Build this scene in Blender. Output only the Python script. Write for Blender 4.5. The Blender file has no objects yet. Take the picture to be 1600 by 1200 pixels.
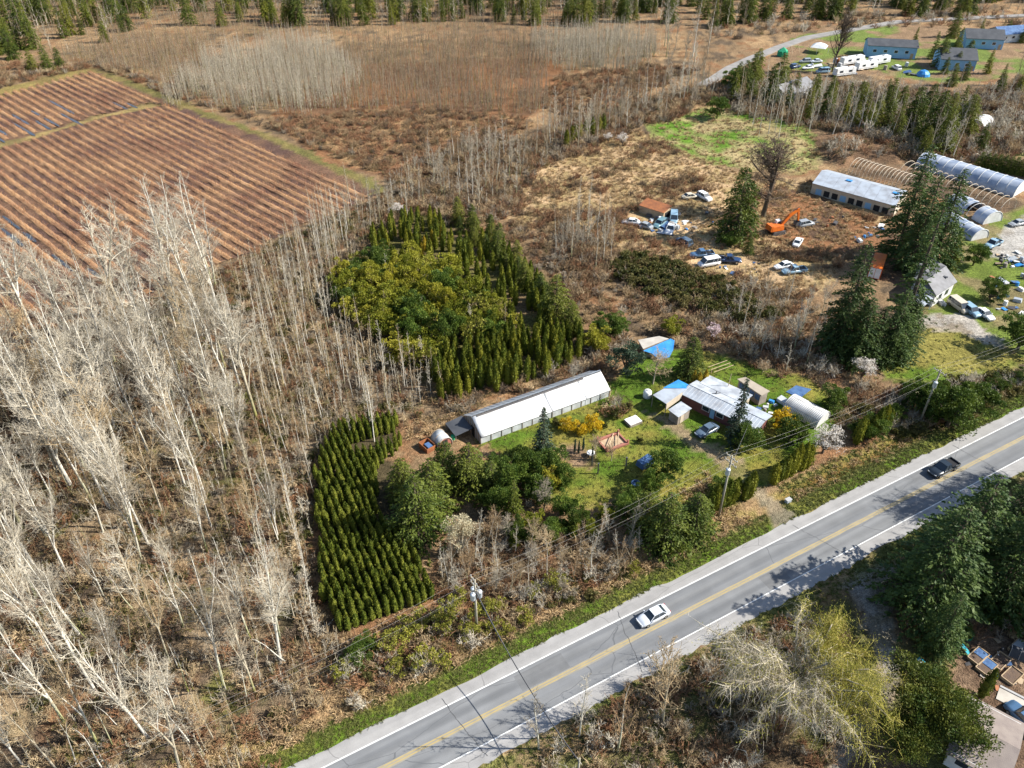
import bpy, math, random
import numpy as np
from mathutils import Vector, Matrix

# ---------------------------------------------------------------- camera, sky, sun, exposure
scene = bpy.context.scene
CAM_H, FOCAL, PITCH = 90.0, 1244.0, math.radians(37.0)
cam_data = bpy.data.cameras.new('camera'); cam = bpy.data.objects.new('camera', cam_data)
scene.collection.objects.link(cam); scene.camera = cam
cam.location = (0, 0, CAM_H); cam.rotation_euler = (math.pi / 2 - PITCH, 0, 0)
cam_data.sensor_width = 36.0; cam_data.lens = FOCAL / 1600 * 36; cam_data.clip_start = 1.0; cam_data.clip_end = 9000

SUN_EL, SUN_AZ = math.radians(38), math.radians(90)          # azimuth clockwise from +Y: the sun stands over +X
world = bpy.data.worlds.new('World'); scene.world = world; world.use_nodes = True
wn = world.node_tree.nodes; wl = world.node_tree.links; wn.clear()
sky = wn.new('ShaderNodeTexSky'); sky.sky_type = 'NISHITA'; sky.sun_disc = False
sky.sun_elevation = SUN_EL; sky.sun_rotation = SUN_AZ; sky.air_density = 1.0; sky.dust_density = 0.6; sky.ozone_density = 1.2
bg = wn.new('ShaderNodeBackground'); bg.inputs[1].default_value = 0.09
wo = wn.new('ShaderNodeOutputWorld'); wl.new(sky.outputs[0], bg.inputs[0]); wl.new(bg.outputs[0], wo.inputs[0])
sl = bpy.data.lights.new('sun', 'SUN'); sl.energy = 5.0; sl.angle = math.radians(0.5); sl.color = (1.0, 0.95, 0.86)
sun = bpy.data.objects.new('sun', sl); scene.collection.objects.link(sun)
sdir = Vector((math.sin(SUN_AZ) * math.cos(SUN_EL), math.cos(SUN_AZ) * math.cos(SUN_EL), math.sin(SUN_EL)))
sun.rotation_euler = sdir.to_track_quat('Z', 'Y').to_euler(); sun.location = (60, 0, 120)
scene.view_settings.view_transform = 'Standard'; scene.view_settings.look = 'None'
scene.view_settings.gamma = 1.0; scene.view_settings.use_curve_mapping = False; scene.view_settings.exposure = 1.02
scene.render.engine = 'CYCLES'; scene.cycles.max_bounces = 5; scene.cycles.diffuse_bounces = 2; scene.cycles.glossy_bounces = 2
scene.cycles.transparent_max_bounces = 4; scene.cycles.transmission_bounces = 3

# ---------------------------------------------------------------- helpers
COL = scene.collection
def P(x, y, h=0.0):
    """a place seen in the photograph (1600 x 1200) -> the point of the site at height h"""
    dx = (x - 800) / FOCAL; dy = (y - 600) / FOCAL
    z = (CAM_H - h) / (math.sin(PITCH) + dy * math.cos(PITCH))
    return Vector((z * dx, z * (math.cos(PITCH) - dy * math.sin(PITCH)), h))
def HT(b, ty):
    """height of an upright thing standing at b whose top is seen at row ty"""
    q = P(*b); k = (ty - 600) / FOCAL; s, c = math.sin(PITCH), math.cos(PITCH)
    d = (k * q.y * c + q.y * s) / (c - k * s)
    return CAM_H - d
def link(o): COL.objects.link(o); return o
class MB:
    def __init__(s): s.v = []; s.n = 0; s.lv = []; s.lt = []; s.mi = []
    def add(s, verts, faces, m=0):
        verts = np.asarray(verts, dtype=np.float32).reshape(-1, 3)
        for f in faces:
            s.lv.append(np.asarray(f, dtype=np.int32) + s.n); 
        s.lt.append(np.array([len(f) for f in faces], dtype=np.int32)); s.mi.append(np.full(len(faces), m, dtype=np.int32))
        s.v.append(verts); s.n += len(verts); return s
    def soup(s, a, m=0):
        """a: (n, k, 3) array of n loose k-gons"""
        n, k, _ = a.shape
        if n == 0: return s
        s.lv.append(np.arange(n * k, dtype=np.int32) + s.n); s.lt.append(np.full(n, k, dtype=np.int32)); s.mi.append(np.full(n, m, dtype=np.int32))
        s.v.append(a.reshape(-1, 3).astype(np.float32)); s.n += n * k; return s
    def indexed(s, verts, quads, m=0):
        q = np.asarray(quads, dtype=np.int32); k = q.shape[1]
        s.lv.append((q + s.n).ravel()); s.lt.append(np.full(len(q), k, dtype=np.int32)); s.mi.append(np.full(len(q), m, dtype=np.int32))
        s.v.append(np.asarray(verts, dtype=np.float32)); s.n += len(verts); return s
    def tube(s, pts, rad, sides=6, m=0, cap=True):
        pts = [Vector(p) for p in pts]; n = len(pts); V = []
        for i, p in enumerate(pts):
            d = (pts[min(i + 1, n - 1)] - pts[max(i - 1, 0)]); d = d.normalized() if d.length > 1e-6 else Vector((0, 0, 1))
            a = d.cross(Vector((0, 0, 1)) if abs(d.z) < .9 else Vector((1, 0, 0))).normalized(); b = d.cross(a)
            for k in range(sides):
                t = 2 * math.pi * k / sides; V.append(p + (a * math.cos(t) + b * math.sin(t)) * rad[i])
        F = [(i * sides + k, i * sides + (k + 1) % sides, (i + 1) * sides + (k + 1) % sides, (i + 1) * sides + k) for i in range(n - 1) for k in range(sides)]
        if cap: F += [tuple(range(sides))[::-1], tuple(range((n - 1) * sides, n * sides))]
        return s.add([tuple(v) for v in V], F, m)
    def box(s, c, d, rz=0.0, m=0, top=None):
        """c: centre of the base, d: size; top: scale of the upper face"""
        x, y, z = d[0] / 2, d[1] / 2, d[2]; t = top or (1, 1); cs, sn = math.cos(rz), math.sin(rz)
        q = [(-x, -y, 0), (x, -y, 0), (x, y, 0), (-x, y, 0), (-x * t[0], -y * t[1], z), (x * t[0], -y * t[1], z), (x * t[0], y * t[1], z), (-x * t[0], y * t[1], z)]
        V = [(c[0] + a * cs - b * sn, c[1] + a * sn + b * cs, c[2] + e) for a, b, e in q]
        return s.add(V, [(0, 3, 2, 1), (4, 5, 6, 7), (0, 1, 5, 4), (1, 2, 6, 5), (2, 3, 7, 6), (3, 0, 4, 7)], m)
    def prism(s, top, drop=None, floor=None, m=0):
        """a polygon of points extruded straight down by drop, or to the height floor"""
        n = len(top); V = [tuple(p) for p in top] + [(p[0], p[1], p[2] - drop if drop is not None else floor) for p in top]
        a = sum(V[i][0] * V[(i + 1) % n][1] - V[(i + 1) % n][0] * V[i][1] for i in range(n))
        F = [tuple(range(n)), tuple(range(n, 2 * n))[::-1]] + [(i, n + i, n + (i + 1) % n, (i + 1) % n) for i in range(n)]
        if a < 0: F = [f[::-1] for f in F]
        return s.add(V, F, m)
    def lathe(s, prof, sides=12, c=(0, 0, 0), m=0):
        V = [(c[0] + r * math.cos(2 * math.pi * k / sides), c[1] + r * math.sin(2 * math.pi * k / sides), c[2] + z) for r, z in prof for k in range(sides)]
        F = [(i * sides + k, i * sides + (k + 1) % sides, (i + 1) * sides + (k + 1) % sides, (i + 1) * sides + k) for i in range(len(prof) - 1) for k in range(sides)]
        F += [tuple(range(sides))[::-1], tuple(range((len(prof) - 1) * sides, len(prof) * sides))]
        return s.add(V, F, m)
    def mesh(s, name, mats, smooth=False):
        me = bpy.data.meshes.new(name)
        v = np.concatenate(s.v); lv = np.concatenate(s.lv); lt = np.concatenate(s.lt); mi = np.concatenate(s.mi)
        me.vertices.add(len(v)); me.vertices.foreach_set('co', v.ravel())
        me.loops.add(len(lv)); me.loops.foreach_set('vertex_index', lv)
        me.polygons.add(len(lt)); st = np.zeros(len(lt), dtype=np.int32); st[1:] = np.cumsum(lt)[:-1]
        me.polygons.foreach_set('loop_start', st)
        for q in (mats if isinstance(mats, (list, tuple)) else [mats]): me.materials.append(q)
        me.polygons.foreach_set('material_index', mi)
        me.polygons.foreach_set('use_smooth', np.full(len(lt), smooth, dtype=bool))
        me.update(calc_edges=True); return me
    def obj(s, name, mats, parent=None, smooth=False):
        o = link(bpy.data.objects.new(name, s.mesh(name, mats, smooth)))
        if parent is not None: o.parent = parent
        return o
def put(name, me, parent=None, loc=(0, 0, 0)):
    o = link(bpy.data.objects.new(name, me)); o.parent = parent; o.location = loc; return o
def tag(o, label, cat=None, group=None, kind=None):
    o['label'] = label
    if cat: o['category'] = cat
    if group: o['group'] = group
    if kind: o['kind'] = kind
    return o
def thing(name, label, cat, loc=(0, 0, 0), rz=0.0, group=None, scale=None):
    o = link(bpy.data.objects.new(name, None)); o.location = loc; o.rotation_euler = (0, 0, rz); o.empty_display_size = .2
    if scale is not None: o.scale = scale if isinstance(scale, (tuple, list)) else (scale,) * 3
    return tag(o, label, cat, group)
def struct(o, label=None):
    o['kind'] = 'structure'
    if label: o['label'] = label
    return o

ONES = 'first second third fourth fifth sixth seventh eighth ninth tenth eleventh twelfth thirteenth fourteenth fifteenth sixteenth seventeenth eighteenth nineteenth'.split()
TENS = {20: 'twentieth', 30: 'thirtieth', 40: 'fortieth', 50: 'fiftieth', 60: 'sixtieth'}; TENW = {2: 'twenty', 3: 'thirty', 4: 'forty', 5: 'fifty', 6: 'sixty'}
def nth(n): return ONES[n - 1] if n < 20 else TENS[n] if n % 10 == 0 else TENW[n // 10] + '-' + ONES[n % 10 - 1]

# ---------------------------------------------------------------- noise and polygons (numpy)
def vnoise(x, y, s, seed=0):
    x = np.asarray(x, float) / s; y = np.asarray(y, float) / s
    xi = np.floor(x).astype(np.int64); yi = np.floor(y).astype(np.int64); fx = x - xi; fy = y - yi
    fx = fx * fx * (3 - 2 * fx); fy = fy * fy * (3 - 2 * fy)
    def h(a, b):
        n = (a * 374761393 + b * 668265263 + seed * 974634777) & 0xffffffff
        n = ((n ^ (n >> 13)) * 1274126177) & 0xffffffff
        return ((n ^ (n >> 16)) & 0xffff) / 65535.0
    return (h(xi, yi) * (1 - fx) + h(xi + 1, yi) * fx) * (1 - fy) + (h(xi, yi + 1) * (1 - fx) + h(xi + 1, yi + 1) * fx) * fy
def fbm(x, y, s, seed=0): return .5 * vnoise(x, y, s, seed) + .3 * vnoise(x, y, s / 2.3, seed + 7) + .2 * vnoise(x, y, s / 5.1, seed + 13)
def poly(pix): return np.array([P(a, b)[:2] for a, b in pix])
def inside(px, py, pg):
    r = np.zeros(np.shape(px), bool); n = len(pg)
    for i in range(n):
        x1, y1 = pg[i]; x2, y2 = pg[(i + 1) % n]
        c = ((y1 > py) != (y2 > py)) & (px < (x2 - x1) * (py - y1) / ((y2 - y1) if y2 != y1 else 1e-9) + x1)
        r ^= c
    return r
def edge_dist(px, py, pg):
    d = np.full(np.shape(px), 1e9); n = len(pg)
    for i in range(n):
        a = pg[i]; b = pg[(i + 1) % n]; e = b - a; L = e @ e + 1e-9
        t = np.clip(((px - a[0]) * e[0] + (py - a[1]) * e[1]) / L, 0, 1)
        d = np.minimum(d, np.hypot(px - a[0] - t * e[0], py - a[1] - t * e[1]))
    return d
def sample(pg, density, seed, jitter=0.0, holes=()):
    rs = np.random.RandomState(seed); lo = pg.min(0); hi = pg.max(0)
    n = int((hi - lo).prod() * density); x = rs.uniform(lo[0], hi[0], n); y = rs.uniform(lo[1], hi[1], n)
    k = inside(x + (vnoise(x, y, 6, seed) - .5) * jitter, y + (vnoise(x, y, 6, seed + 3) - .5) * jitter, pg)
    for q in holes: k &= ~inside(x, y, q)
    return np.stack([x[k], y[k]], 1)
def spaced(pg, n, dmin, seed, holes=(), tries=30):
    """n places in the polygon, none closer than dmin"""
    rs = np.random.RandomState(seed); lo = pg.min(0); hi = pg.max(0); out = []
    for _ in range(n * tries):
        if len(out) >= n: break
        q = rs.uniform(lo, hi)
        if not inside(q[0], q[1], pg) or any(inside(q[0], q[1], h) for h in holes): continue
        if out and np.min(np.hypot(*(np.array(out) - q).T)) < dmin: continue
        out.append(q)
    return np.array(out)

# ---------------------------------------------------------------- materials
MATS = {}
def _new(name):
    m = bpy.data.materials.new(name); m.use_nodes = True; nt = m.node_tree; nt.nodes.clear()
    out = nt.nodes.new('ShaderNodeOutputMaterial'); b = nt.nodes.new('ShaderNodeBsdfPrincipled'); nt.links.new(b.outputs[0], out.inputs[0])
    MATS[name] = m; return m, nt, b
def _mix(nt, fac, a, b, mode='MIX'):
    n = nt.nodes.new('ShaderNodeMix'); n.data_type = 'RGBA'; n.blend_type = mode
    for s, v in ((0, fac), (6, a), (7, b)):
        if hasattr(v, 'is_output'): nt.links.new(v, n.inputs[s])
        else: n.inputs[s].default_value = v if s == 0 else (*v[:3], 1)
    return n.outputs[2]
def _ramp(nt, v, a, b):
    n = nt.nodes.new('ShaderNodeMapRange'); nt.links.new(v, n.inputs[0]); n.inputs[1].default_value = a; n.inputs[2].default_value = b; return n.outputs[0]
def _noise(nt, scale, coord='Object', detail=4.0):
    t = nt.nodes.new('ShaderNodeTexCoord'); n = nt.nodes.new('ShaderNodeTexNoise'); n.inputs['Scale'].default_value = scale; n.inputs['Detail'].default_value = detail
    nt.links.new(t.outputs[coord], n.inputs['Vector']); return n.outputs[0]
def plain(name, a, b=None, scale=1.5, rough=.75, metal=0.0, bump=0.0, bscale=6.0, spec=.3, lo=.35, hi=.65, vary=0.0):
    """a surface of colour a worn towards b by noise"""
    m, nt, bs = _new(name); c = None
    if b is not None: c = _mix(nt, _ramp(nt, _noise(nt, scale), lo, hi), a, b)
    if vary:
        oi = nt.nodes.new('ShaderNodeObjectInfo'); v = nt.nodes.new('ShaderNodeMapRange'); nt.links.new(oi.outputs['Random'], v.inputs[0]); v.inputs[3].default_value = 1 - vary; v.inputs[4].default_value = 1 + vary
        g = nt.nodes.new('ShaderNodeCombineColor')
        for i in range(3): nt.links.new(v.outputs[0], g.inputs[i])
        c = _mix(nt, 1.0, c if c is not None else a, g.outputs[0], 'MULTIPLY')
    if c is not None: nt.links.new(c, bs.inputs['Base Color'])
    else: bs.inputs['Base Color'].default_value = (*a, 1)
    bs.inputs['Roughness'].default_value = rough; bs.inputs['Metallic'].default_value = metal; bs.inputs['Specular IOR Level'].default_value = spec
    if bump:
        bp = nt.nodes.new('ShaderNodeBump'); bp.inputs['Strength'].default_value = bump; bp.inputs['Distance'].default_value = .1
        nt.links.new(_noise(nt, bscale), bp.inputs['Height']); nt.links.new(bp.outputs[0], bs.inputs['Normal'])
    return m
def foliage(name, dark, light, tint=None, scale=.9, vary=.25, trans=.25):
    """leaves: clumps of two greens, each plant a little different"""
    m, nt, bs = _new(name)
    c = _mix(nt, _ramp(nt, _noise(nt, scale, detail=3.0), .38, .62), dark, light)
    oi = nt.nodes.new('ShaderNodeObjectInfo')
    if tint is not None: c = _mix(nt, _ramp(nt, oi.outputs['Random'], .35, 1.25), c, tint)
    v = nt.nodes.new('ShaderNodeMapRange'); nt.links.new(oi.outputs['Random'], v.inputs[0]); v.inputs[3].default_value = 1 - vary; v.inputs[4].default_value = 1 + vary
    g = nt.nodes.new('ShaderNodeCombineColor')
    for i in range(3): nt.links.new(v.outputs[0], g.inputs[i])
    c = _mix(nt, 1.0, c, g.outputs[0], 'MULTIPLY')
    nt.links.new(c, bs.inputs['Base Color']); bs.inputs['Roughness'].default_value = .6; bs.inputs['Specular IOR Level'].default_value = .25
    if trans:
        tr = nt.nodes.new('ShaderNodeBsdfTranslucent'); nt.links.new(c, tr.inputs[0]); ms = nt.nodes.new('ShaderNodeMixShader'); ms.inputs[0].default_value = trans
        out = [n for n in nt.nodes if n.type == 'OUTPUT_MATERIAL'][0]
        nt.links.new(bs.outputs[0], ms.inputs[1]); nt.links.new(tr.outputs[0], ms.inputs[2]); nt.links.new(ms.outputs[0], out.inputs[0])
    return m
def bark(name, pale, dark, moss=None, moss_top=5.0):
    """bark with dark scars; moss creeps up the foot of the trunk"""
    m, nt, bs = _new(name)
    c = _mix(nt, _ramp(nt, _noise(nt, 2.2, detail=5.0), .52, .68), pale, dark)
    if moss is not None:
        tc = nt.nodes.new('ShaderNodeTexCoord'); sx = nt.nodes.new('ShaderNodeSeparateXYZ'); nt.links.new(tc.outputs['Object'], sx.inputs[0])
        up = _ramp(nt, sx.outputs[2], moss_top, 0.0); mu = nt.nodes.new('ShaderNodeMath'); mu.operation = 'MULTIPLY'
        oi = nt.nodes.new('ShaderNodeObjectInfo'); rr = _ramp(nt, oi.outputs['Random'], .45, .9); nt.links.new(up, mu.inputs[0]); nt.links.new(rr, mu.inputs[1])
        c = _mix(nt, mu.outputs[0], c, moss)
    nt.links.new(c, bs.inputs['Base Color']); bs.inputs['Roughness'].default_value = .85; bs.inputs['Specular IOR Level'].default_value = .15
    return m
# ---------------------------------------------------------------- road frame: s along the road, t to its far side, 0 = far edge line
RA, RB = P(640, 1132), P(1600, 651.5)
RU = (RB - RA).normalized(); RN = Vector((-RU.y, RU.x, 0))
def road_pt(s, t, z=0.0): q = RA + RU * s + RN * t; return Vector((q.x, q.y, z))
def road_t(x, y): return (x - RA.x) * RN.x + (y - RA.y) * RN.y
def road_s(x, y): return (x - RA.x) * RU.x + (y - RA.y) * RU.y
S0, S1 = -140, 420; DRIVE_S = road_s(*P(1200, 790)[:2])
# regions of the site, drawn round in the photograph
FIELD = poly([(-90, 172), (0, 148), (146, 110), (240, 148), (400, 208), (557, 281), (585, 305), (540, 325), (470, 352), (400, 390), (250, 455), (100, 520), (0, 560), (-90, 600)])
FOREST = poly([(-90, 600), (60, 545), (160, 500), (260, 462), (380, 405), (470, 362), (540, 328), (600, 310), (640, 330), (600, 360), (560, 400), (540, 440), (525, 480), (560, 540), (640, 600), (690, 625), (640, 665), (560, 680), (510, 700), (490, 800), (498, 990), (560, 1005), (545, 1040), (470, 1140), (400, 1260), (-200, 1260)])
TAN = poly([(760, 300), (830, 245), (1000, 205), (1060, 235), (1150, 268), (1290, 290), (1400, 345), (1330, 400), (1260, 470), (1130, 455), (960, 415), (880, 370), (800, 345)])
MEADOW = poly([(1005, 195), (1110, 165), (1255, 188), (1300, 240), (1255, 272), (1180, 268), (1100, 255), (1030, 225)])
DIRT = poly([(1190, 285), (1265, 300), (1345, 330), (1410, 380), (1330, 395), (1240, 400), (1190, 365)])
HOOPS = poly([(1325, 268), (1345, 255), (1440, 262), (1600, 320), (1570, 345), (1420, 295)])
MOUND = poly([(1265, 215), (1330, 205), (1420, 225), (1410, 255), (1320, 262), (1280, 245)])
YARD = poly([(740, 700), (760, 672), (960, 592), (990, 555), (1080, 540), (1260, 590), (1335, 630), (1290, 690), (1200, 760), (1130, 800), (1060, 790), (1000, 775), (880, 800), (850, 770), (840, 730), (780, 715)])
BARESOIL = poly([(868, 700), (905, 690), (930, 712), (915, 735), (880, 730)])
DRIVE = poly([(1010, 640), (1060, 655), (1100, 690), (1150, 715), (1185, 768), (1240, 800), (1205, 832), (1185, 790), (1130, 735), (1080, 700), (1040, 668)])
LAWN = poly([(1370, 590), (1385, 545), (1440, 505), (1475, 500), (1560, 540), (1620, 560), (1560, 585), (1460, 600)])
NYARD = poly([(1440, 500), (1455, 425), (1480, 390), (1540, 345), (1640, 310), (1700, 480), (1620, 560), (1540, 530)])
GRAVEL = poly([(1540, 400), (1570, 350), (1640, 315), (1700, 420), (1600, 410)])
NDRIVE = poly([(1420, 500), (1470, 486), (1530, 492), (1550, 520), (1570, 545), (1540, 540), (1500, 520), (1440, 512)])
MARSH = poly([(430, 195), (420, 180), (560, 100), (860, 90), (900, 130), (840, 175), (790, 215), (700, 245), (600, 280), (540, 262), (480, 235)])
MARSHTAN = poly([(430, 190), (560, 172), (700, 175), (790, 180), (840, 195), (760, 235), (700, 258), (620, 285), (560, 262), (480, 230)])
BACKYARD = poly([(1215, 105), (1205, 70), (1300, 40), (1460, 40), (1640, 60), (1640, 115), (1500, 130), (1360, 118), (1270, 112)])
GARDEN = poly([(1480, 1060), (1500, 1000), (1560, 980), (1680, 990), (1760, 1130), (1600, 1230), (1480, 1150)])
SDRIVE = poly([(1290, 905), (1350, 868), (1400, 885), (1410, 940), (1400, 1000), (1420, 1060), (1380, 1110), (1330, 1200), (1300, 1260), (1260, 1250), (1330, 1120), (1370, 1050), (1360, 980), (1330, 930)])
PADDOCK = poly([(1520, 205), (1600, 175), (1700, 190), (1700, 260), (1560, 240)])
STRIP = poly([(146, 106), (200, 122), (300, 164), (400, 201), (560, 270), (610, 296), (590, 308), (557, 284), (400, 211), (240, 151), (146, 113)])
STRIP2 = poly([(-90, 160), (0, 138), (146, 104), (146, 113), (0, 152), (-90, 178)])
DIVIDER = poly([(-90, 250), (0, 222), (60, 208), (150, 182), (240, 160), (256, 165), (150, 188), (60, 215), (0, 232), (-90, 262)])
NURSERY = poly([(494, 740), (508, 705), (530, 672), (620, 662), (628, 695), (612, 715), (650, 750), (640, 830), (655, 880), (678, 940), (530, 996), (503, 935), (500, 860)])
DRIVE_MOUTH = poly([(1170, 760), (1195, 768), (1222, 792), (1245, 803), (1205, 832), (1196, 800), (1180, 780)])
UPPERCEDARS = poly([(560, 410), (590, 350), (640, 325), (700, 330), (760, 370), (840, 420), (915, 500), (915, 550), (800, 605), (690, 632), (640, 590), (560, 500), (525, 465)])

def height(x, y):
    """gentle relief; the ditch beside the road; spoil heaps; flat where things are built"""
    t = road_t(x, y); rough = np.clip((np.abs(t + 3.3) - 9.0) / 6.0, 0, 1)
    z = rough * ((fbm(x, y, 26, 5) - .5) * .5 + (vnoise(x, y, 3.1, 8) - .5) * .28)
    z = z * np.where(inside(x, y, YARD) | inside(x, y, NYARD), .25, 1.0)
    z -= .55 * np.exp(-((t - 6.3) / 1.1) ** 2) * (1 - np.exp(-((road_s(x, y) - DRIVE_S) / 5.0) ** 2))
    m = inside(x, y, MOUND); d = edge_dist(x, y, MOUND)
    z = z + np.where(m, np.clip(d / 5.0, 0, 1) * (.6 + 2.6 * fbm(x, y, 9, 21)), 0)
    b = inside(x, y, MARSH) | inside(x, y, TAN); z = z + np.where(b, (fbm(x, y, 8, 33) - .4) * .7, 0)
    return z
def hz(x, y): return float(height(np.array([x]), np.array([y]))[0])
def mixc(c, m, col): c[:] = c * (1 - m[:, None]) + np.array(col)[None] * m[:, None]
def ground_colour(x, y):
    n = len(x); jx = x + (fbm(x, y, 5, 2) - .5) * 5; jy = y + (fbm(x, y, 5, 3) - .5) * 5
    c = np.tile(np.array([.21, .14, .078]), (n, 1)); f1 = fbm(x, y, 14, 40); f2 = fbm(x, y, 5, 41); f3 = vnoise(x, y, 2.0, 42)
    sm = lambda v, a, b: np.clip((v - a) / (b - a), 0, 1)
    mixc(c, sm(f1, .5, .68) * .8, (.31, .205, .108)); mixc(c, sm(f2, .58, .72) * .7, (.20, .095, .045)); mixc(c, sm(1 - f2, .58, .7) * .8, (.07, .055, .04))
    def reg(pg, col, alt=None, s=6, lo=.45, hi=.6, seed=60, jit=True, soft=1.5):
        m = inside(jx if jit else x, jy if jit else y, pg); w = np.where(m, np.clip(edge_dist(x, y, pg) / soft + .35, 0, 1), 0.0)
        mixc(c, w, col)
        if alt is not None: mixc(c, w * sm(fbm(x, y, s, seed), lo, hi), alt)
    reg(FOREST, (.185, .135, .082), (.255, .185, .115), 9); f = inside(x, y, FOREST)
    mixc(c, f * sm(fbm(x, y, 7, 81), .6, .72) * .8, (.105, .115, .022)); mixc(c, f * sm(fbm(x, y, 6, 82), .6, .72) * .7, (.21, .10, .045)); mixc(c, f * sm(fbm(x, y, 10, 83), .55, .7) * .8, (.06, .045, .035))
    reg(MARSH, (.21, .105, .05), (.14, .08, .045), 14); reg(MARSHTAN, (.27, .17, .085), (.17, .085, .045), 10)
    reg(TAN, (.36, .25, .135), (.19, .115, .07), 10, .5, .62); reg(TAN, (.30, .22, .105), (.42, .29, .165), 4, .45, .6, 61)
    reg(MEADOW, (.33, .26, .13), (.095, .18, .02), 9, .32, .6, 62, soft=6); reg(DIRT, (.23, .115, .055), (.085, .052, .034), 7, .42, .58, 63); reg(MOUND, (.23, .14, .08), (.12, .075, .045), 5, .45, .6, 64); reg(HOOPS, (.16, .105, .065), (.10, .07, .045), 4)
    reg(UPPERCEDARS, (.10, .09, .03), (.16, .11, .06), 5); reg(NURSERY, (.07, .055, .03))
    reg(YARD, (.075, .125, .014), (.21, .18, .04), 8, .44, .68, 65)
    reg(BARESOIL, (.24, .16, .10), (.17, .11, .06), 3, .45, .6, 67); reg(DRIVE, (.235, .18, .105), (.16, .15, .05), 4, .55, .7, 68, soft=1.0)
    reg(LAWN, (.09, .145, .016), (.20, .175, .045), 8, .45, .62, 69); reg(NYARD, (.18, .15, .07), (.12, .16, .03), 9, .45, .55, 70)
    reg(GRAVEL, (.36, .34, .31), (.28, .25, .21), 4); reg(NDRIVE, (.34, .31, .27), (.24, .2, .15), 3)
    reg(BACKYARD, (.22, .145, .085), (.13, .17, .04), 14, .48, .56, 71); reg(GARDEN, (.17, .115, .075), (.11, .07, .045), 4); reg(SDRIVE, (.23, .21, .18), (.16, .14, .10), 3, jit=True)
    reg(PADDOCK, (.15, .18, .05), (.21, .17, .09), 9)
    reg(FIELD, (.145, .085, .055), (.10, .06, .047), 12, .45, .6, 72, soft=.5); reg(STRIP, (.19, .15, .055), (.13, .12, .04), 8, .35, .65); reg(STRIP2, (.22, .17, .06), (.17, .13, .05), 6); reg(DIVIDER, (.27, .2, .08), (.15, .12, .05), 3)
    t = road_t(x, y) + (fbm(x, y, 3.5, 90) - .5) * 1.6
    g = np.clip((t - 1.2) / .5, 0, 1) * np.clip((4.9 - t) / .8, 0, 1); mixc(c, g, (.09, .14, .016)); mixc(c, g * sm(f2, .52, .66) * .7, (.20, .18, .045))
    g = np.clip((t - 4.6) / .8, 0, 1) * np.clip((8.6 - t) / 1.5, 0, 1); e = sm(road_s(x, y), DRIVE_S - 2, DRIVE_S + 6); mixc(c, g * .9, (.36, .24, .125)); mixc(c, g * e, (.12, .13, .022)); mixc(c, g * e * sm(f2, .45, .6), (.25, .19, .05)); mixc(c, g * sm(f2, .5, .62) * .8, (.20, .17, .05))
    g = np.clip((6.9 - np.abs(t - 6.3) * 6) / 6, 0, 1); mixc(c, g * sm(road_s(x, y), 60, 75) * .8, (.16, .075, .03))
    g = np.clip((-t - 8.2) / .5, 0, 1) * np.clip((11.5 + t) / 1.5, 0, 1); mixc(c, g * .8, (.11, .13, .03)); mixc(c, g * sm(f2, .5, .6) * .8, (.22, .15, .085))
    g = np.clip((-t - 11) / 2, 0, 1) * ~inside(x, y, GARDEN) * ~inside(jx, jy, SDRIVE); mixc(c, g * .85, (.12, .085, .05)); mixc(c, g * sm(f1, .5, .6) * .8, (.09, .10, .03))
    g = inside(jx * .3 + x * .7, jy * .3 + y * .7, DRIVE_MOUTH) * 1.0; mixc(c, g, (.25, .2, .13)); mixc(c, g * sm(f2, .48, .6), (.17, .15, .1))
    c *= (.78 + .44 * f3)[:, None]
    return np.clip(c, .01, .8)

def axis(inner0, inner1, step, step2, mid, outer):
    a = list(np.arange(inner0, mid, step)) + list(np.arange(mid, inner1, step2)); return np.array(a)
ys = np.concatenate([[-3500, -1500, -500, -150, -40, 0, 15], np.arange(22, 170, .75), np.arange(170, 300, 1.25), np.arange(300, 520, 2.2), [540, 600, 720, 1000, 1600, 2800, 6000]])
xs = np.concatenate([[-5000, -2500, -1200, -600, -400, -320], np.arange(-290, -130, 2.0), np.arange(-130, 130, .85), np.arange(130, 291, 2.0), [320, 400, 600, 1200, 2500, 5000]])
gx, gy = np.meshgrid(xs, ys); gx = gx.ravel(); gy = gy.ravel(); gzv = height(gx, gy)
far = (np.abs(gx) > 300) | (gy > 530) | (gy < 18); gzv[far] = np.where(np.abs(road_t(gx[far], gy[far])) < 12, 0, gzv[far] * .4)
tt = road_t(gx, gy); gzv = np.where((tt < 2.0) & (tt > -8.6), -.06, gzv)
nx, ny = len(xs), len(ys); ii = (np.arange(ny - 1)[:, None] * nx + np.arange(nx - 1)[None]).ravel()
gb = MB().indexed(np.stack([gx, gy, gzv], 1), np.stack([ii, ii + 1, ii + nx + 1, ii + nx], 1))
m, nt, bs = _new('earth')
at = nt.nodes.new('ShaderNodeAttribute'); at.attribute_name = 'Col'
def _gray(nt, v, lo, hi, a=.3, b=.7):
    r = nt.nodes.new('ShaderNodeMapRange'); nt.links.new(v, r.inputs[0]); r.inputs[1].default_value = a; r.inputs[2].default_value = b; r.inputs[3].default_value = lo; r.inputs[4].default_value = hi
    g = nt.nodes.new('ShaderNodeCombineColor')
    for i in range(3): nt.links.new(r.outputs[0], g.inputs[i])
    return g.outputs[0]
nA = _noise(nt, 1.7, detail=6); nB = _noise(nt, 5.5, detail=5)
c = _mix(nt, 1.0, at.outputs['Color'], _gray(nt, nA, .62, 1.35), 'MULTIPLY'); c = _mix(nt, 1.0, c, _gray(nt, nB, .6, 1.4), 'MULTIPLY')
nt.links.new(c, bs.inputs['Base Color']); bs.inputs['Roughness'].default_value = .95; bs.inputs['Specular IOR Level'].default_value = .1
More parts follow.
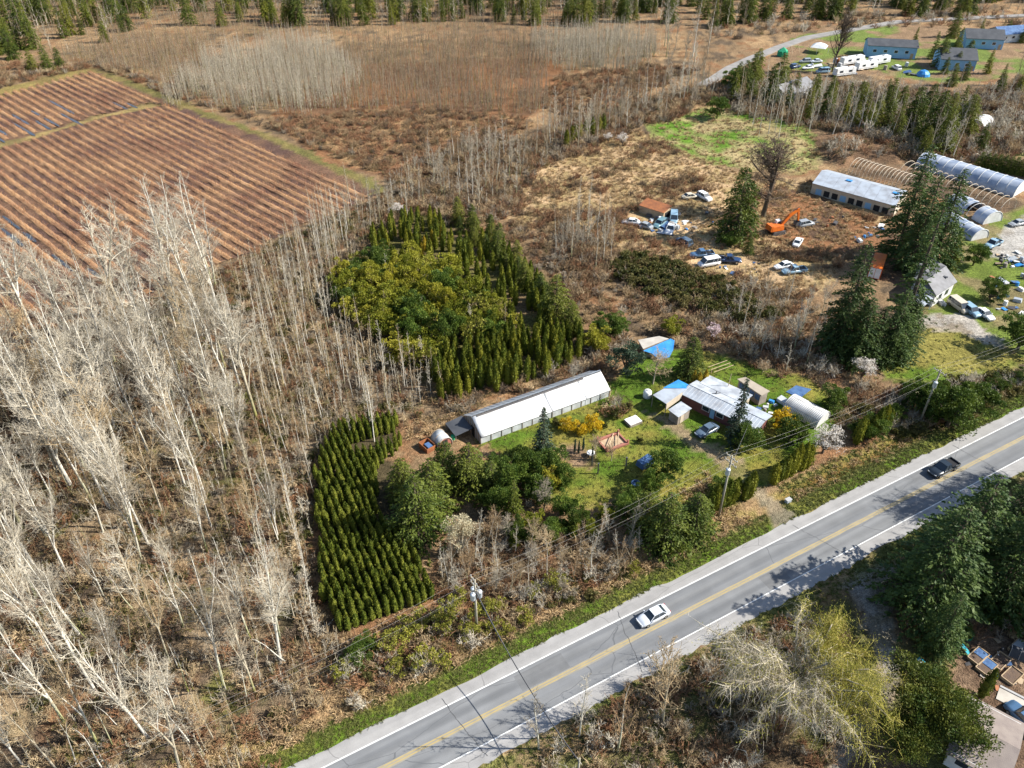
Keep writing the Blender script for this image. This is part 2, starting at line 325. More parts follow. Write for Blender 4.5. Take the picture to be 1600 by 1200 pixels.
bp = nt.nodes.new('ShaderNodeBump'); bp.inputs['Strength'].default_value = .9; bp.inputs['Distance'].default_value = .25; nt.links.new(nB, bp.inputs['Height']); nt.links.new(bp.outputs[0], bs.inputs['Normal'])
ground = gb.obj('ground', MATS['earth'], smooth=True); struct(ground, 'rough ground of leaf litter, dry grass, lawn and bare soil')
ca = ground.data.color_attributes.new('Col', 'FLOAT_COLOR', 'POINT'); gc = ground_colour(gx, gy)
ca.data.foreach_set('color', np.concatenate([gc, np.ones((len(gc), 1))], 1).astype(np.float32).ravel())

# ---------------------------------------------------------------- road with shoulders and painted lines
def road_strip(name, t0, t1, z, material, parent=None, s0=S0, s1=S1, wob0=0.0, wob1=0.0, seed=1):
    s = np.arange(s0, s1 + .1, 1.0); a = t0 + (vnoise(s, s * 0, 3.1, seed) + vnoise(s, s * 0, 9, seed + 5) - 1) * wob0; b = t1 + (vnoise(s, s * 0, 2.7, seed + 1) + vnoise(s, s * 0, 8, seed + 6) - 1) * wob1
    V = np.concatenate([[tuple(road_pt(q, k, z)) for q, k in zip(s, a)], [tuple(road_pt(q, k, z)) for q, k in zip(s, b)]]); n = len(s); i = np.arange(n - 1)
    return MB().indexed(V, np.stack([i, i + 1, n + i + 1, n + i], 1)).obj(name, material, parent)
def asphalt(name, a, b, streak, seed_scale=.35, cracks=True, tracks=False):
    m, nt, bs = _new(name)
    tc = nt.nodes.new('ShaderNodeTexCoord'); mp = nt.nodes.new('ShaderNodeMapping'); mp.inputs['Rotation'].default_value[2] = -math.atan2(RU.y, RU.x); mp.inputs['Scale'].default_value = (.02, .9, 1)
    vr = nt.nodes.new('ShaderNodeVectorRotate'); vr.rotation_type = 'Z_AXIS'; vr.inputs['Angle'].default_value = -math.atan2(RU.y, RU.x); nt.links.new(tc.outputs['Object'], vr.inputs[0])
    sc = nt.nodes.new('ShaderNodeMapping'); sc.inputs['Scale'].default_value = (.03, .95, 1); nt.links.new(vr.outputs[0], sc.inputs[0])
    n1 = nt.nodes.new('ShaderNodeTexNoise'); n1.inputs['Scale'].default_value = 1.0; n1.inputs['Detail'].default_value = 3; nt.links.new(sc.outputs[0], n1.inputs['Vector'])
    c = _mix(nt, _ramp(nt, n1.outputs[0], .38, .62), a, b)
    c = _mix(nt, 1.0, c, _gray(nt, _noise(nt, seed_scale, detail=5), .9, 1.1), 'MULTIPLY'); c = _mix(nt, 1.0, c, _gray(nt, _noise(nt, 14, detail=4), .88, 1.12), 'MULTIPLY')
    if tracks:      # polished wheel paths and the darker oil line of each lane
        sy = nt.nodes.new('ShaderNodeSeparateXYZ'); nt.links.new(vr.outputs[0], sy.inputs[0]); y0 = RA.x * RN.x + RA.y * RN.y
        mr = nt.nodes.new('ShaderNodeMapRange'); nt.links.new(sy.outputs[1], mr.inputs[0]); mr.inputs[1].default_value = y0 - 6.6; mr.inputs[2].default_value = y0
        cr = nt.nodes.new('ShaderNodeValToRGB'); nt.links.new(mr.outputs[0], cr.inputs[0]); el = cr.color_ramp.elements
        for i, (p, v) in enumerate(((0, .95), (.1, 1.08), (.22, .86), (.34, 1.07), (.47, .96), (.54, .96), (.63, 1.07), (.75, .86), (.87, 1.08), (1, .95))):
            e = el[i] if i < 2 else el.new(p); e.position = p; e.color = (v, v, v, 1)
        c = _mix(nt, .85, c, cr.outputs[0], 'MULTIPLY')
    if cracks:
        sc2 = nt.nodes.new('ShaderNodeMapping'); sc2.inputs['Scale'].default_value = (.05, .11, 1); nt.links.new(vr.outputs[0], sc2.inputs[0])
        dn = nt.nodes.new('ShaderNodeTexNoise'); dn.inputs['Scale'].default_value = .4; nt.links.new(vr.outputs[0], dn.inputs['Vector'])
        ad = nt.nodes.new('ShaderNodeMix'); ad.data_type = 'VECTOR'; ad.inputs[0].default_value = .06; nt.links.new(sc2.outputs[0], ad.inputs[4]); nt.links.new(dn.outputs[1], ad.inputs[5])
        vo = nt.nodes.new('ShaderNodeTexVoronoi'); vo.feature = 'DISTANCE_TO_EDGE'; vo.inputs['Scale'].default_value = 1.0; nt.links.new(ad.outputs[1], vo.inputs['Vector'])
        c = _mix(nt, _ramp(nt, vo.outputs['Distance'], .0035, .001), c, tuple(v * .72 for v in a))
    nt.links.new(c, bs.inputs['Base Color']); bs.inputs['Roughness'].default_value = .85; bs.inputs['Specular IOR Level'].default_value = .25
    return m
asphalt('road_asphalt', (.148, .153, .16), (.187, .191, .195), 1, tracks=True); asphalt('shoulder_asphalt', (.265, .258, .252), (.305, .297, .288), 1, .5)
plain('edge_paint', (.66, .66, .64), (.42, .42, .41), 1.2, lo=.5, hi=.75); plain('yellow_paint', (.37, .28, .115), (.26, .225, .15), 1.0, lo=.45, hi=.75)
plain('worn_median', (.285, .255, .19), (.215, .205, .18), .6)
struct(road_strip('road_shoulder', 1.95, -.02, -.012, MATS['shoulder_asphalt'], wob0=.55, seed=3), 'pale asphalt shoulder along the berry-field side of the road')
struct(road_strip('road_shoulder', -6.55, -8.75, -.012, MATS['shoulder_asphalt'], wob1=.8, seed=9), 'pale broken shoulder along the willow side of the road')
road = struct(road_strip('road', .06, -6.66, 0.0, MATS['road_asphalt']), 'two-lane grey asphalt road crossing the scene diagonally')
road_strip('edge_line', .10, -.08, .006, MATS['edge_paint'], road); road_strip('edge_line', -6.48, -6.64, .006, MATS['edge_paint'], road)
road_strip('median_strip', -3.0, -3.72, .004, MATS['worn_median'], road, wob0=.12, wob1=.12, seed=20)
road_strip('centre_line', -3.13, -3.27, .008, MATS['yellow_paint'], road); road_strip('centre_line', -3.45, -3.59, .008, MATS['yellow_paint'], road)

asphalt('patch_asphalt', (.125, .128, .132), (.16, .162, .164), 1, .6, cracks=False); plain('crack_seal', (.06, .06, .062), (.09, .09, .09), 1.0)
for a, b, t0, t1 in ((14, 21, -.5, -2.85), (52, 56.5, -3.9, -6.2), (88, 97, -.35, -1.6)): road_strip('repair_patch', t0, t1, .003, MATS['patch_asphalt'], road, s0=a, s1=b, wob0=.05, wob1=.05, seed=int(a))
for s_, sl, sd in ((64, 2.2, 1), (31, -1.5, 2), (101, 1.2, 3), (5, 1.0, 4)):
    rc = np.random.RandomState(sd); V = []; tv = np.linspace(1.2, -8.0, 26); so = s_ + sl * (tv / -6) + np.cumsum(rc.normal(0, .07, 26)); wd = rc.uniform(.02, .055, 26)
    for q, tq, w in zip(so, tv, wd): V += [tuple(road_pt(q - w, tq, .010)), tuple(road_pt(q + w, tq, .010))]
    MB().add(V, [(2 * i, 2 * i + 1, 2 * i + 3, 2 * i + 2) for i in range(25)]).obj('sealed_crack', MATS['crack_seal'], road)

# ---------------------------------------------------------------- berry field: each planted row is a thing
plain('row_soil', (.35, .205, .105), (.20, .105, .06), .06, lo=.38, hi=.66, rough=.95, bump=.5); plain('berry_twigs', (.38, .20, .09), (.24, .10, .055), .06, lo=.38, hi=.66, vary=.18); plain('berry_twigs_pale', (.46, .33, .19), (.38, .25, .13), .5)
fa = P(146, 112); fb = P(557, 281); FD = Vector((math.cos(math.radians(-43.2)), math.sin(math.radians(-43.2)), 0)); FN = Vector((FD.y, -FD.x, 0))   # FN: away from the far edge
if FN.x > 0: FN = -FN
rsF = np.random.RandomState(5); div_c = poly([(0, 227), (240, 162)]); row_count = 0
for k in range(0, 64):
    base = fa + FN * (1.6 + k * 2.95) - FD * 60; s = np.arange(0, 330, .9)
    px = base.x + FD.x * s; py = base.y + FD.y * s; ok = inside(px, py, FIELD) & ~inside(px, py, DIVIDER) & (px / np.maximum(py * .7986 + 54.2, 1) > -.72)
    idx = np.where(ok)[0]
    if len(idx) < 12: continue
    for run in np.split(idx, np.where(np.diff(idx) > 1)[0] + 1):
        if len(run) < 8: continue
        sr = s[run]; n = len(sr); wob = (vnoise(sr, sr * 0 + k * 7.0, 6, 3) - .5) * .25
        cx = base.x + FD.x * sr + FN.x * wob; cy = base.y + FD.y * sr + FN.y * wob
        prof = [(-.95, -.08), (-.6, .2), (0, .34), (.6, .2), (.95, -.08)]; V = []
        for o, z in prof:
            oo = o * (1 + (vnoise(sr, sr * 0 + k + o * 9, 1.7, 5) - .5) * .4); V.append(np.stack([cx + FN.x * oo, cy + FN.y * oo, z * (.7 + .6 * vnoise(sr, sr * 0 + k + o, 2.3, 6))], 1))
        V = np.concatenate(V); i = np.arange(n - 1); Q = np.concatenate([np.stack([j * n + i, j * n + i + 1, (j + 1) * n + i + 1, (j + 1) * n + i], 1) for j in range(4)])
        mb = MB().indexed(V, Q, 0)
        nb = int(n * 9); u = rsF.uniform(sr[0], sr[-1], nb); thin = vnoise(u, u * 0 + k * 3.0, 2.2, 77) > .2; u = u[thin]; nb = len(u)
        w = rsF.normal(0, .28, nb); b = np.stack([base.x + FD.x * u + FN.x * w, base.y + FD.y * u + FN.y * w, np.full(nb, .15)], 1)
        d = np.stack([rsF.normal(0, .32, nb) + FN.x * w * .6, rsF.normal(0, .32, nb) + FN.y * w * .6, rsF.uniform(.7, 1.15, nb)], 1)
        e = b + d; r = rsF.uniform(.03, .055, nb)[:, None]; a = rsF.normal(0, 1, (nb, 3)); a /= np.linalg.norm(a, axis=1)[:, None]
        tri = np.stack([b + a * r, b - a * r, e], 1); pale = rsF.rand(nb) < .35
        mb.soup(tri[~pale], 1); mb.soup(tri[pale], 2)
        mid = b + d * rsF.uniform(.45, .9, (nb, 1)); a2 = rsF.normal(0, .34, (nb, 3)); a2[:, 2] = np.abs(a2[:, 2]); p = np.cross(a2, d); p /= np.linalg.norm(p, axis=1)[:, None] + 1e-6
        mb.soup(np.stack([mid + p * .035, mid - p * .035, mid + a2], 1), 1)
        o = mb.obj('berry_row', [MATS['row_soil'], MATS['berry_twigs'], MATS['berry_twigs_pale']])
        d0, d1 = P(0, 227), P(240, 162); beyond = (d1.x - d0.x) * (cy.mean() - d0.y) - (d1.y - d0.y) * (cx.mean() - d0.x) > 0
        side = 'beyond the cross track' if beyond else 'on the wood side of the track'
        tag(o, nth(k + 1) + ' brown berry row from the yellow-green grass strip, ' + side, 'berry row', 'rows of berry bushes ' + side); row_count += 1
# water lying between the rows
m, nt, bs = _new('puddle_water'); bs.inputs['Base Color'].default_value = (.05, .055, .06, 1); bs.inputs['Roughness'].default_value = .06; bs.inputs['Specular IOR Level'].default_value = .8
rp = random.Random(4)
for (a, b) in [(20, 185), (45, 190), (62, 196), (30, 200), (75, 193), (95, 183), (112, 190), (10, 205), (55, 178), (12, 350), (20, 372), (45, 372), (90, 415), (140, 430), (85, 165), (108, 172), (5, 215), (40, 208), (68, 200), (190, 165), (212, 164)]:
    q = P(a, b); k = round(((q - fa).dot(FN) - 1.6) / 2.95 - .5) + .5; q = fa + FN * (1.6 + k * 2.95) + FD * ((q - fa).dot(FD)); L = rp.uniform(3, 8); n = 14
    pts = [q + FD * (math.cos(2 * math.pi * i / n) * L * rp.uniform(.8, 1.1)) + FN * (math.sin(2 * math.pi * i / n) * rp.uniform(.35, .6)) for i in range(n)]
    zz = max(hz(p.x, p.y) for p in pts) + .02
    struct(MB().add([(p.x, p.y, zz) for p in pts], [tuple(range(n))]).obj('puddle', MATS['puddle_water']), 'standing water between berry rows')
# ---------------------------------------------------------------- plant materials
bark('birch_bark', (.56, .53, .46), (.20, .165, .12), (.20, .21, .03), 7.0); bark('alder_bark', (.38, .335, .25), (.19, .16, .12), (.19, .19, .035), 6.0); bark('dark_bark', (.11, .085, .065), (.055, .043, .035), (.10, .11, .03), 4.0)
bark('slim_bark', (.60, .565, .48), (.30, .26, .2), (.19, .19, .035), 3.0); bark('tan_bark', (.42, .33, .235), (.25, .185, .12))
plain('pale_twigs', (.52, .47, .375), (.41, .36, .275), .25, vary=.2); plain('tan_twigs', (.45, .345, .205), (.36, .26, .145), .3, vary=.2); plain('grey_twigs', (.33, .285, .215), (.245, .205, .15), .3, vary=.2)
plain('yellow_twigs', (.50, .44, .10), (.42, .35, .10), .4, vary=.15); plain('red_twigs', (.27, .14, .07), (.20, .105, .055), .5, vary=.25); plain('brown_twigs', (.30, .21, .115), (.22, .145, .08), .5, vary=.25); plain('dark_twigs', (.15, .11, .072), (.10, .07, .05), .5, vary=.3)
plain('dry_blades', (.44, .31, .165), (.34, .23, .115), .5, vary=.3); plain('green_blades', (.085, .115, .022), (.17, .16, .04), .3, vary=.3)
foliage('cedar_leaf', (.08, .118, .014), (.18, .21, .026), (.19, .19, .03), 2.2, .3); foliage('cedar_olive', (.075, .108, .012), (.17, .19, .022), (.19, .175, .018), 1.2, .25); foliage('golden_leaf', (.32, .22, .02), (.44, .34, .04), None, 1.2, .15)
foliage('fir_leaf', (.035, .068, .018), (.088, .128, .028), None, .5, .25); foliage('spruce_leaf', (.03, .058, .038), (.075, .105, .06), None, .8, .2); foliage('redcedar_leaf', (.052, .09, .013), (.145, .175, .024), (.17, .165, .024), .5, .25)
foliage('laurel_leaf', (.045, .085, .013), (.13, .18, .027), None, 1.0, .25); foliage('box_leaf', (.13, .155, .014), (.285, .29, .028), (.31, .265, .03), .7, .25); foliage('bramble_leaf', (.065, .075, .02), (.165, .155, .042), (.16, .125, .05), .5, .3)
foliage('spring_leaf', (.20, .21, .03), (.34, .32, .05), None, .8, .2); foliage('bright_leaf', (.05, .085, .014), (.16, .175, .028), None, .6, .2); foliage('forsythia', (.5, .33, .012), (.62, .45, .02), None, .8, .1); foliage('blossom', (.66, .60, .54), (.78, .74, .68), None, .8, .08); foliage('pink_blossom', (.56, .42, .43), (.70, .58, .58), None, .8, .08); foliage('catkin', (.46, .40, .26), (.52, .47, .32), None, .8, .12)

# ---------------------------------------------------------------- plant shapes (meshes that alike plants share)
def unit(a): return a / (np.linalg.norm(a, axis=-1, keepdims=True) + 1e-9)
def leaves(rs, c, size, along=None, flat=.45):
    """loose rhombic leaf sprays at c; along: preferred direction of their long axis"""
    n = len(c); a = rs.normal(0, 1, (n, 3)) * (1 if along is None else .45)
    if along is not None: a = a + along
    a = unit(a); b = unit(np.cross(a, rs.normal(0, 1, (n, 3)))); s = np.asarray(size).reshape(-1, 1) * rs.uniform(.7, 1.3, (n, 1))
    return np.stack([c - a * s * .5, c + b * s * flat * .5, c + a * s * .5, c - b * s * flat * .5], 1)
def spikes(rs, b, e, r):
    """thin tapering twigs from b to e: three-sided, pointed"""
    d = unit(e - b); a = unit(np.cross(d, rs.normal(0, 1, d.shape))); c = np.cross(d, a); r = np.asarray(r).reshape(-1, 1)
    p = [b + a * r, b + (-.5 * a + .866 * c) * r, b + (-.5 * a - .866 * c) * r]
    return np.concatenate([np.stack([p[0], p[1], e], 1), np.stack([p[1], p[2], e], 1), np.stack([p[2], p[0], e], 1)])
def bare_tree(seed, h, crown_from=.35, spread=.22, nb=30, fork=0, trunk_r=None, twig=1.0, up=.9, lean=.03, wob=.02, tm='birch_bark', km='pale_twigs', dense=1.0):
    """(trunk mesh, crown mesh) of a leafless tree"""
    rs = np.random.RandomState(seed); tr = trunk_r or h * .0135; T = MB(); C = MB()
    axes = []
    def stem(base, top, r0, r1, n=9):
        pts = []; bend = rs.normal(0, h * wob, (2, 2))
        for i in range(n):
            t = i / (n - 1); p = base + (top - base) * t
            p = p + np.array([bend[0, 0] * math.sin(t * 3.1) + bend[1, 0] * math.sin(t * 6.3) * .5, bend[0, 1] * math.sin(t * 3.1) + bend[1, 1] * math.sin(t * 6.3) * .5, 0]) * (t if i else 0); pts.append(p)
        pts = np.array(pts); T.tube(pts, [r0 + (r1 - r0) * (i / (n - 1)) ** .8 for i in range(n)], 6, cap=False); return pts
    main = stem(np.zeros(3) - [0, 0, .3], np.array([rs.normal(0, lean * h), rs.normal(0, lean * h), h]), tr, tr * .12); axes.append((main, 1.0))
    for k in range(fork):
        i = rs.randint(2, 5); p = main[i]; a = rs.uniform(0, 6.28); L = h * rs.uniform(.4, .62) * (1 - p[2] / h * .3)
        top = p + np.array([math.cos(a) * L * .35, math.sin(a) * L * .35, min(L, (h - p[2]) * .95)]); axes.append((stem(p, top, tr * .6, tr * .1, 7), .7))
    B, E, R = [], [], []
    for pts, wgt in axes:
        zt = np.linspace(0, 1, len(pts)); n = int(nb * wgt)
        for j in range(n):
            t = crown_from + (1 - crown_from) * ((j + rs.uniform(0, 1)) / n) * .98 if wgt == 1 else rs.uniform(.2, .98)
            p = np.array([np.interp(t, zt, pts[:, q]) for q in range(3)]); a = rs.uniform(0, 6.28)
            L = h * spread * (1 - (t - crown_from) / (1.02 - crown_from) * .72) * rs.uniform(.55, 1.15) * (wgt ** .5)
            el = up * rs.uniform(.55, 1.25); d = np.array([math.cos(a) * math.cos(el), math.sin(a) * math.cos(el), math.sin(el)])
            n2 = 4; q = [p]
            for s in range(n2): d = unit(d + rs.normal(0, .17, 3) + np.array([0, 0, .07])); q.append(q[-1] + d * L / n2)
            q = np.array(q); r0 = max(.018, L * .0125) * twig; C.tube(q, [r0, r0 * .8, r0 * .6, r0 * .42, r0 * .2], 3, cap=False)
            m = int((5 + L * 2.6) * dense)
            for s in range(m):
                u = rs.uniform(.18, 1); b = np.array([np.interp(u * n2, range(n2 + 1), q[:, w]) for w in range(3)])
                dd = unit(d * .8 + rs.normal(0, .62, 3) + np.array([0, 0, .25])); l2 = L * rs.uniform(.18, .42) * (1.15 - u * .5); e = b + dd * l2
                B.append(b); E.append(e); R.append(max(.013, l2 * .011) * twig)
                for w in range(3 if l2 > .5 else 2):
                    v = rs.uniform(.3, .95); b2 = b + (e - b) * v; e2 = b2 + unit(dd * .7 + rs.normal(0, .6, 3) + np.array([0, 0, .15])) * l2 * rs.uniform(.3, .6)
                    B.append(b2); E.append(e2); R.append(.0115 * twig)
    C.soup(spikes(rs, np.array(B), np.array(E), np.array(R)))
    return T.mesh('tree_trunk', MATS[tm], True), C.mesh('tree_branches', MATS[km], True)
def shrub(seed, h, w, stems=14, km='brown_twigs', twig=1.0, k=6, extra=None):
    """a leafless bush: one mesh of stems and twigs"""
    rs = np.random.RandomState(seed); M = MB(); B, E, R = [], [], []
    for i in range(stems):
        a = rs.uniform(0, 6.28); o = np.array([rs.normal(0, w * .16), rs.normal(0, w * .16), -.05]); d = unit(np.array([math.cos(a) * rs.uniform(.1, 1) * w / h, math.sin(a) * rs.uniform(.1, 1) * w / h, 1.0])); L = h * rs.uniform(.6, 1.1)
        e = o + d * L; B.append(o); E.append(e); R.append(.03 * twig)
        for j in range(k):
            u = rs.uniform(.25, .95); b = o + (e - o) * u; l = L * rs.uniform(.2, .5); dd = unit(d + rs.normal(0, .6, 3)); f = b + dd * l; B.append(b); E.append(f); R.append(.02 * twig)
            for q in range(2): b2 = b + (f - b) * rs.uniform(.3, .9); B.append(b2); E.append(b2 + unit(dd + rs.normal(0, .6, 3)) * l * .5); R.append(.014 * twig)
    M.soup(spikes(rs, np.array(B), np.array(E), np.array(R)))
    mats = [MATS[km]]
    if extra:
        mat, n, sz = extra; E = np.array(E); c = E[rs.randint(0, len(E), n)] + rs.normal(0, .12, (n, 3)); M.soup(leaves(rs, c, np.full(n, sz)), 1); mats.append(MATS[mat])
    return M.mesh('shrub', mats)
def column_tree(seed, h, r, n=420, mat='cedar_leaf', size=.24, taper=1.0):
    """a columnar cedar: (trunk mesh, foliage mesh)"""
    rs = np.random.RandomState(seed); t = rs.uniform(0, 1, n) ** .85; prof = lambda t: r * np.clip(np.minimum(.62 + t * 1.6, 1.0) * (1 - t ** (2.2 * taper)) ** .75, .03, 1)
    a = rs.uniform(0, 6.283, n); q = prof(t) * rs.uniform(.78, 1.12, n) * (1 + .14 * np.sin(a * 3 + t * 9 + seed)); c = np.stack([np.cos(a) * q, np.sin(a) * q, .08 + t * h * .97], 1)
    al = np.stack([np.cos(a) * .35, np.sin(a) * .35, np.ones(n) * 1.1], 1); M = MB().soup(leaves(rs, c, np.full(n, size), al, .5))
    M.lathe([(prof(u) * .8, .06 + u * h * .93) for u in (0, .2, .45, .7, .88, 1)], 7)
    T = MB().tube([(0, 0, -.2), (0, 0, h * .3)], [r * .12, r * .08], 5)
    return T.mesh('cedar_trunk', MATS['dark_bark']), M.mesh('cedar_foliage', MATS[mat])
def fir(seed, h, r, levels=42, per=6, mat='fir_leaf', size=.62, bare=.08, droop=.3, power=.85, dens=5.5, gap=.15, trunk='dark_bark'):
    """a tall conifer of drooping branch sprays: (trunk mesh, branch-and-needle mesh)"""
    rs = np.random.RandomState(seed); T = MB(); bx = rs.normal(0, h * .006, 2)
    T.tube([(0, 0, -.4), (bx[0], bx[1], h * .4), (bx[0] * .5, bx[1], h * .75), (0, 0, h * .99)], [h * .016, h * .012, h * .006, .03], 7)
    M = MB(); CC, AL, SZ = [], [], []; SB, SE, SR = [], [], []
    for i in range(levels):
        t = bare + (1 - bare) * (i + rs.uniform(-.3, .3)) / levels; t = min(max(t, bare), .985); z = t * h
        R = r * (1 - (t - bare) / (1 - bare)) ** power * (1 if t > bare + .08 else .75) + .25
        for j in range(per):
            if rs.rand() < gap: continue
            a = rs.uniform(0, 6.283); L = R * rs.uniform(.62, 1.15); d = np.array([math.cos(a), math.sin(a), 0]); sd = np.array([-d[1], d[0], 0]); up = .35 * (t - .35)
            n = max(5, int(L * dens)); u = rs.uniform(.12, 1, n) ** .8; lat = rs.normal(0, 1, n) * .2 * L * (1.1 - u) * .8 + rs.normal(0, .08, n)
            zz = z + L * (up * u - droop * u * u) - np.abs(lat) * .25 + rs.normal(0, .06, n)
            c = d[None] * (u * L)[:, None] + sd[None] * lat[:, None]; c[:, 2] = zz; CC.append(c)
            al = d[None] * .9 + sd[None] * np.sign(lat)[:, None] * .45; al = al + np.array([0, 0, -.35]); AL.append(al); SZ.append(np.full(n, size) * (.7 + .5 * (1 - t)))
            SB.append([0, 0, z]); SE.append([d[0] * L * .8, d[1] * L * .8, z + L * (up * .8 - droop * .64)]); SR.append(.02 + L * .008)
    CC = np.concatenate(CC); M.soup(leaves(rs, CC, np.concatenate(SZ), np.concatenate(AL), .5)); M.soup(spikes(rs, np.array(SB), np.array(SE), np.array(SR)), 1)
    return T.mesh('conifer_trunk', MATS[trunk]), M.mesh('conifer_branches', [MATS[mat], MATS[trunk]])
def leafy(seed, h, w, lumps=34, per=70, mat='laurel_leaf', size=.3, base=.05, tm='dark_bark', flat=.6, dirup=.3, twigs=None):
    """a round evergreen or leafing crown of leaf clumps: (stem mesh, foliage mesh)"""
    rs = np.random.RandomState(seed); T = MB(); M = MB(); c0 = []
    for i in range(lumps):
        v = unit(rs.normal(0, 1, 3)); v[2] = abs(v[2]) * 1.15 - .25 if base > .15 else v[2]; q = rs.uniform(.35, 1.05)
        c0.append(np.array([v[0] * w / 2 * q, v[1] * w / 2 * q, h * (.5 + .5 * base) + v[2] * h * .45 * q]))
    c0 = np.array(c0); c0[:, 2] = np.maximum(c0[:, 2], h * base + .15)
    T.tube([(0, 0, -.2), (0, 0, h * .35)], [w * .035 + .03, w * .02 + .02], 6)
    for p in c0[::3]: T.tube([(0, 0, h * .15), tuple(p * .5 + np.array([0, 0, h * .08])), tuple(p)], [w * .018 + .012, w * .012 + .01, .012], 4, cap=False)
    for p in c0:
        rr = w * rs.uniform(.08, .19); d = unit(rs.normal(0, 1, (per, 3))); d[:, 2] = np.where(d[:, 2] < -.3, -d[:, 2], d[:, 2]); c = p + d * rr * rs.uniform(.6, 1.1, (per, 1)) * np.array([1, 1, .8]); M.soup(leaves(rs, c, np.full(per, size), d * .5 + np.array([0, 0, dirup]), flat))
    mats = [MATS[mat]]
    if twigs:
        n = twigs[1]; d = unit(rs.normal(0, 1, (n, 3))); d[:, 2] = np.abs(d[:, 2]) * .9; o = c0[rs.randint(0, len(c0), n)]; M.soup(spikes(rs, o * .6 + np.array([0, 0, h * .1]), o + d * w * .16, np.full(n, .02)), 1); mats.append(MATS[twigs[0]])
    return T.mesh('leafy_trunk', MATS[tm]), M.mesh('leafy_crown', mats)
def tuft(seed, h, w, n=26, mat='dry_blades', bw=.05):
    rs = np.random.RandomState(seed); b = np.stack([rs.normal(0, w * .3, n), rs.normal(0, w * .3, n), np.full(n, -.03)], 1); d = np.stack([rs.normal(0, w * .55, n), rs.normal(0, w * .55, n), rs.uniform(.4, 1, n) * h], 1)
    p = unit(np.cross(d, rs.normal(0, 1, (n, 3)))) * bw; mid = b + d * .6 + np.array([0, 0, h * .12]); e = b + d * np.array([1.25, 1.25, .85])
    return MB().soup(np.stack([b + p, b - p, mid], 1)).soup(np.stack([mid - p * .8, mid + p * .8, e], 1)).soup(np.stack([b, mid - p * .8, mid + p * .8], 1)).mesh('tuft', MATS[mat])

def plant(name, parts, loc, label, cat='tree', group=None, scale=1.0, rz=None, names=('trunk', 'crown'), rnd=random.Random(99), tilt=.0):
    t = thing(name, label, cat, (loc[0], loc[1], hz(loc[0], loc[1]) - .02), rnd.uniform(0, 6.283) if rz is None else rz, group, scale)
    if tilt: t.rotation_euler = (rnd.gauss(0, tilt), rnd.gauss(0, tilt), t.rotation_euler[2])
    for n, me in zip(names, parts): put(n, me, t)
    return t
def single(name, me, loc, label, cat, group=None, scale=1.0, rnd=random.Random(98)):
    o = link(bpy.data.objects.new(name, me)); o.location = (loc[0], loc[1], hz(loc[0], loc[1]) - .02); o.rotation_euler = (0, 0, rnd.uniform(0, 6.283)); o.scale = (scale,) * 3 if not isinstance(scale, tuple) else scale
    return tag(o, label, cat, group)

# ---------------------------------------------------------------- scattered ground cover nobody could count
def scatter(name, label, meshes, pts, smin, smax, seed=1, zoff=0.0, cat=None, flat=1.0):
    if len(pts) == 0: return
    col = bpy.data.collections.new(name + '_kinds')
    for i, me in enumerate(meshes): col.objects.link(bpy.data.objects.new('kind_%02d' % i, me))
    rs = np.random.RandomState(seed); n = len(pts); me = bpy.data.meshes.new(name); me.vertices.add(n)
    z = height(pts[:, 0], pts[:, 1]) + zoff; me.vertices.foreach_set('co', np.stack([pts[:, 0], pts[:, 1], z], 1).astype(np.float32).ravel())
    for nm, ty, v in (('size', 'FLOAT', rs.uniform(smin, smax, n)), ('turn', 'FLOAT', rs.uniform(0, 6.283, n)), ('which', 'INT', rs.randint(0, len(meshes), n))):
        a = me.attributes.new(nm, ty, 'POINT'); a.data.foreach_set('value', v.astype(np.int32 if ty == 'INT' else np.float32))
    o = link(bpy.data.objects.new(name, me)); ng = bpy.data.node_groups.new(name, 'GeometryNodeTree')
    ng.interface.new_socket('Geometry', in_out='INPUT', socket_type='NodeSocketGeometry'); ng.interface.new_socket('Geometry', in_out='OUTPUT', socket_type='NodeSocketGeometry')
    N = ng.nodes; L = ng.links; gi = N.new('NodeGroupInput'); go = N.new('NodeGroupOutput'); ip = N.new('GeometryNodeInstanceOnPoints'); ci = N.new('GeometryNodeCollectionInfo')
    ci.inputs[0].default_value = col; ci.inputs[1].default_value = True; ci.inputs[2].default_value = True
    def att(nm, ty):
        q = N.new('GeometryNodeInputNamedAttribute'); q.data_type = ty; q.inputs[0].default_value = nm; return [s for s in q.outputs if s.enabled][0]
    L.new(gi.outputs[0], ip.inputs['Points']); L.new(ci.outputs[0], ip.inputs['Instance']); ip.inputs['Pick Instance'].default_value = True; L.new(att('which', 'INT'), ip.inputs['Instance Index'])
    cx = N.new('ShaderNodeCombineXYZ'); L.new(att('turn', 'FLOAT'), cx.inputs[2]); L.new(cx.outputs[0], ip.inputs['Rotation'])
    vs = N.new('ShaderNodeCombineXYZ'); sz = att('size', 'FLOAT'); L.new(sz, vs.inputs[0]); L.new(sz, vs.inputs[1]); L.new(sz, vs.inputs[2]); L.new(vs.outputs[0], ip.inputs['Scale'])
    L.new(ip.outputs[0], go.inputs[0]); md = o.modifiers.new('scatter', 'NODES'); md.node_group = ng
    return tag(o, label, cat or 'ground cover', kind='stuff')
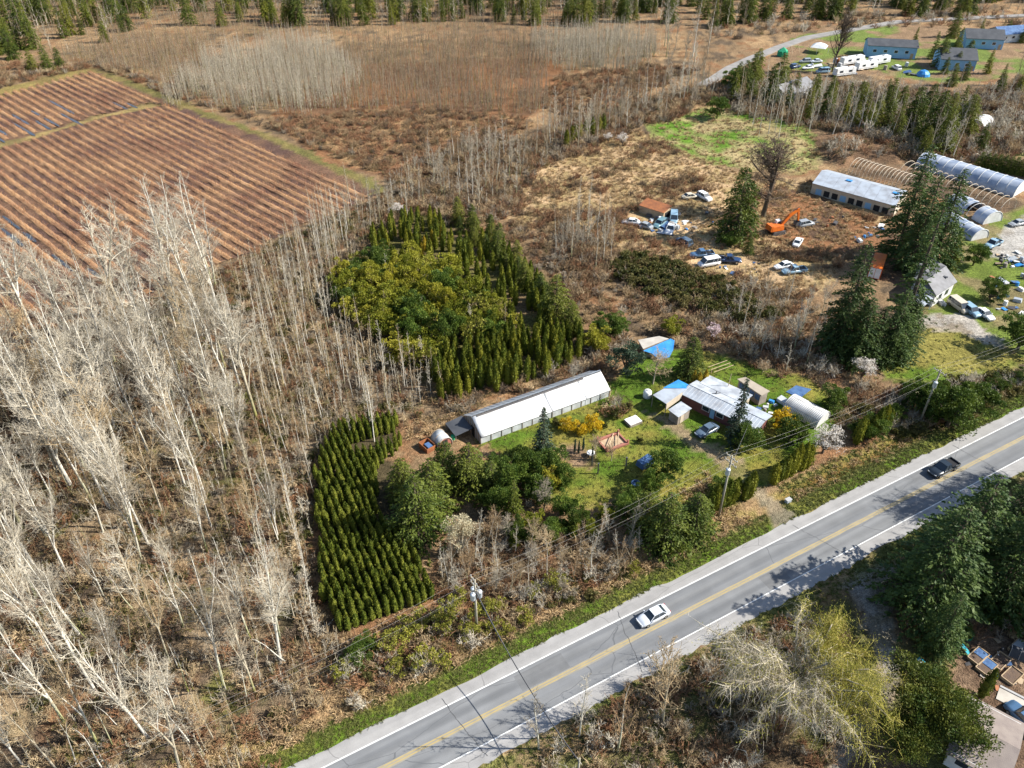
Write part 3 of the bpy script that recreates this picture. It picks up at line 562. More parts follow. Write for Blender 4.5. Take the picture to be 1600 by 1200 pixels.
# ---------------------------------------------------------------- planting
FOOT = [poly(q) for q in ([(726, 660), (748, 694), (956, 620), (925, 590)], [(1010, 640), (1050, 600), (1100, 600), (1205, 675), (1185, 692), (1060, 660)], [(1140, 600), (1165, 590), (1205, 615), (1190, 632)], [(1215, 640), (1240, 615), (1300, 655), (1280, 678)],
    [(1000, 555), (985, 530), (1050, 522), (1065, 555)], [(1262, 305), (1285, 270), (1420, 310), (1390, 340)], [(1325, 268), (1420, 250), (1640, 300), (1600, 345), (1520, 390), (1480, 380), (1420, 310)], [(1400, 470), (1420, 415), (1470, 410), (1500, 440), (1480, 485)], [(655, 705), (660, 680), (740, 660), (750, 690)])]
JUNK = [poly(q) for q in ([(970, 340), (1060, 322), (1080, 388), (1000, 368)], [(1078, 392), (1165, 388), (1170, 425), (1080, 425)], [(1205, 408), (1265, 408), (1268, 438), (1205, 436)], [(1180, 342), (1270, 338), (1270, 392), (1190, 378)], [(1065, 302), (1112, 302), (1112, 320), (1065, 320)])] + [DRIVE_MOUTH]
def clear(pts, gap=.4):
    t = road_t(pts[:, 0], pts[:, 1]); k = (t > 2.0 + gap) | (t < -8.8 - gap)
    for f in FOOT: k &= ~inside(pts[:, 0], pts[:, 1], f)
    return pts[k]
rnd = random.Random(11)
BIG = [bare_tree(100 + i, 24, .3 + .05 * (i % 3), .23, 34, fork=1 + i % 3, wob=.018, twig=1.4, km=('pale_twigs', 'pale_twigs', 'grey_twigs', 'pale_twigs', 'tan_twigs')[i % 5], tm=('birch_bark', 'alder_bark', 'birch_bark')[i % 3], dense=.8, up=.72) for i in range(10)]
SLIM = [bare_tree(200 + i, 15, .34, .13, 26, twig=1.5, wob=.012, trunk_r=.105, tm=('slim_bark', 'birch_bark', 'slim_bark')[i % 3], km=('tan_twigs', 'pale_twigs')[i % 2], up=1.0, dense=1.0) for i in range(6)]
GREY = [bare_tree(300 + i, 13, .22, .21, 28, twig=1.6, fork=i % 2, km=('grey_twigs', 'brown_twigs', 'pale_twigs')[i % 3], tm=('birch_bark', 'alder_bark')[i % 2], up=.95, trunk_r=.16) for i in range(6)]
WIDE = [bare_tree(400 + i, 9, .22, .36, 32, twig=1.7, fork=2, km=('tan_twigs', 'grey_twigs', 'brown_twigs')[i % 3], tm='alder_bark', up=.7, trunk_r=.16) for i in range(3)]
SNAG = [bare_tree(500 + i, 8, .55, .12, 6, wob=.03, trunk_r=.11, dense=.5) for i in range(4)]
def wood(name, kinds, pix, n, dmin, seed, lo, hi, label, group, ref, tilt=.03, holes=(), wide=(.85, 1.1)):
    cut = lo + (hi - lo) / 3, lo + (hi - lo) * 2 / 3
    for q in clear(spaced(poly(pix), n, dmin, seed, holes)):
        k = kinds[rnd.randrange(len(kinds))]; hh = rnd.uniform(lo, hi); s = hh / ref
        look = ('low' if hh < cut[0] else 'middling' if hh < cut[1] else 'very high') + ' ' + ('white' if k[0].materials[0].name in ('birch_bark', 'slim_bark') else 'brown-grey') + ' '
        plant(name, k, q, look + label, 'tree', group, (s * rnd.uniform(*wide), s * rnd.uniform(*wide), s), tilt=tilt)
wood('birch_tree', BIG, [(-110, 600), (60, 548), (160, 503), (300, 446), (345, 430), (345, 540), (160, 620), (-110, 700)], 42, 3.6, 1, 18, 31, 'leafless tree at the wood edge against the berry field', 'tall bare trees beside the berry field', 24)
wood('birch_tree', BIG, [(-110, 700), (160, 620), (345, 540), (410, 570), (410, 740), (300, 830), (-110, 870)], 66, 3.2, 2, 16, 29, 'leafless tree deep in the wood beyond the cedar nursery', 'tall bare trees in the middle of the wood', 24, wide=(.7, .95))
wood('birch_tree', BIG, [(-110, 870), (300, 830), (420, 770), (480, 950), (440, 1060), (330, 1230), (-110, 1260)], 46, 3.4, 3, 12, 25, 'leafless tree over brown brambles in the near corner of the wood', 'bare trees in the near corner of the wood', 24, .05, wide=(.55, .8))
wood('birch_snag', SNAG, [(-60, 960), (250, 930), (430, 900), (470, 1010), (330, 1230), (-60, 1240)], 26, 2.2, 4, 5, 10, 'broken birch trunk among the near brambles', 'broken birch trunks in the near corner', 8, .12)
wood('slender_birch', SLIM, [(385, 425), (470, 378), (530, 345), (550, 400), (528, 450), (525, 500), (480, 560), (400, 560)], 60, 1.5, 5, 6.5, 16, 'slender birch in the stand between berry field and yellow-green bushes', 'slender birches next to the yellow-green bushes', 15)
wood('slender_birch', SLIM, [(400, 560), (480, 540), (530, 500), (560, 545), (640, 605), (630, 655), (560, 680), (505, 700), (490, 790), (420, 770)], 66, 1.5, 6, 6, 15.5, 'slender birch in the stand behind the cedar nursery', 'slender birches behind the cedar nursery', 15)
wood('slender_birch', SLIM, [(430, 800), (492, 800), (500, 990), (450, 1010), (420, 900)], 10, 2.5, 7, 12, 18, 'slender birch along the bramble strip by the cedar nursery', 'slender birches along the bramble strip', 15)
wood('alder_tree', SLIM + GREY, [(470, 360), (560, 320), (650, 320), (640, 340), (590, 352), (520, 378)], 20, 2.4, 8, 8, 14, 'leafless tree at the far corner of the berry field', 'thin bare trees at the field corner', 14)
wood('hedgerow_tree', GREY, [(600, 320), (650, 265), (740, 225), (830, 225), (835, 290), (770, 330), (700, 330)], 62, 2.2, 9, 7, 13, 'leafless tree in the hedgerow between marsh and dry meadow', 'bare hedgerow trees between marsh and meadow', 13)
wood('hedgerow_tree', GREY, [(830, 250), (850, 205), (1000, 160), (1110, 128), (1130, 150), (1020, 190), (900, 238)], 80, 2.4, 10, 8, 15, 'leafless tree in the hedgerow running to the far driveway', 'bare hedgerow trees running to the far driveway', 13)
wood('alder_tree', SLIM + GREY, [(860, 395), (890, 345), (950, 350), (965, 400), (930, 425)], 26, 1.8, 12, 7, 12, 'leafless tree in the clump on the dry meadow slope', 'bare clump on the dry meadow', 13.5)
wood('alder_tree', GREY, [(1140, 480), (1200, 450), (1290, 480), (1300, 560), (1230, 590), (1160, 540)], 20, 3.0, 13, 7, 13, 'leafless tree beside the tall dark conifers', 'bare trees beside the tall conifers', 13)
wood('alder_tree', SLIM + GREY, [(1180, 215), (1330, 215), (1500, 262), (1500, 225), (1400, 190), (1250, 165), (1140, 170)], 80, 2.8, 14, 9, 17, 'leafless tree in the belt behind the spoil heaps', 'bare trees in the belt behind the spoil heaps', 14)
wood('alder_tree', GREY, [(1440, 150), (1640, 120), (1680, 235), (1520, 245)], 22, 4.0, 15, 8, 14, 'bare tree around the green paddock', 'bare trees around the paddock', 13)
wood('alder_tree', GREY + WIDE, [(700, 860), (780, 830), (880, 850), (960, 830), (1010, 860), (960, 905), (850, 935), (780, 930), (700, 915)], 36, 2.0, 16, 4, 8, 'bare shrubby tree in the tangle along the roadside', 'bare tangle between the garden and the road', 11, .08)
wood('alder_tree', SLIM, [(640, 575), (690, 600), (700, 625), (660, 640), (610, 600)], 14, 1.6, 17, 6, 9, 'thin sapling beside the upper cedar block', 'saplings beside the upper cedars', 15)
wood('alder_tree', SLIM, [(680, 900), (780, 870), (790, 920), (700, 925)], 6, 2, 18, 6, 9, 'thin straight sapling standing on the leaf litter near the nursery', 'saplings on the leaf litter', 15)
wood('alder_tree', GREY, [(1035, 60), (1110, 55), (1110, 130), (1040, 140)], 14, 4, 19, 12, 22, 'leafless tree by the far driveway', 'tall bare trees by the far driveway', 13)
# bare trees one can point to
def lone(name, kind, b, h, ref, label, sx=1.0, cat='tree', tilt=0.0): s = h / ref; return plant(name, kind, P(*b), label, cat, None, (s * sx, s * sx, s), tilt=tilt)
DARKT = [bare_tree(600 + i, 14, .2, .36, 30, fork=4, km='dark_twigs', tm='dark_bark', up=.75, trunk_r=.3, wob=.03, twig=2.2) for i in range(2)]
lone('bare_tree', DARKT[0], (1192, 338), 20, 14, 'big dark leafless tree with forked trunks next to the excavator', 1.7)
lone('bare_tree', DARKT[1], (1300, 112), 24, 14, 'tall dark leafless tree in front of the parked trailers', .7)
lone('bare_tree', WIDE[0], (1035, 1128), 14, 9, 'grey leafless tree reaching over the road edge beside the willow', .8)
lone('bare_tree', GREY[2], (905, 1150), 13, 13, 'pale leafless tree whose twigs cross the white edge line', .9)
lone('bare_tree', GREY[0], (842, 1170), 12, 13, 'grey twiggy tree at the bottom edge over the yellow lines', 1.0)
lone('bare_tree', GREY[4], (965, 1175), 13, 13, 'leafless tree between the willow and the near road edge', 1.0)
lone('bare_tree', WIDE[1], (895, 600), 6, 9, 'small bare fruit tree just past the end of the white greenhouse', 1.0)
lone('bare_tree', WIDE[0], (1020, 600), 8, 9, 'tan twiggy bare tree behind the house carport', 1.2)
lone('bare_tree', WIDE[1], (850, 795), 6.5, 9, 'grey bare fruit tree below the blue-green spruce', 1.1)
lone('bare_tree', WIDE[2], (955, 720), 4.5, 9, 'small bare tree beside the red timber frame', 1.1)
lone('bare_tree', WIDE[0], (930, 715), 4.5, 9, 'pale bare garden tree by the round white table', 1.1)
lone('bare_tree', WIDE[2], (1190, 585), 4, 9, 'low brown bare bush behind the tan shed', 1.6)
lone('bare_tree', SLIM[2], (1158, 525), 13, 15, 'thin pale leafless tree rising from the dark bushes by the conifers', 1.0)
lone('bare_tree', WIDE[1], (735, 262), 12, 9, 'white-barked spreading bare tree in the hedgerow', 1.0)
lone('bare_tree', SLIM[0], (1256, 560), 11, 15, 'pale slim dead tree in the shadow of the tall conifers', 1.2)
lone('bare_tree', SLIM[3], (585, 690), 14, 15, 'white birch group leader standing right behind the nursery corner', 1.3)

# columnar cedars of the nursery: the nearest 300 each a thing, the rest one mass
CED = [column_tree(700 + i, 3.6, .5, 330, 'cedar_leaf', .23) for i in range(7)]
CEDO = [column_tree(720 + i, 5.2, .62, 420, 'cedar_olive', .3) for i in range(6)]
nu = Vector((math.cos(math.radians(25)), math.sin(math.radians(25)), 0)); nv = Vector((-nu.y, nu.x, 0)); o0 = P(530, 993); spots = []
NHOLE = [poly([(590, 728), (622, 712), (650, 745), (652, 835), (640, 850), (590, 815)]), poly([(545, 700), (640, 672), (640, 690), (560, 716)])]
for i in range(-14, 22):
    for j in range(-2, 60):
        q = o0 + nu * (i * 1.06 + .5) + nv * (j * .98 + .4); x = q.x + rnd.gauss(0, .07); y = q.y + rnd.gauss(0, .1)
        if inside(x, y, NURSERY) and not any(inside(x, y, h) for h in NHOLE) and rnd.random() > .06: spots.append((x, y, i, j))
spots.sort(key=lambda p: p[1])
imin = min(s[2] for s in spots); jmin = {}
for s in spots: jmin.setdefault(s[2], []).append(s[3])
for (x, y, i, j) in spots[:300]:
    jj = sorted(jmin[i]).index(j) + 1
    plant('nursery_cedar', CED[rnd.randrange(7)], (x, y), 'small columnar nursery cedar, %s row from the birches, %s from the road end' % (nth(i - imin + 1), nth(jj)), 'cedar', 'nursery cedars standing in close rows', (rnd.uniform(.8, 1.25), rnd.uniform(.8, 1.25), rnd.uniform(.7, 1.15)), names=('trunk', 'foliage'), tilt=.03)
scatter('cedar_rows', 'back rows of small columnar cedars at the birch end of the nursery block', [c[1] for c in CED], np.array([s[:2] for s in spots[300:]]), .82, 1.1, 3, cat='cedars')
def grove(name, kinds, pix, n, dmin, seed, lo, hi, ref, label, group, cat='cedar', names=('trunk', 'foliage'), sx=(.85, 1.2), holes=()):
    for q in spaced(poly(pix), n, dmin, seed, holes):
        s = rnd.uniform(lo, hi) / ref; f = (s * ref - lo) / (hi - lo); w = s * rnd.uniform(*sx); plant(name, kinds[rnd.randrange(len(kinds))], q, ('low ' if f < .33 else 'middling ' if f < .67 else 'high ') + ('slim ' if w / s < sx[0] + (sx[1] - sx[0]) / 2 else 'broad ') + label, cat, group, (w, w, s), names=names)
grove('columnar_cedar', CEDO, [(672, 575), (710, 552), (790, 535), (905, 520), (912, 560), (880, 585), (800, 605), (745, 622), (688, 630)], 130, 1.1, 21, 4.2, 6.2, 5.2, 'columnar green cedar in the upper block behind the white greenhouse', 'columnar cedars behind the greenhouse', sx=(.95, 1.3))
grove('columnar_cedar', CEDO, [(572, 402), (588, 372), (640, 345), (705, 345), (712, 380), (670, 410), (620, 428)], 56, 1.3, 22, 4.0, 6.0, 5.2, 'columnar dark cedar in the far corner block beyond the yellow-green bushes', 'columnar cedars in the far corner block', sx=(.95, 1.3))
grove('columnar_cedar', CEDO, [(698, 388), (770, 380), (840, 440), (872, 515), (800, 535), (742, 490)], 70, 1.4, 23, 4.5, 6.5, 5.2, 'columnar cedar on the slope between bushes and dark evergreen clump', 'columnar cedars between the bushes and the evergreen clump', sx=(.95, 1.4))
GOLD = [column_tree(740 + i, 4.5, .6, 420, 'golden_leaf', .3) for i in range(3)]
for i, b in enumerate([(652, 385), (664, 392), (676, 383), (690, 378), (660, 405)]): plant('golden_cedar', GOLD[i % 3], P(*b), 'golden yellow columnar cedar among the dark far corner cedars', 'cedar', 'golden cedars in the far corner block', rnd.uniform(.9, 1.2), names=('trunk', 'foliage'))
for i, b in enumerate([(1082, 606), (1090, 608), (1100, 604)]): plant('golden_cedar', GOLD[i], P(*b), ('golden yellow columnar cedar behind the house, end next to the dark cedar', 'middle one of the three golden cedars behind the house', 'golden yellow columnar cedar behind the house, nearest the shed')[i], 'cedar', 'golden cedars behind the house', (1.1, 1.1, .9), names=('trunk', 'foliage'))
HEDGE = [column_tree(760 + i, 6, .75, 620, 'cedar_olive', .34, 1.6) for i in range(3)]
for nm, line, n, h in (('by the pole at the house driveway', [(1106, 800), (1168, 775)], 8, (4.6, 6.4)), ('under the white blossom tree at the road', [(1206, 755), (1260, 731)], 7, (4.4, 6.4)), ('along the road past the white blossom', [(1335, 692), (1385, 668)], 6, (4.0, 6))):
    a, b = P(*line[0]), P(*line[1])
    for i in range(n): q = a.lerp(b, i / (n - 1)); s = rnd.uniform(*h) / 6; plant('hedge_cedar', HEDGE[i % 3], q + RN * rnd.uniform(-.4, .4), 'tall olive columnar cedar in the clipped row ' + nm, 'cedar', 'row of columnar cedars ' + nm, (1.05, 1.05, s), names=('trunk', 'foliage'))
YOUNG = column_tree(780, 4, .4, 300, 'spruce_leaf', .24)
for i, b in enumerate([(905, 218), (915, 215), (925, 212), (935, 208), (893, 226), (885, 232), (942, 206), (898, 222)]): plant('hedge_cedar', HEDGE[i % 3], P(*b), 'bright green columnar cedar in the short hedge on the far meadow edge', 'cedar', 'short cedar hedge on the far meadow edge', (1.3, 1.3, 1.0), names=('trunk', 'foliage'))
for b in [(898, 706), (904, 708), (911, 703), (925, 718)]: plant('columnar_cedar', YOUNG, P(*b), 'thin dark columnar cedar beside the bare soil bed in the garden', 'cedar', 'thin dark cedars at the bare soil bed', (.55, .55, .75), names=('trunk', 'foliage'))

# big conifers, each placed on its own
FIRS = [fir(800 + i, 30, 6.4, 50, 8, 'fir_leaf', .55, .05, .36, power=.68, dens=8.5) for i in range(3)]
THIN = fir(810, 34, 4.6, 48, 6, 'fir_leaf', .55, .2, .3, dens=8, gap=.35)
RED = [fir(820 + i, 12, 4.2, 32, 9, 'redcedar_leaf', .4, .02, .42, .6, 10, .05) for i in range(3)]
SPR = fir(830, 14, 2.4, 36, 8, 'spruce_leaf', .42, .04, .22, .8, 8, .05)
OLV = fir(840, 12, 2.6, 30, 8, 'cedar_olive', .45, .03, .35, .75, 8, .08)
BN = ('trunk', 'branches')
def conifer(k, b, h, ref, label, sx=1.0, name='conifer', tilt=0): s = h / ref; return plant(name, k, P(*b), label, 'conifer', None, (s * sx, s * sx, s), names=BN, tilt=tilt)
conifer(FIRS[0], (1306, 556), HT((1306, 556), 372), 30, 'tall dark fir standing nearest the bare grey trees', 1.1)
conifer(FIRS[1], (1358, 566), 13, 30, 'broad dark fir in front of the grey-roofed neighbour house', 1.6); conifer(FIRS[2], (1405, 555), 14, 30, 'broad low fir by the lawn below the neighbour house', 1.6); conifer(FIRS[0], (1300, 548), 14, 30, 'low broad fir at the outer side of the tall firs', 1.5); conifer(FIRS[1], (1335, 568), 15, 30, 'broad dark fir filling the gap behind the white blossom', 1.7); conifer(FIRS[0], (1385, 562), 16, 30, 'broad dark fir below the grey roof, next to the lawn', 1.6)
conifer(THIN, (1398, 545), HT((1398, 545), 300), 34, 'tallest open fir with its bare trunk showing before the grey roof', 1.05)
conifer(FIRS[2], (1402, 400), HT((1402, 400), 222), 30, 'tall dark fir rising in front of the long white tunnel', 1.15)
conifer(FIRS[0], (1420, 425), HT((1420, 425), 268), 30, 'dark fir between the orange container and the hoop frames', 1.1)
conifer(FIRS[1], (1455, 418), HT((1455, 418), 262), 30, 'dark fir in front of the white gable ends of the tunnels', 1.3)
conifer(OLV, (1482, 418), HT((1482, 418), 355), 12, 'olive green conifer next to the light blue pickup drive', 1.2)
conifer(FIRS[2], (1330, 555), 13, 30, 'shorter dark fir at the foot of the tall firs', 1.6)
conifer(RED[0], (1148, 372), HT((1148, 372), 258), 12, 'bushy dark conifer standing alone between junk cars and excavator', 1.05)
conifer(RED[1], (1168, 398), 6, 12, 'small bright ivy-green conifer below the lone bushy conifer', .8)
conifer(SPR, (1146, 693), HT((1146, 693), 590), 14, 'narrow pointed spruce in front of the house roof', .85)
conifer(SPR, (848, 712), HT((848, 712), 635), 14, 'blue-green spruce in front of the white greenhouse', 1.15)
for b, h, sx, lb in (((655, 838), 12.5, 1.35, 'large dark cedar beside the lower nursery rows'), ((676, 800), 11, 1.3, 'dark spreading cedar behind the largest nursery cedar'), ((735, 765), 9.5, 1.4, 'green spreading cedar below the gable of the white greenhouse'), ((768, 770), 7, 1.4, 'bushy green cedar next to the bare saplings by the greenhouse'), ((698, 756), 9, 1.3, 'green cedar below the small barrel shed'), ((632, 778), 8.5, 1.25, 'dark cedar throwing shade over the nursery rows')):
    conifer(RED[rnd.randrange(3)], b, h, 12, lb, sx)
conifer(OLV, (803, 808), 8, 12, 'olive pointed conifer at the edge of the garden lawn', .95)
for b, h, sx, lb in (((868, 500), 11, 1.2, 'dark bushy conifer clump above the upper cedar block, tallest'), ((845, 478), 8, 1.2, 'dark bushy conifer behind the tallest of its clump'), ((892, 515), 7, 1.2, 'low dark conifer at the foot of the evergreen clump'), ((820, 450), 7, 1.2, 'dark conifer on the upper edge of the evergreen clump')):
    conifer(RED[rnd.randrange(3)], b, h, 12, lb, sx)
conifer(RED[2], (1076, 590), 9.5, 12, 'dark rounded cedar between the blue tarp and the golden cedars', 1.15)
for b, h, sx, lb in (((1036, 852), 11, 1.4, 'big glossy dark conifer at the roadside, nearest the road'), ((1082, 836), 9, 1.5, 'dark conifer between the big roadside conifer and the pole'), ((1008, 828), 8, 1.5, 'dark conifer on the garden side of the big roadside conifer'), ((1120, 790), 5, 1.1, 'low dark conifer behind the driveway cedar row')):
    conifer(RED[rnd.randrange(3)], b, h, 12, lb, sx)
for b, h, sx, k, lb in (((1440, 952), 20, 1.4, 0, 'large dark conifer overhanging the shaded gravel drive'), ((1482, 905), 20, 1.35, 1, 'large dark conifer behind the shaded gravel drive'), ((1550, 945), 20, 1.25, 2, 'large dark conifer above the garden beds'), ((1462, 1018), 12, 1.0, 1, 'lower bushy conifer next to the raised garden beds'), ((1625, 905), 22, 1.2, 0, 'dark roadside conifer at the frame edge across from the pickup'), ((1660, 1000), 17, 1.2, 2, 'dark conifer behind the garden at the frame edge'), ((1560, 860), 15, 1.35, 1, 'dark conifer at the road edge beyond the shaded drive')):
    conifer(FIRS[k], b, h, 30, lb, sx * 1.35, tilt=.02)
for b, h in (((1145, 160), 14), ((1160, 150), 12), ((1200, 165), 13), ((1215, 150), 16), ((1340, 190), 12), ((1385, 180), 13), ((1420, 215), 15), ((1452, 230), 17), ((1470, 240), 14), ((1505, 215), 15), ((1495, 190), 13), ((1180, 130), 12), ((1295, 175), 10), ((1265, 165), 9), ((1365, 205), 11), ((1440, 245), 10), ((1530, 235), 9), ((1478, 200), 12)):
    plant('conifer', RED[rnd.randrange(3)] if rnd.random() < .6 else OLV, P(*b), 'green conifer in the tree belt behind the spoil heaps', 'conifer', 'conifers in the belt behind the spoil heaps', h / 12 * rnd.uniform(.9, 1.1), names=BN)
for q in spaced(poly([(1135, 165), (1150, 125), (1290, 150), (1420, 170), (1510, 190), (1500, 255), (1420, 240), (1330, 212), (1220, 190)]), 34, 5, 141):
    plant('conifer', (RED + [OLV, OLV])[rnd.randrange(5)], q, 'dark conifer among bare trees in the belt between meadow and far yard', 'conifer', 'conifers between the meadow and the far yard', rnd.uniform(.6, 1.1), names=BN)
for b, h in (((10, 72), 16), ((22, 92), 11), ((52, 108), 8), ((76, 112), 10), ((95, 106), 8), ((165, 66), 9), ((-20, 80), 15), ((35, 50), 18)): plant('conifer', RED[rnd.randrange(3)], P(*b), 'green conifer at the far end of the berry field', 'conifer', 'conifers beyond the berry field', h / 12, names=BN)
for i in range(16): plant('hedge_conifer', RED[i % 3], P(1530 + i * 9, 262 + i * 1.6), 'dark clipped conifer in the hedge behind the long white tunnel', 'conifer', 'dark conifer hedge behind the tunnel', (.55, .55, .42), names=BN)

# rounded evergreens, bushes and blossom
BOX = [leafy(900 + i, 4.2, 4.6, 36, 130, 'box_leaf', .25, twigs=('tan_twigs', 60)) for i in range(4)]; LAU = [leafy(910 + i, 4.5, 5, 38, 200, 'laurel_leaf', .21) for i in range(3)]
BRT = [leafy(920 + i, 7, 8, 60, 230, 'bright_leaf', .24, .2, twigs=('tan_twigs', 120)) for i in range(2)]; SPG = [leafy(930 + i, 4, 4.2, 26, 46, 'spring_leaf', .28, twigs=('tan_twigs', 160)) for i in range(2)]
BRM = [leafy(940 + i, 1.5, 3.6, 22, 60, 'bramble_leaf', .3, .02, twigs=('brown_twigs', 70)) for i in range(4)]
FOR = [leafy(950 + i, 2.2, 3.2, 26, 70, 'forsythia', .22, .1, twigs=('tan_twigs', 90)) for i in range(2)]; BLO = [leafy(960 + i, 6, 6.5, 34, 52, 'blossom', .24, .25, twigs=('grey_twigs', 300)) for i in range(2)]
PNK = leafy(970, 3.6, 4, 24, 34, 'pink_blossom', .22, .2, twigs=('grey_twigs', 240)); CAT = leafy(980, 8, 6.5, 36, 70, 'catkin', .26, .3, tm='alder_bark', twigs=('tan_twigs', 300)); PIN = leafy(985, 6.5, 7, 34, 90, 'spruce_leaf', .4, .1, dirup=.8)
SC = ('stem', 'foliage')
YG = [(530, 445), (560, 425), (610, 422), (680, 430), (760, 485), (800, 520), (760, 535), (690, 548), (660, 590), (640, 585), (600, 530), (545, 495)]
for q in spaced(poly(YG), 84, 2.5, 31):
    k = rnd.randrange(13); zs = rnd.uniform(1.0, 1.9); ws = rnd.uniform(.9, 1.55)
    plant('evergreen_bush', (BOX + BOX + LAU + SPG)[k], q, ('high ' if zs > 1.6 else 'middling ' if zs > 1.3 else 'low ') + ('broad ' if ws > 1.22 else 'slim ') + ('yellow-green' if k < 8 else 'dark green' if k < 11 else 'pale leafing') + ' bush in the thicket between birches and upper cedars', 'bush', 'thicket bushes between birches and cedars', (ws, ws * rnd.uniform(.85, 1.15), zs), names=SC)
for q in spaced(poly(YG), 16, 5, 131): plant('thicket_cedar', CEDO[rnd.randrange(6)], q, 'olive columnar cedar poking out of the yellow-green thicket', 'cedar', 'cedars poking out of the yellow-green thicket', (1.3, 1.3, rnd.uniform(.9, 1.2)), names=('trunk', 'foliage'))
for q in spaced(poly(YG), 8, 6, 132): plant('alder_tree', GREY[rnd.randrange(6)], q, 'bare tree standing in the yellow-green thicket', 'tree', 'bare trees in the yellow-green thicket', rnd.uniform(.45, .6))
for b, s, k, lb in (((640, 505), 1.3, 0, 'dark green round bush inside the yellow-green thicket'), ((930, 548), 1.3, 3, 'bright yellow-green bush past the greenhouse end'), ((948, 525), 1.2, 1, 'dark green bush above the bright bush past the greenhouse'), ((965, 520), 1.0, 2, 'small dark bush next to the grey flat roof'), ((1048, 522), 1.0, 3, 'yellow-green bush behind the blue tarp'), ((1035, 748), 1.25, 0, 'dark round bush behind the blue tarped trailer in the garden'), ((1480, 665), 1.9, 1, 'big glossy dark bush above the road by the second pole'), ((1450, 645), 1.5, 2, 'dark bush beside the second pole'), ((1515, 650), 1.5, 0, 'dark green bush on the verge across from the pickup'), ((1232, 690), 1.1, 1, 'dark green bush beneath the forsythia by the house'), ((1165, 700), 1.1, 0, 'dark green shrub at the foot of the narrow spruce'), ((1590, 545), 1.8, 2, 'dark round bush at the frame edge beside the neighbour drive'), ((1520, 415), 1.2, 0, 'dark round bush near the light blue pickup'), ((1545, 470), 1.2, 1, 'dark bush beside the scrap heap in the neighbour yard'), ((870, 740), 1.1, 2, 'dark blue-green shrub below the spruce on the lawn'), ((835, 745), 1.0, 0, 'dark shrub at the side of the garden spruce'), ((845, 770), .9, 1, 'low dark shrub over the bare fruit tree'), ((1125, 770), .8, 2, 'low dark bush between driveway and cedar row'), ((560, 1035), .7, 0, 'dark green bush in the roadside brambles below the nursery'), ((572, 1015), .6, 1, 'small glossy bush at the nursery corner'), ((1140, 385), .8, 2, 'small dark shrub under the lone bushy conifer'), ((1300, 640), 1.1, 1, 'dark bush between white tunnel and verge'), ((1120, 185), 1.6, 0, 'dark bush at the far driveway bend'), ((1142, 140), 1.6, 1, 'dark bush beside the far driveway')):
    plant('evergreen_bush', (LAU + BOX)[k], P(*b), lb, 'bush', None, s, names=SC)
plant('pine_tree', PIN, P(978, 585), 'grey-green rounded pine between greenhouse end and blue tarp', 'tree', None, 1.0, names=('trunk', 'crown'))
plant('evergreen_tree', BRT[0], P(1425, 1122), 'large light green leafy tree at the near corner by the garden beds', 'tree', None, (1.2, 1.2, 1.1), names=('trunk', 'crown')); plant('evergreen_tree', BRT[1], P(1470, 1160), 'light green leafy tree between the corner tree and the brown roof', 'tree', None, 1.05, names=('trunk', 'crown'))
plant('evergreen_tree', BRT[1], P(1405, 1180), 'dark green leafy tree at the foot of the corner tree', 'tree', None, .8, names=('trunk', 'crown'))
for i, b in enumerate([(885, 672), (908, 676), (925, 670)]): plant('forsythia_bush', FOR[i % 2], P(*b), ('forsythia in full yellow bloom by the greenhouse, end next to the spruce', 'middle yellow forsythia by the greenhouse', 'yellow forsythia nearest the red timber frame')[i], 'bush', 'yellow forsythia by the greenhouse', rnd.uniform(1, 1.2), names=SC)
plant('forsythia_bush', FOR[0], P(1222, 668), 'yellow forsythia between house end and white tunnel', 'bush', None, 1.5, names=SC)
plant('blossom_tree', BLO[0], P(1285, 708), 'white blossoming tree at the roadside end of the white tunnel', 'tree', None, .9, names=('trunk', 'crown')); plant('blossom_tree', BLO[1], P(1345, 592), 'pale blossoming tree at the lawn corner', 'tree', None, .75, names=('trunk', 'crown')); plant('blossom_tree', PNK, P(1112, 530), 'pink blossoming tree by the dark thicket behind the house', 'tree', None, 1.0, names=('trunk', 'crown'))
plant('blossom_tree', BLO[1], P(622, 340), 'white blossoming shrub by the far corner cedars', 'tree', None, .65, names=('trunk', 'crown')); plant('blossom_tree', BLO[0], P(972, 228), 'small white blossoming tree by the far cedar hedge', 'tree', None, .6, names=('trunk', 'crown')); plant('blossom_tree', BLO[1], P(950, 224), 'faint blossoming shrub next to the far cedar hedge', 'tree', None, .5, names=('trunk', 'crown'))
plant('catkin_tree', CAT, P(722, 868), 'pale cream rounded willow covered in catkins near the nursery', 'tree', None, (.8, .8, .95), names=('trunk', 'crown'))
for i, q in enumerate(spaced(poly([(945, 425), (985, 402), (1080, 425), (1150, 460), (1215, 500), (1150, 505), (1040, 475)]), 52, 2.5, 36)): plant('bramble_mound', BRM[i % 4], q, 'rounded olive bramble mound on the bank below the junk cars', 'bramble', 'olive bramble mounds on the bank', (1.3, 1.3, 1.5), names=SC)
for i, q in enumerate(clear(spaced(poly([(520, 1060), (560, 1010), (700, 950), (800, 930), (1000, 880), (1000, 900), (800, 985), (640, 1065)]), 34, 1.8, 37))): plant('bramble_mound', (BRM + [SPG[0]])[i % 5] if i % 3 else SPG[i % 2], q, ('low ' if i % 3 else 'leafing ') + 'tangled bush on the roadside bank ' + ('below the nursery' if q[0] < P(745, 984).x else 'past the transformer pole'), 'bramble', 'bushes on the roadside bank', rnd.uniform(.55, .9), names=SC)
for b, s, lb in (((655, 985), .9, 'pale green leafing bush below the pole with three transformers'), ((690, 985), .8, 'green leafing bush at the foot of the transformer pole'), ((820, 970), .7, 'yellow-green leafing bush on the roadside bank past the pole')): plant('leafing_bush', SPG[0], P(*b), lb, 'bush', None, s, names=SC)

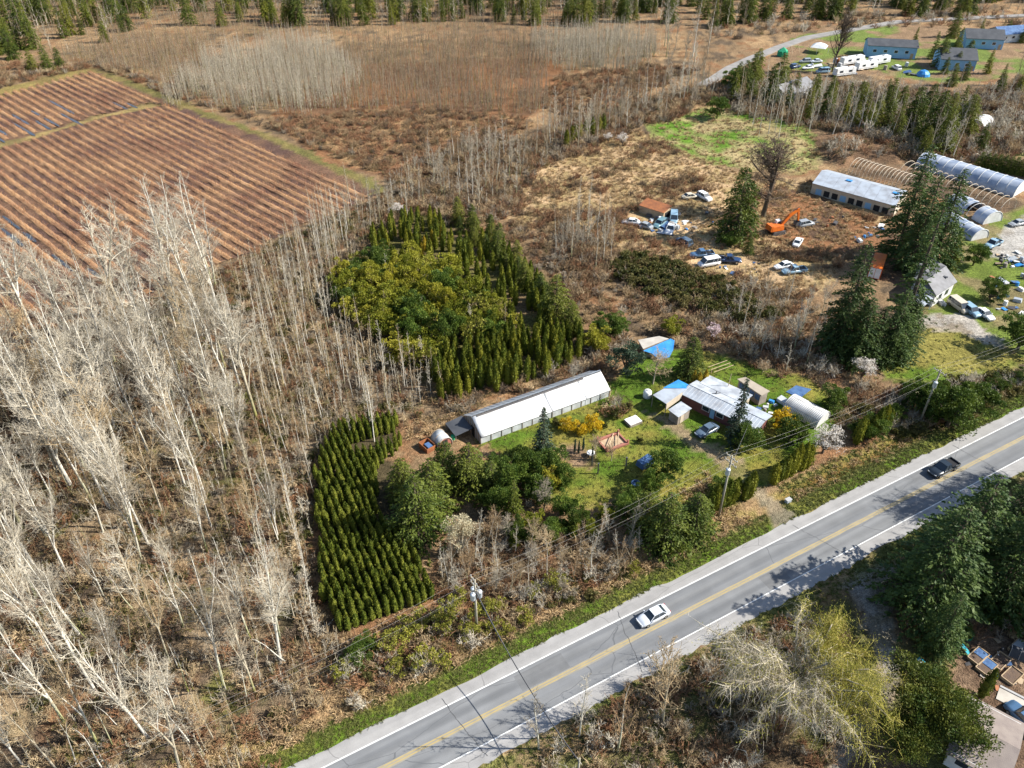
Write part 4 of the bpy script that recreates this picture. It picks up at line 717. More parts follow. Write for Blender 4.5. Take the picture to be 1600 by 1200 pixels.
for q in clear(spaced(poly([(1320, 660), (1380, 625), (1440, 610), (1560, 585), (1620, 590), (1560, 625), (1470, 672), (1400, 690), (1330, 700)]), 26, 2.6, 171)):
    plant('evergreen_bush', (LAU + BRM)[rnd.randrange(7)], q, 'dark leafy bush in the hedge bank between lawn and road', 'bush', 'bushes between lawn and road', rnd.uniform(.7, 1.25), names=SC)
for q in spaced(poly([(700, 345), (745, 350), (800, 400), (850, 440), (800, 440), (740, 390)]), 14, 3.0, 172): plant('conifer', RED[rnd.randrange(3)], q, 'dark bushy conifer between far corner cedars and evergreen clump', 'conifer', 'dark conifers above the yellow-green bushes', rnd.uniform(.4, .65), names=BN)
for q in clear(spaced(poly([(1400, 900), (1480, 860), (1600, 810), (1660, 960), (1500, 1000), (1440, 1010)]), 16, 3.0, 173)): plant('evergreen_bush', LAU[rnd.randrange(3)], q, 'shaded dark bush beneath the roadside conifers', 'bush', 'bushes beneath the roadside conifers', rnd.uniform(.5, .9), names=SC)
for b, s, lb in (((962, 650), .75, 'brown-green rounded shrub behind the forsythia near the greenhouse'), ((978, 640), .7, 'reddish rounded shrub by the white cold frame'), ((1000, 690), .35, 'small clipped shrub on the lawn'), ((868, 665), .55, 'low shrub against the greenhouse side'), ((942, 668), .5, 'purple-brown shrub between forsythia and sandpit')): plant('garden_shrub', BRM[rnd.randrange(4)], P(*b), lb, 'shrub', None, (s, s, s * 1.5), names=SC)

for i, (b, k, sc) in enumerate((((800, 772), 1, 1.1), ((822, 752), 0, 1.0), ((842, 786), 2, .9), ((858, 765), 3, .8), ((812, 730), 0, .8), ((788, 795), 1, .9), ((884, 805), 2, .8), ((832, 828), 3, .9), ((862, 842), 0, .8), ((900, 828), 1, .8), ((925, 838), 4, .7), ((812, 848), 2, .8), ((945, 815), 3, .7), ((975, 808), 0, .9), ((880, 760), 1, .7), ((770, 800), 0, .8), ((990, 790), 2, .8), ((1015, 772), 1, .8), ((850, 715), 2, .6), ((780, 740), 0, .9))):
    plant('evergreen_bush', (LAU + BOX)[k], P(*b), ('dark green' if k < 3 else 'olive green') + ' bush in the belt between spruce, lawn and roadside tangle', 'bush', 'bushes between the spruce and the roadside tangle', (sc, sc, sc * rnd.uniform(.9, 1.4)), names=SC)
for i in range(22): a_ = P(796, 850).lerp(P(905, 838), i / 21); plant('hedge_cedar', HEDGE[i % 3], a_ + Vector((rnd.uniform(-.8, .8), rnd.uniform(-1.4, 1.4), 0)), 'low dark cedar in the ragged strip above the roadside tangle', 'cedar', 'ragged cedar strip above the roadside tangle', (.8, .8, rnd.uniform(.35, .6)), names=('trunk', 'foliage'))
for q in spaced(poly([(1440, 128), (1425, 70), (1500, 55), (1640, 50), (1660, 150), (1540, 150)]), 26, 5.5, 174): plant('conifer', (RED + [OLV])[rnd.randrange(4)], q, 'dark conifer among the houses beyond the tree belt', 'conifer', 'conifers among the far houses', rnd.uniform(.5, 1.0), names=BN)

# the big weeping willow by the road
def willow(loc):
    rs = np.random.RandomState(77); t = thing('willow_tree', 'huge pale weeping willow sprawling beside the road', 'tree', loc); T = MB(); W = MB(); tips = []
    T.tube([(0, 0, -.3), (.2, .1, 1.6), (.1, .3, 3.0)], [.6, .48, .4], 8)
    B, E, R = [], [], []
    for i in range(34):
        a = rs.uniform(0, 6.283); L = rs.uniform(4, 11.5); hgt = rs.uniform(5.5, 10); p = [np.array([0, 0, 2.4])]; n = 7
        for k in range(1, n + 1):
            u = k / n; q = np.array([math.cos(a) * L * u, math.sin(a) * L * u, 2.4 + (hgt - 2.4) * math.sin(u * 2.1)]) + rs.normal(0, .35, 3); p.append(q)
        T.tube(p, [.15 * (1 - k / (n + 1)) + .02 for k in range(n + 1)], 5, cap=False)
        for k in range(90):
            u = rs.uniform(.2, 1) * n; b = np.array([np.interp(u, range(n + 1), [v[w] for v in p]) for w in range(3)]); d = np.array([math.cos(a), math.sin(a), 0]) * rs.uniform(.0, .9) + rs.normal(0, .55, 3)
            l = rs.uniform(.6, 2.2); m = b + d * l + np.array([0, 0, .3]); e = m + np.array([d[0] * .6, d[1] * .6, -rs.uniform(.5, 2.6)]); e[2] = max(e[2], .15)
            B += [b, m]; E += [m + (m - b) * .04, e]; R += [.026, .021]
            for w in range(3): v = b + (m - b) * rs.uniform(.3, 1); B.append(v); E.append(v + rs.normal(0, .6, 3) + np.array([0, 0, -.35])); R.append(.016)
    B = np.array(B); E = np.array(E); R = np.array(R); yel = (E[:, 0] + rs.normal(0, 1.2, len(E)) > 3.2) | (rs.rand(len(E)) < .15)
    for nm, k, mt in (('twigs', ~yel, 'pale_twigs'), ('yellow_twigs', yel, 'yellow_twigs')): put(nm, MB().soup(spikes(rs, B[k], E[k], R[k])).mesh(nm, MATS[mt]), t)
    c = E[yel]; c = np.repeat(c, 3, 0) + rs.normal(0, .25, (len(c) * 3, 3)); put('young_leaves', MB().soup(leaves(rs, c, np.full(len(c), .26), np.array([0, 0, -.8])[None].repeat(len(c), 0), .35)).mesh('young_leaves', MATS['spring_leaf']), t)
    put('trunk', T.mesh('trunk', MATS['alder_bark'], True), t)
willow(tuple(P(1225, 1095)))

# ground cover
SHB = [shrub(1000 + i, 1.7, 1.8, 13, 'brown_twigs', 2.0, 6) for i in range(2)] + [shrub(1004 + i, 1.5, 1.9, 13, 'red_twigs', 2.0, 6) for i in range(2)] + [shrub(1008, 1.9, 1.7, 13, 'grey_twigs', 1.9, 6), shrub(1009, 1.4, 1.8, 13, 'dark_twigs', 2.0, 6), shrub(1010, 1.9, 1.7, 12, 'tan_twigs', 1.9, 6), shrub(1012, 2.4, 1.7, 12, 'pale_twigs', 1.6, 6), shrub(1011, 1.2, 1.5, 9, 'brown_twigs', 1.2, 4, ('bramble_leaf', 60, .2))]
BRW = [SHB[i] for i in (0, 1, 2, 3, 5, 8)]; FLR = [SHB[i] for i in (0, 1, 2, 3, 4, 5, 5, 6, 8, 8)]; DRY = [tuft(1020 + i, .8, .7) for i in range(4)]; GRN = [tuft(1030 + i, .28, .4, 22, 'green_blades', .05) for i in range(3)]; GBR = [shrub(1040 + i, .8, 1.4, 6, 'brown_twigs', 1, 3, ('bramble_leaf', 90, .2)) for i in range(2)]
SAP = [bare_tree(1050 + i, 8.5, .1, .1, 15, trunk_r=.075, up=1.15, twig=2.2, dense=.42, tm='alder_bark', km=('pale_twigs', 'grey_twigs')[i % 2]) for i in range(3)]
def joined(me): return me
def sap_mesh(tw, seed, h, sp, twig):
    t, k = bare_tree(seed, h, .08, sp, 14, trunk_r=.06, up=1.15, twig=twig, dense=.4, km=tw, tm='alder_bark'); b = MB()
    for m in (t, k):
        v = np.empty(len(m.vertices) * 3, np.float32); m.vertices.foreach_get('co', v); li = np.empty(len(m.loops), np.int32); m.loops.foreach_get('vertex_index', li); lt = np.empty(len(m.polygons), np.int32); m.polygons.foreach_get('loop_total', lt)
        b.lv.append(li + b.n); b.lt.append(lt); b.mi.append(np.full(len(lt), 0 if m is t else 1, np.int32)); b.v.append(v.reshape(-1, 3)); b.n += len(v) // 3
    return b.mesh('sapling', [MATS['alder_bark'], MATS[tw]], True)
PALES = [sap_mesh(('pale_twigs', 'grey_twigs')[i % 2], 1060 + i, 8.5, .11, 3.0) for i in range(4)]; BROWNS = [sap_mesh(('brown_twigs', 'red_twigs', 'red_twigs', 'dark_twigs')[i % 4], 1070 + i, 5.5, .17, 2.6) for i in range(4)]
scatter('underbrush', 'tangled brown leafless underbrush over the floor of the bare wood', FLR, clear(sample(FOREST, .42, 51)), .5, 1.3, 1, cat='underbrush')
MIDS = [sap_mesh(('tan_twigs', 'pale_twigs', 'grey_twigs', 'brown_twigs')[i % 4], 1080 + i, 5.5, .2, 2.2) for i in range(4)]
scatter('sapling_thicket', 'thin tan saplings and brush between the trunks of the bare wood', MIDS, clear(np.concatenate([sample(FOREST, .14, 151), sample(poly([(400, 420), (540, 350), (560, 420), (525, 500), (640, 605), (560, 680), (500, 720), (420, 700)]), .12, 152)])), .5, 1.3, 31, cat='saplings')
scatter('forest_bramble', 'low green bramble patches on the floor of the bare wood', GBR, (lambda p: p[fbm(p[:, 0], p[:, 1], 9, 5) > .56])(clear(sample(FOREST, .5, 52))), .6, 1.5, 2, cat='bramble')
scatter('pale_thicket', 'pale grey thicket of young alders beyond the berry field', PALES, np.concatenate([sample(poly([(280, 150), (300, 110), (400, 78), (470, 70), (520, 90), (560, 130), (545, 172), (480, 180), (400, 176), (330, 168)]), .6, 53, 26), sample(poly([(830, 100), (850, 70), (900, 60), (1010, 58), (1030, 88), (960, 108), (880, 115)]), .6, 54, 20)]), .75, 1.25, 3, cat='thicket')
scatter('brown_thicket', 'red-brown thicket of bare shrubs across the far marsh', BROWNS, np.concatenate([sample(poly([(60, 95), (130, 98), (230, 118), (290, 150), (320, 100), (330, 60), (200, 60)]), .5, 55, 8), sample(poly([(540, 170), (560, 130), (520, 92), (540, 66), (850, 62), (860, 150), (830, 178), (700, 176)]), .5, 56, 8), sample(poly([(200, 60), (900, 60), (1000, 20), (900, -20), (100, -20), (-150, 30), (-60, 60)]), .14, 57)]), .6, 1.3, 4, cat='thicket')
scatter('marsh_scrub', 'low rusty scrub over the marsh beside the berry field', BRW, np.concatenate([sample(MARSHTAN, .3, 58, 6), sample(poly([(850, 175), (870, 120), (1020, 100), (1100, 110), (1000, 150), (900, 190)]), .3, 59, 6), sample(poly([(-120, 120), (0, 100), (140, 96), (0, 132), (-120, 155)]), .2, 60)]), .6, 1.4, 5, cat='scrub')
scatter('hedgerow_brush', 'bare brush filling the hedgerow under the alders', FLR, np.concatenate([sample(poly([(560, 330), (640, 260), (760, 215), (840, 220), (860, 200), (1000, 158), (1130, 130), (1140, 160), (1000, 200), (860, 260), (780, 340), (700, 350), (640, 330), (600, 352)]), .5, 61, 4), sample(poly([(860, 410), (880, 350), (960, 360), (960, 430), (900, 480)]), .4, 62, 3)]), .8, 1.7, 6, cat='brush')
scatter('meadow_scrub', 'brown scrub patches on the dry meadow', BRW, (lambda p: p[fbm(p[:, 0], p[:, 1], 10, 60) > .5])(clear(sample(TAN, .4, 63, holes=JUNK + [poly([(1180, 310), (1290, 318), (1370, 355), (1340, 385), (1230, 395), (1185, 372)])]))), .5, 1.4, 7, cat='scrub')
scatter('dry_grass', 'long tan dead grass over meadow and roadside bank', DRY, clear(np.concatenate([sample(TAN, .75, 64, holes=JUNK[:3]), sample(MARSHTAN, .25, 65), sample(poly([(490, 1010), (520, 1000), (680, 945), (720, 960), (600, 1040), (500, 1110)]), 1.2, 66), sample(poly([(640, 690), (640, 660), (720, 625), (730, 650), (690, 680)]), 1.5, 67), sample(poly([(1060, 770), (1100, 740), (1120, 745), (1080, 790)]), 2, 68), sample(MEADOW, .25, 69)])), .5, 1.15, 8, cat='dry grass')
vp = []; rsv = np.random.RandomState(9)
for t0, t1, n in ((2.0, 5.0, 9000), (-12, -8.7, 4000)):
    s = rsv.uniform(-60, 230, n); t = rsv.uniform(t0, t1, n); vp.append(np.stack([RA.x + RU.x * s + RN.x * t, RA.y + RU.y * s + RN.y * t], 1))
scatter('verge_grass', 'short green grass along both road verges', GRN, (lambda p: p[~inside(p[:, 0], p[:, 1], DRIVE_MOUTH)])(np.concatenate(vp)), .35, .8, 9, cat='grass')
s = rsv.uniform(DRIVE_S + 4, 230, 3000); t = rsv.uniform(4.8, 8.6, 3000); scatter('ditch_grass', 'rough grass over the ditch on the house side of the road', GRN, np.stack([RA.x + RU.x * s + RN.x * t, RA.y + RU.y * s + RN.y * t], 1), .4, 1.0, 46, cat='grass')
s = rsv.uniform(-60, 230, 3400); t = rsv.uniform(4.4, 9.0, 3400); bank = np.stack([RA.x + RU.x * s + RN.x * t, RA.y + RU.y * s + RN.y * t], 1)
scatter('bank_grass', 'tan dead grass and stalks on the roadside bank', DRY, bank[(s < DRIVE_S - 4) | ((s > DRIVE_S + 4) & (rsv.rand(len(s)) < .25))], .45, 1.0, 10, cat='dry grass')
scatter('lawn_grass', 'rough green and yellow lawn around the house', GRN, clear(np.concatenate([sample(YARD, .9, 70, holes=(DRIVE, BARESOIL)), sample(LAWN, .8, 71), sample(MEADOW, .35, 72)])), .3, .8, 11, cat='grass')
scatter('garden_scrub', 'bare brown scrub in the garden edges and shaded thickets', SHB, clear(np.concatenate([sample(poly([(1100, 470), (1200, 440), (1290, 490), (1310, 590), (1200, 590), (1120, 530)]), .6, 73), sample(poly([(690, 860), (790, 810), (890, 840), (1000, 850), (960, 905), (840, 945), (760, 945), (690, 930)]), .9, 74), sample(poly([(760, 850), (780, 760), (830, 790), (830, 840)]), .3, 75), sample(poly([(680, 640), (820, 600), (930, 575), (915, 560), (800, 605), (690, 632)]), .5, 76), sample(poly([(930, 650), (960, 620), (985, 625), (970, 655)]), .5, 77), sample(poly([(1330, 600), (1440, 612), (1560, 590), (1600, 600), (1470, 660), (1330, 690), (1290, 650)]), .8, 78), sample(poly([(540, 690), (490, 800), (505, 1000), (470, 1000), (450, 800), (500, 690)]), .4, 79), sample(poly([(520, 1060), (700, 960), (1000, 880), (960, 900), (800, 985), (560, 1110)]), .8, 82)])), .5, 1.3, 12, cat='scrub')
scatter('roadside_scrub', 'dark bare scrub under the willow and conifers across the road', SHB, clear(np.concatenate([sample(poly([(820, 1240), (860, 1150), (1000, 1075), (1180, 985), (1290, 950), (1330, 1000), (1340, 1100), (1280, 1240)]), .8, 80), sample(poly([(1400, 900), (1480, 850), (1640, 790), (1680, 1000), (1480, 1000), (1420, 1000)]), .7, 81)])), .5, 1.2, 13, cat='scrub')
scatter('belt_brush', 'dark brush under the belt of trees behind the spoil heaps', SHB + GBR, np.concatenate([sample(poly([(1130, 175), (1140, 130), (1220, 135), (1290, 130), (1500, 150), (1680, 110), (1680, 240), (1540, 255), (1430, 258), (1330, 215), (1240, 195)]), .4, 83), sample(poly([(1100, 70), (1130, 30), (1700, 10), (1700, 40), (1300, 45)]), .05, 84), sample(poly([(1260, 245), (1330, 215), (1420, 240), (1330, 265)]), .08, 85)]), .8, 2.0, 14, cat='brush')

OPEN = [YARD, MEADOW, FIELD, FOREST, LAWN, NYARD, DRIVE, NURSERY, BACKYARD, GARDEN, PADDOCK, STRIP, TAN, MARSH, GRAVEL] + JUNK + FOOT
mid = clear(sample(poly([(560, 420), (600, 330), (760, 300), (880, 250), (960, 420), (1100, 440), (1250, 500), (1330, 560), (1320, 620), (1080, 560), (960, 600), (700, 660), (640, 680), (560, 560)]), .34, 181, holes=OPEN))
mid = mid[~inside(mid[:, 0], mid[:, 1], poly([(525, 440), (590, 335), (705, 325), (860, 440), (915, 505), (912, 560), (690, 632), (640, 590)]))]
scatter('slope_scrub', 'brown and olive scrub on the slope between upper cedars and junk field', FLR, mid, .6, 1.4, 41, cat='scrub')
scatter('slope_grass', 'tan dead grass on the slope between upper cedars and junk field', DRY, mid[::2] + np.random.RandomState(3).normal(0, 1.2, mid[::2].shape), .6, 1.2, 42, cat='dry grass')
scatter('olive_mounds', 'low olive bramble mounds on the floor of the bare wood', [b[1] for b in BRM], (lambda p: p[fbm(p[:, 0], p[:, 1], 12, 55) > .52])(clear(sample(FOREST, .09, 182))), .35, .75, 43, cat='bramble')
FARW = [sap_mesh(('grey_twigs', 'brown_twigs', 'pale_twigs')[i % 3], 1090 + i, 13, .2, 2.6) for i in range(3)]
scatter('far_wood', 'mixed far wood closing the view beyond marsh and yard', FARW + [RED[0][1], FARW[0], OLV[1]], np.concatenate([sample(poly([(-300, 62), (60, 66), (200, 52), (200, -10), (-300, 0)]), .03, 183), sample(poly([(200, 40), (1060, 40), (1060, -20), (200, -25)]), .03, 184), sample(poly([(1100, 48), (1300, 30), (1500, 28), (1900, 20), (1900, -60), (1060, -30)]), .03, 185), sample(poly([(-300, 110), (-40, 100), (0, 85), (120, 88), (60, 66), (-300, 62)]), .035, 186)]), .6, 1.3, 44, cat='wood')
scatter('field_edge_scrub', 'dark scrub along the far edge of the berry field', FLR, np.concatenate([sample(poly([(-120, 148), (0, 128), (120, 100), (200, 108), (300, 150), (320, 168), (290, 160), (150, 104), (0, 138), (-120, 165)]), .5, 187), sample(poly([(300, 158), (430, 205), (560, 258), (620, 285), (590, 262), (480, 205), (400, 180)]), .18, 188)]), .6, 1.4, 45, cat='scrub')
for b, h in (((1640, 800), 19), ((1690, 778), 22), ((1625, 840), 16), ((1735, 765), 20)): plant('roadside_tree', DARKT[rnd.randrange(2)], P(*b), 'dark-limbed bare tree at the frame edge, its shadow lying over the road', 'tree', 'dark bare trees shading the road', h / 14)
for b, h in (((1655, 800), 22), ((1700, 790), 24), ((1740, 775), 22), ((1680, 765), 17), ((1790, 770), 24)): plant('roadside_tree', BIG[rnd.randrange(10)], P(*b), 'bare tree over the road at the frame edge, its shadow on the asphalt', 'tree', 'bare trees shading the road', h / 24)
# ---------------------------------------------------------------- materials of built things
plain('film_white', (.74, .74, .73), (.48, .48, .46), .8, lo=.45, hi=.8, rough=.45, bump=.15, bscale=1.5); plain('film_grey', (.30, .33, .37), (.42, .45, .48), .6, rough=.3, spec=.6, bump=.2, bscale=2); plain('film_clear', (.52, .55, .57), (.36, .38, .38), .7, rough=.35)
plain('tunnel_blue', (.44, .48, .54), (.22, .27, .36), .35, rough=.4, spec=.5); plain('wood_grey', (.30, .26, .22), (.20, .17, .14), 1.2); plain('wood_tan', (.46, .35, .23), (.36, .26, .16), 1.5); plain('wood_red', (.36, .14, .10), (.28, .12, .09), 1.5); plain('dark_void', (.02, .02, .022)); plain('soil_dark', (.09, .06, .045), (.13, .085, .055), 2.0, bump=.6)
plain('roof_metal', (.37, .41, .46), (.25, .26, .28), .5, rough=.42, spec=.5, lo=.42, hi=.72); plain('roof_patch', (.44, .47, .50), (.27, .29, .32), .7, rough=.5, spec=.4); plain('roof_shingle', (.21, .21, .22), (.16, .16, .165), .8); plain('roof_brown', (.25, .21, .185), (.20, .165, .15), .8, bump=.3, bscale=9); plain('roof_tan', (.42, .36, .28), (.33, .28, .22), .6); plain('roof_dark', (.05, .055, .065), (.075, .08, .09), .5)
plain('wall_red', (.17, .068, .06), (.13, .058, .055), 1.2); plain('wall_white', (.62, .62, .61), (.48, .48, .46), .8); plain('wall_cream', (.55, .47, .36), (.46, .39, .30), .9); plain('wall_shade_blue', (.26, .46, .66), (.22, .40, .58), .8); plain('wall_grey', (.42, .42, .42), (.33, .33, .33), .8)  # blue wall colour includes the blue cast of shade on the far houses
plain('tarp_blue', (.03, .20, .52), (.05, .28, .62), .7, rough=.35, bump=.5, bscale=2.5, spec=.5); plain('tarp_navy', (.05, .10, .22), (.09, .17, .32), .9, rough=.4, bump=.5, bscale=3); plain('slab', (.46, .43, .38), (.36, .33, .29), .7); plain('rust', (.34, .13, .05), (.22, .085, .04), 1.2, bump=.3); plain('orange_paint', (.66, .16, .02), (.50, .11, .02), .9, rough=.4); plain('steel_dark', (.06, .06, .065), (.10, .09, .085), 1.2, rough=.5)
plain('pole_wood', (.36, .34, .27), (.26, .23, .18), .8); plain('transformer', (.55, .60, .64), (.45, .50, .54), 1.0, rough=.4, spec=.5); plain('wire', (.09, .09, .095)); plain('wire_pale', (.42, .40, .37)); plain('plastic_green', (.02, .28, .14)); plain('plastic_teal', (.03, .32, .38)); plain('white_paint', (.78, .78, .77), (.66, .66, .64), 1.0, rough=.4)
plain('tyre', (.018, .018, .019), rough=.9); plain('rim', (.45, .46, .48), rough=.3, metal=.7); plain('glass_dark', (.025, .035, .045), rough=.06, spec=.9); plain('lamp_clear', (.75, .76, .78), rough=.15, spec=.8); plain('lamp_red', (.45, .02, .02), rough=.2, spec=.7); plain('black_trim', (.02, .02, .022), rough=.5)
def paint(name, col): return plain('paint_' + name, col, tuple(v * .88 for v in col), .8, rough=.22, spec=.6)
for k, v in dict(silver=(.58, .62, .68), white=(.76, .77, .78), black=(.018, .026, .036), slate=(.09, .13, .18), blue=(.07, .14, .25), skyblue=(.24, .37, .47), navy=(.03, .06, .14), grey=(.30, .32, .34), beige=(.55, .49, .38), teal=(.13, .24, .28), red=(.40, .04, .03), green=(.06, .16, .09)).items(): paint(k, v)
def site(name, label, cat, at, group=None): return thing(name, label, cat, (at[0], at[1], 0), 0, group)
def part(name, mb, mat, t, smooth=False, parent=None):
    o = mb.obj(name, mat if isinstance(mat, list) else MATS[mat], parent or t, smooth)
    if parent is None: o.location = (-t.location.x, -t.location.y, -t.location.z)
    return o

# ---------------------------------------------------------------- vehicles
def wheel_mesh(r, w):
    a = MB(); n = 14; prof = [(r * .62, -w / 2), (r * .94, -w / 2), (r, -w * .3), (r, w * .3), (r * .94, w / 2), (r * .62, w / 2)]
    V = [(p * math.cos(2 * math.pi * k / n), y, p * math.sin(2 * math.pi * k / n)) for p, y in prof for k in range(n)]; a.add(V, [(i * n + k, (i + 1) * n + k, (i + 1) * n + (k + 1) % n, i * n + (k + 1) % n) for i in range(len(prof) - 1) for k in range(n)])
    b = MB(); V = [(r * .62 * math.cos(2 * math.pi * k / n), s * w * .4, r * .62 * math.sin(2 * math.pi * k / n)) for s in (-1, 1) for k in range(n)]; b.add(V, [tuple(range(n)), tuple(range(n, 2 * n))[::-1]])
    return a.mesh('tyre', MATS['tyre'], True), b.mesh('rim', MATS['rim'])
WHEEL = {r: wheel_mesh(r, .24) for r in (.33, .4)}
CARS = {  # L, W, belt stations (x, half width, top), cabin base (x0, x1, z), roof (x0, x1, z), half widths, wheel radius
    'sedan': (4.75, 1.84, [(-.5, .74, .66), (-.475, .9, .90), (-.34, .98, .97), (0, 1, .93), (.2, 1, .92), (.34, .97, .86), (.465, .88, .74), (.5, .72, .58)], (-.39, .235, .90), (-.22, .06, 1.44), (.90, .66), .33),
    'wagon': (4.8, 1.9, [(-.5, .84, .9), (-.485, .94, 1.05), (-.3, 1, 1.08), (0, 1, 1.06), (.2, 1, 1.04), (.36, .96, .98), (.465, .9, .84), (.5, .78, .62)], (-.47, .24, 1.02), (-.40, .09, 1.72), (.93, .76), .33),
    'van': (5.2, 2.0, [(-.5, .9, 1.0), (-.49, .97, 1.16), (-.2, 1, 1.2), (.1, 1, 1.18), (.3, .99, 1.12), (.42, .95, 1.0), (.48, .9, .85), (.5, .8, .6)], (-.485, .36, 1.15), (-.465, .20, 2.02), (.95, .84), .33),
    'pickup': (5.85, 2.02, [(-.5, .9, .84), (-.49, .97, .86), (-.2, 1, .86), (-.14, 1, 1.10), (.18, 1, 1.12), (.36, .97, 1.06), (.47, .92, .94), (.5, .8, .66)], (-.135, .215, 1.08), (-.085, .09, 1.86), (.93, .76), .4)}
def vehicle(kind, at, heading, colour, label, cat='car', group=None, z=0.0, detail=True, tilt=0.0):
    L, W, st, cb, rf, hw, wr = CARS[kind]; name = dict(sedan='sedan_car', wagon='estate_car', van='passenger_van', pickup='pickup_truck')[kind]
    t = thing(name, label, cat, (at[0], at[1], z + (hz(at[0], at[1]) if abs(road_t(at[0], at[1]) + 3.3) > 8 else .004)), heading, group)
    if tilt: t.rotation_euler = (tilt, tilt * .6, heading)
    w2 = W / 2; V = []; z0 = .26 if kind != 'pickup' else .42
    for x, wf, zt in st:
        w = w2 * wf; V += [(x * L, -w * .9, z0), (x * L, -w, z0 + .12), (x * L, -w, zt - .14), (x * L, -w * .93, zt - .03), (x * L, -w * .55, zt + .015), (x * L, w * .55, zt + .015), (x * L, w * .93, zt - .03), (x * L, w, zt - .14), (x * L, w, z0 + .12), (x * L, w * .9, z0)]
    n = len(st); F = [(i * 10 + k, i * 10 + (k + 1) % 10, (i + 1) * 10 + (k + 1) % 10, (i + 1) * 10 + k) for i in range(n - 1) for k in range(10)] + [tuple(range(10)), tuple(range((n - 1) * 10, n * 10))[::-1]]
    b = MB().add(V, F)
    if kind == 'pickup':
        for sgn in (-1, 1): b.box((-.33 * L, sgn * (w2 - .07), .8), (.32 * L, .12, .34))
        b.box((-.493 * L, 0, .8), (.08, W * .9, .34))
    pm = MATS['paint_' + colour]; body = b.obj('body', pm, t, True)
    for q in body.data.polygons: q.use_smooth = len(q.vertices) == 4
    hb, hr = hw[0] * w2, hw[1] * w2; cx0, cx1, cz = cb[0] * L, cb[1] * L, cb[2]; rx0, rx1, rz = rf[0] * L, rf[1] * L, rf[2]
    base = [(cx0, -hb, cz), (cx1, -hb, cz), (cx1, hb, cz), (cx0, hb, cz)]; top = [(rx0, -hr, rz), (rx1, -hr, rz), (rx1, hr, rz), (rx0, hr, rz)]
    g = MATS['glass_dark']
    MB().add([base[1], base[2], top[2], top[1]], [(0, 1, 2, 3)]).obj('windscreen', g, t); MB().add([base[3], base[0], top[0], top[3]], [(0, 1, 2, 3)]).obj('rear_window', g if kind != 'van' else g, t)
    for i, j in ((0, 1), (2, 3)): MB().add([base[i], base[j], top[j], top[i]], [(0, 1, 2, 3)]).obj('side_window', g, t)
    r = MB(); r.prism([(top[0][0] - .05, -hr - .03, rz + .03), (top[1][0] + .06, -hr - .03, rz + .03), (top[2][0] + .06, hr + .03, rz + .03), (top[3][0] - .05, hr + .03, rz + .03)], drop=.07)
    for p, q in zip(base, top): r.tube([p, q], [.05, .045], 4)
    for s in (-1, 1):
        mx = [(rx0 + (rx1 - rx0) * .45, s * (hr + .01), rz), (cx0 + (cx1 - cx0) * .5, s * (hb + .01), cz)]; r.tube(mx, [.04, .05], 4)
        if kind in ('van', 'wagon'): r.tube([(rx0 + (rx1 - rx0) * .2, s * (hr + .01), rz), (cx0 + (cx1 - cx0) * .2, s * (hb + .01), cz)], [.1, .1], 4)
    r.obj('roof', pm, t)
    if kind == 'pickup': MB().box((-.33 * L, 0, .868), (.31 * L, W * .86, .02)).obj('cargo_bed', MATS['black_trim'], t)
    ty, ri = WHEEL[wr]
    for sx in (-.31, .31):
        for sy in (-1, 1): w = put('wheel', ty, t, (sx * L, sy * (w2 - .1), wr)); put('rim', ri, w)
    if detail:
        for s in (-1, 1):
            MB().box((.482 * L, s * w2 * .62, st[-2][2] - .2), (.09, .34, .13)).obj('headlight', MATS['lamp_clear'], t); MB().box((-.488 * L, s * w2 * .68, st[1][2] - .22), (.09, .3, .16)).obj('taillight', MATS['lamp_red'], t)
            MB().box((cx1 - .12 * L * .5, s * (w2 + .09), cz + .02), (.12, .18, .13)).obj('mirror', pm, t)
        MB().box((.495 * L, 0, z0 + .12), (.08, W * .6, .16)).obj('grille', MATS['black_trim'], t)
    return t
RH = math.atan2(RU.y, RU.x) + math.pi
vehicle('sedan', P(1020, 966), RH, 'silver', 'silver white sedan driving in the far lane of the road'); vehicle('pickup', P(1472, 736), RH, 'black', 'black pickup truck driving along the road with open bed')
vehicle('sedan', P(1104, 676), math.radians(215), 'slate', 'grey-blue sedan parked at the wall of the house')
for b, c, k, lb in (((1497, 482), 'beige', 'van', 'beige van parked beside the neighbour house, nearest it'), ((1516, 489), 'skyblue', 'wagon', 'pale blue car parked in the middle of the three on the gravel'), ((1537, 494), 'white', 'sedan', 'white car parked at the open end of the row of three')): vehicle(k, P(*b), math.radians(-75), c, lb, group='cars parked by the neighbour house')
vehicle('pickup', P(1550, 385), math.radians(215), 'skyblue', 'light blue pickup with dark cap on the gravel yard', 'car'); vehicle('sedan', P(1588, 272 + 80), math.radians(200), 'grey', 'grey car parked in front of the tunnel end', 'car')
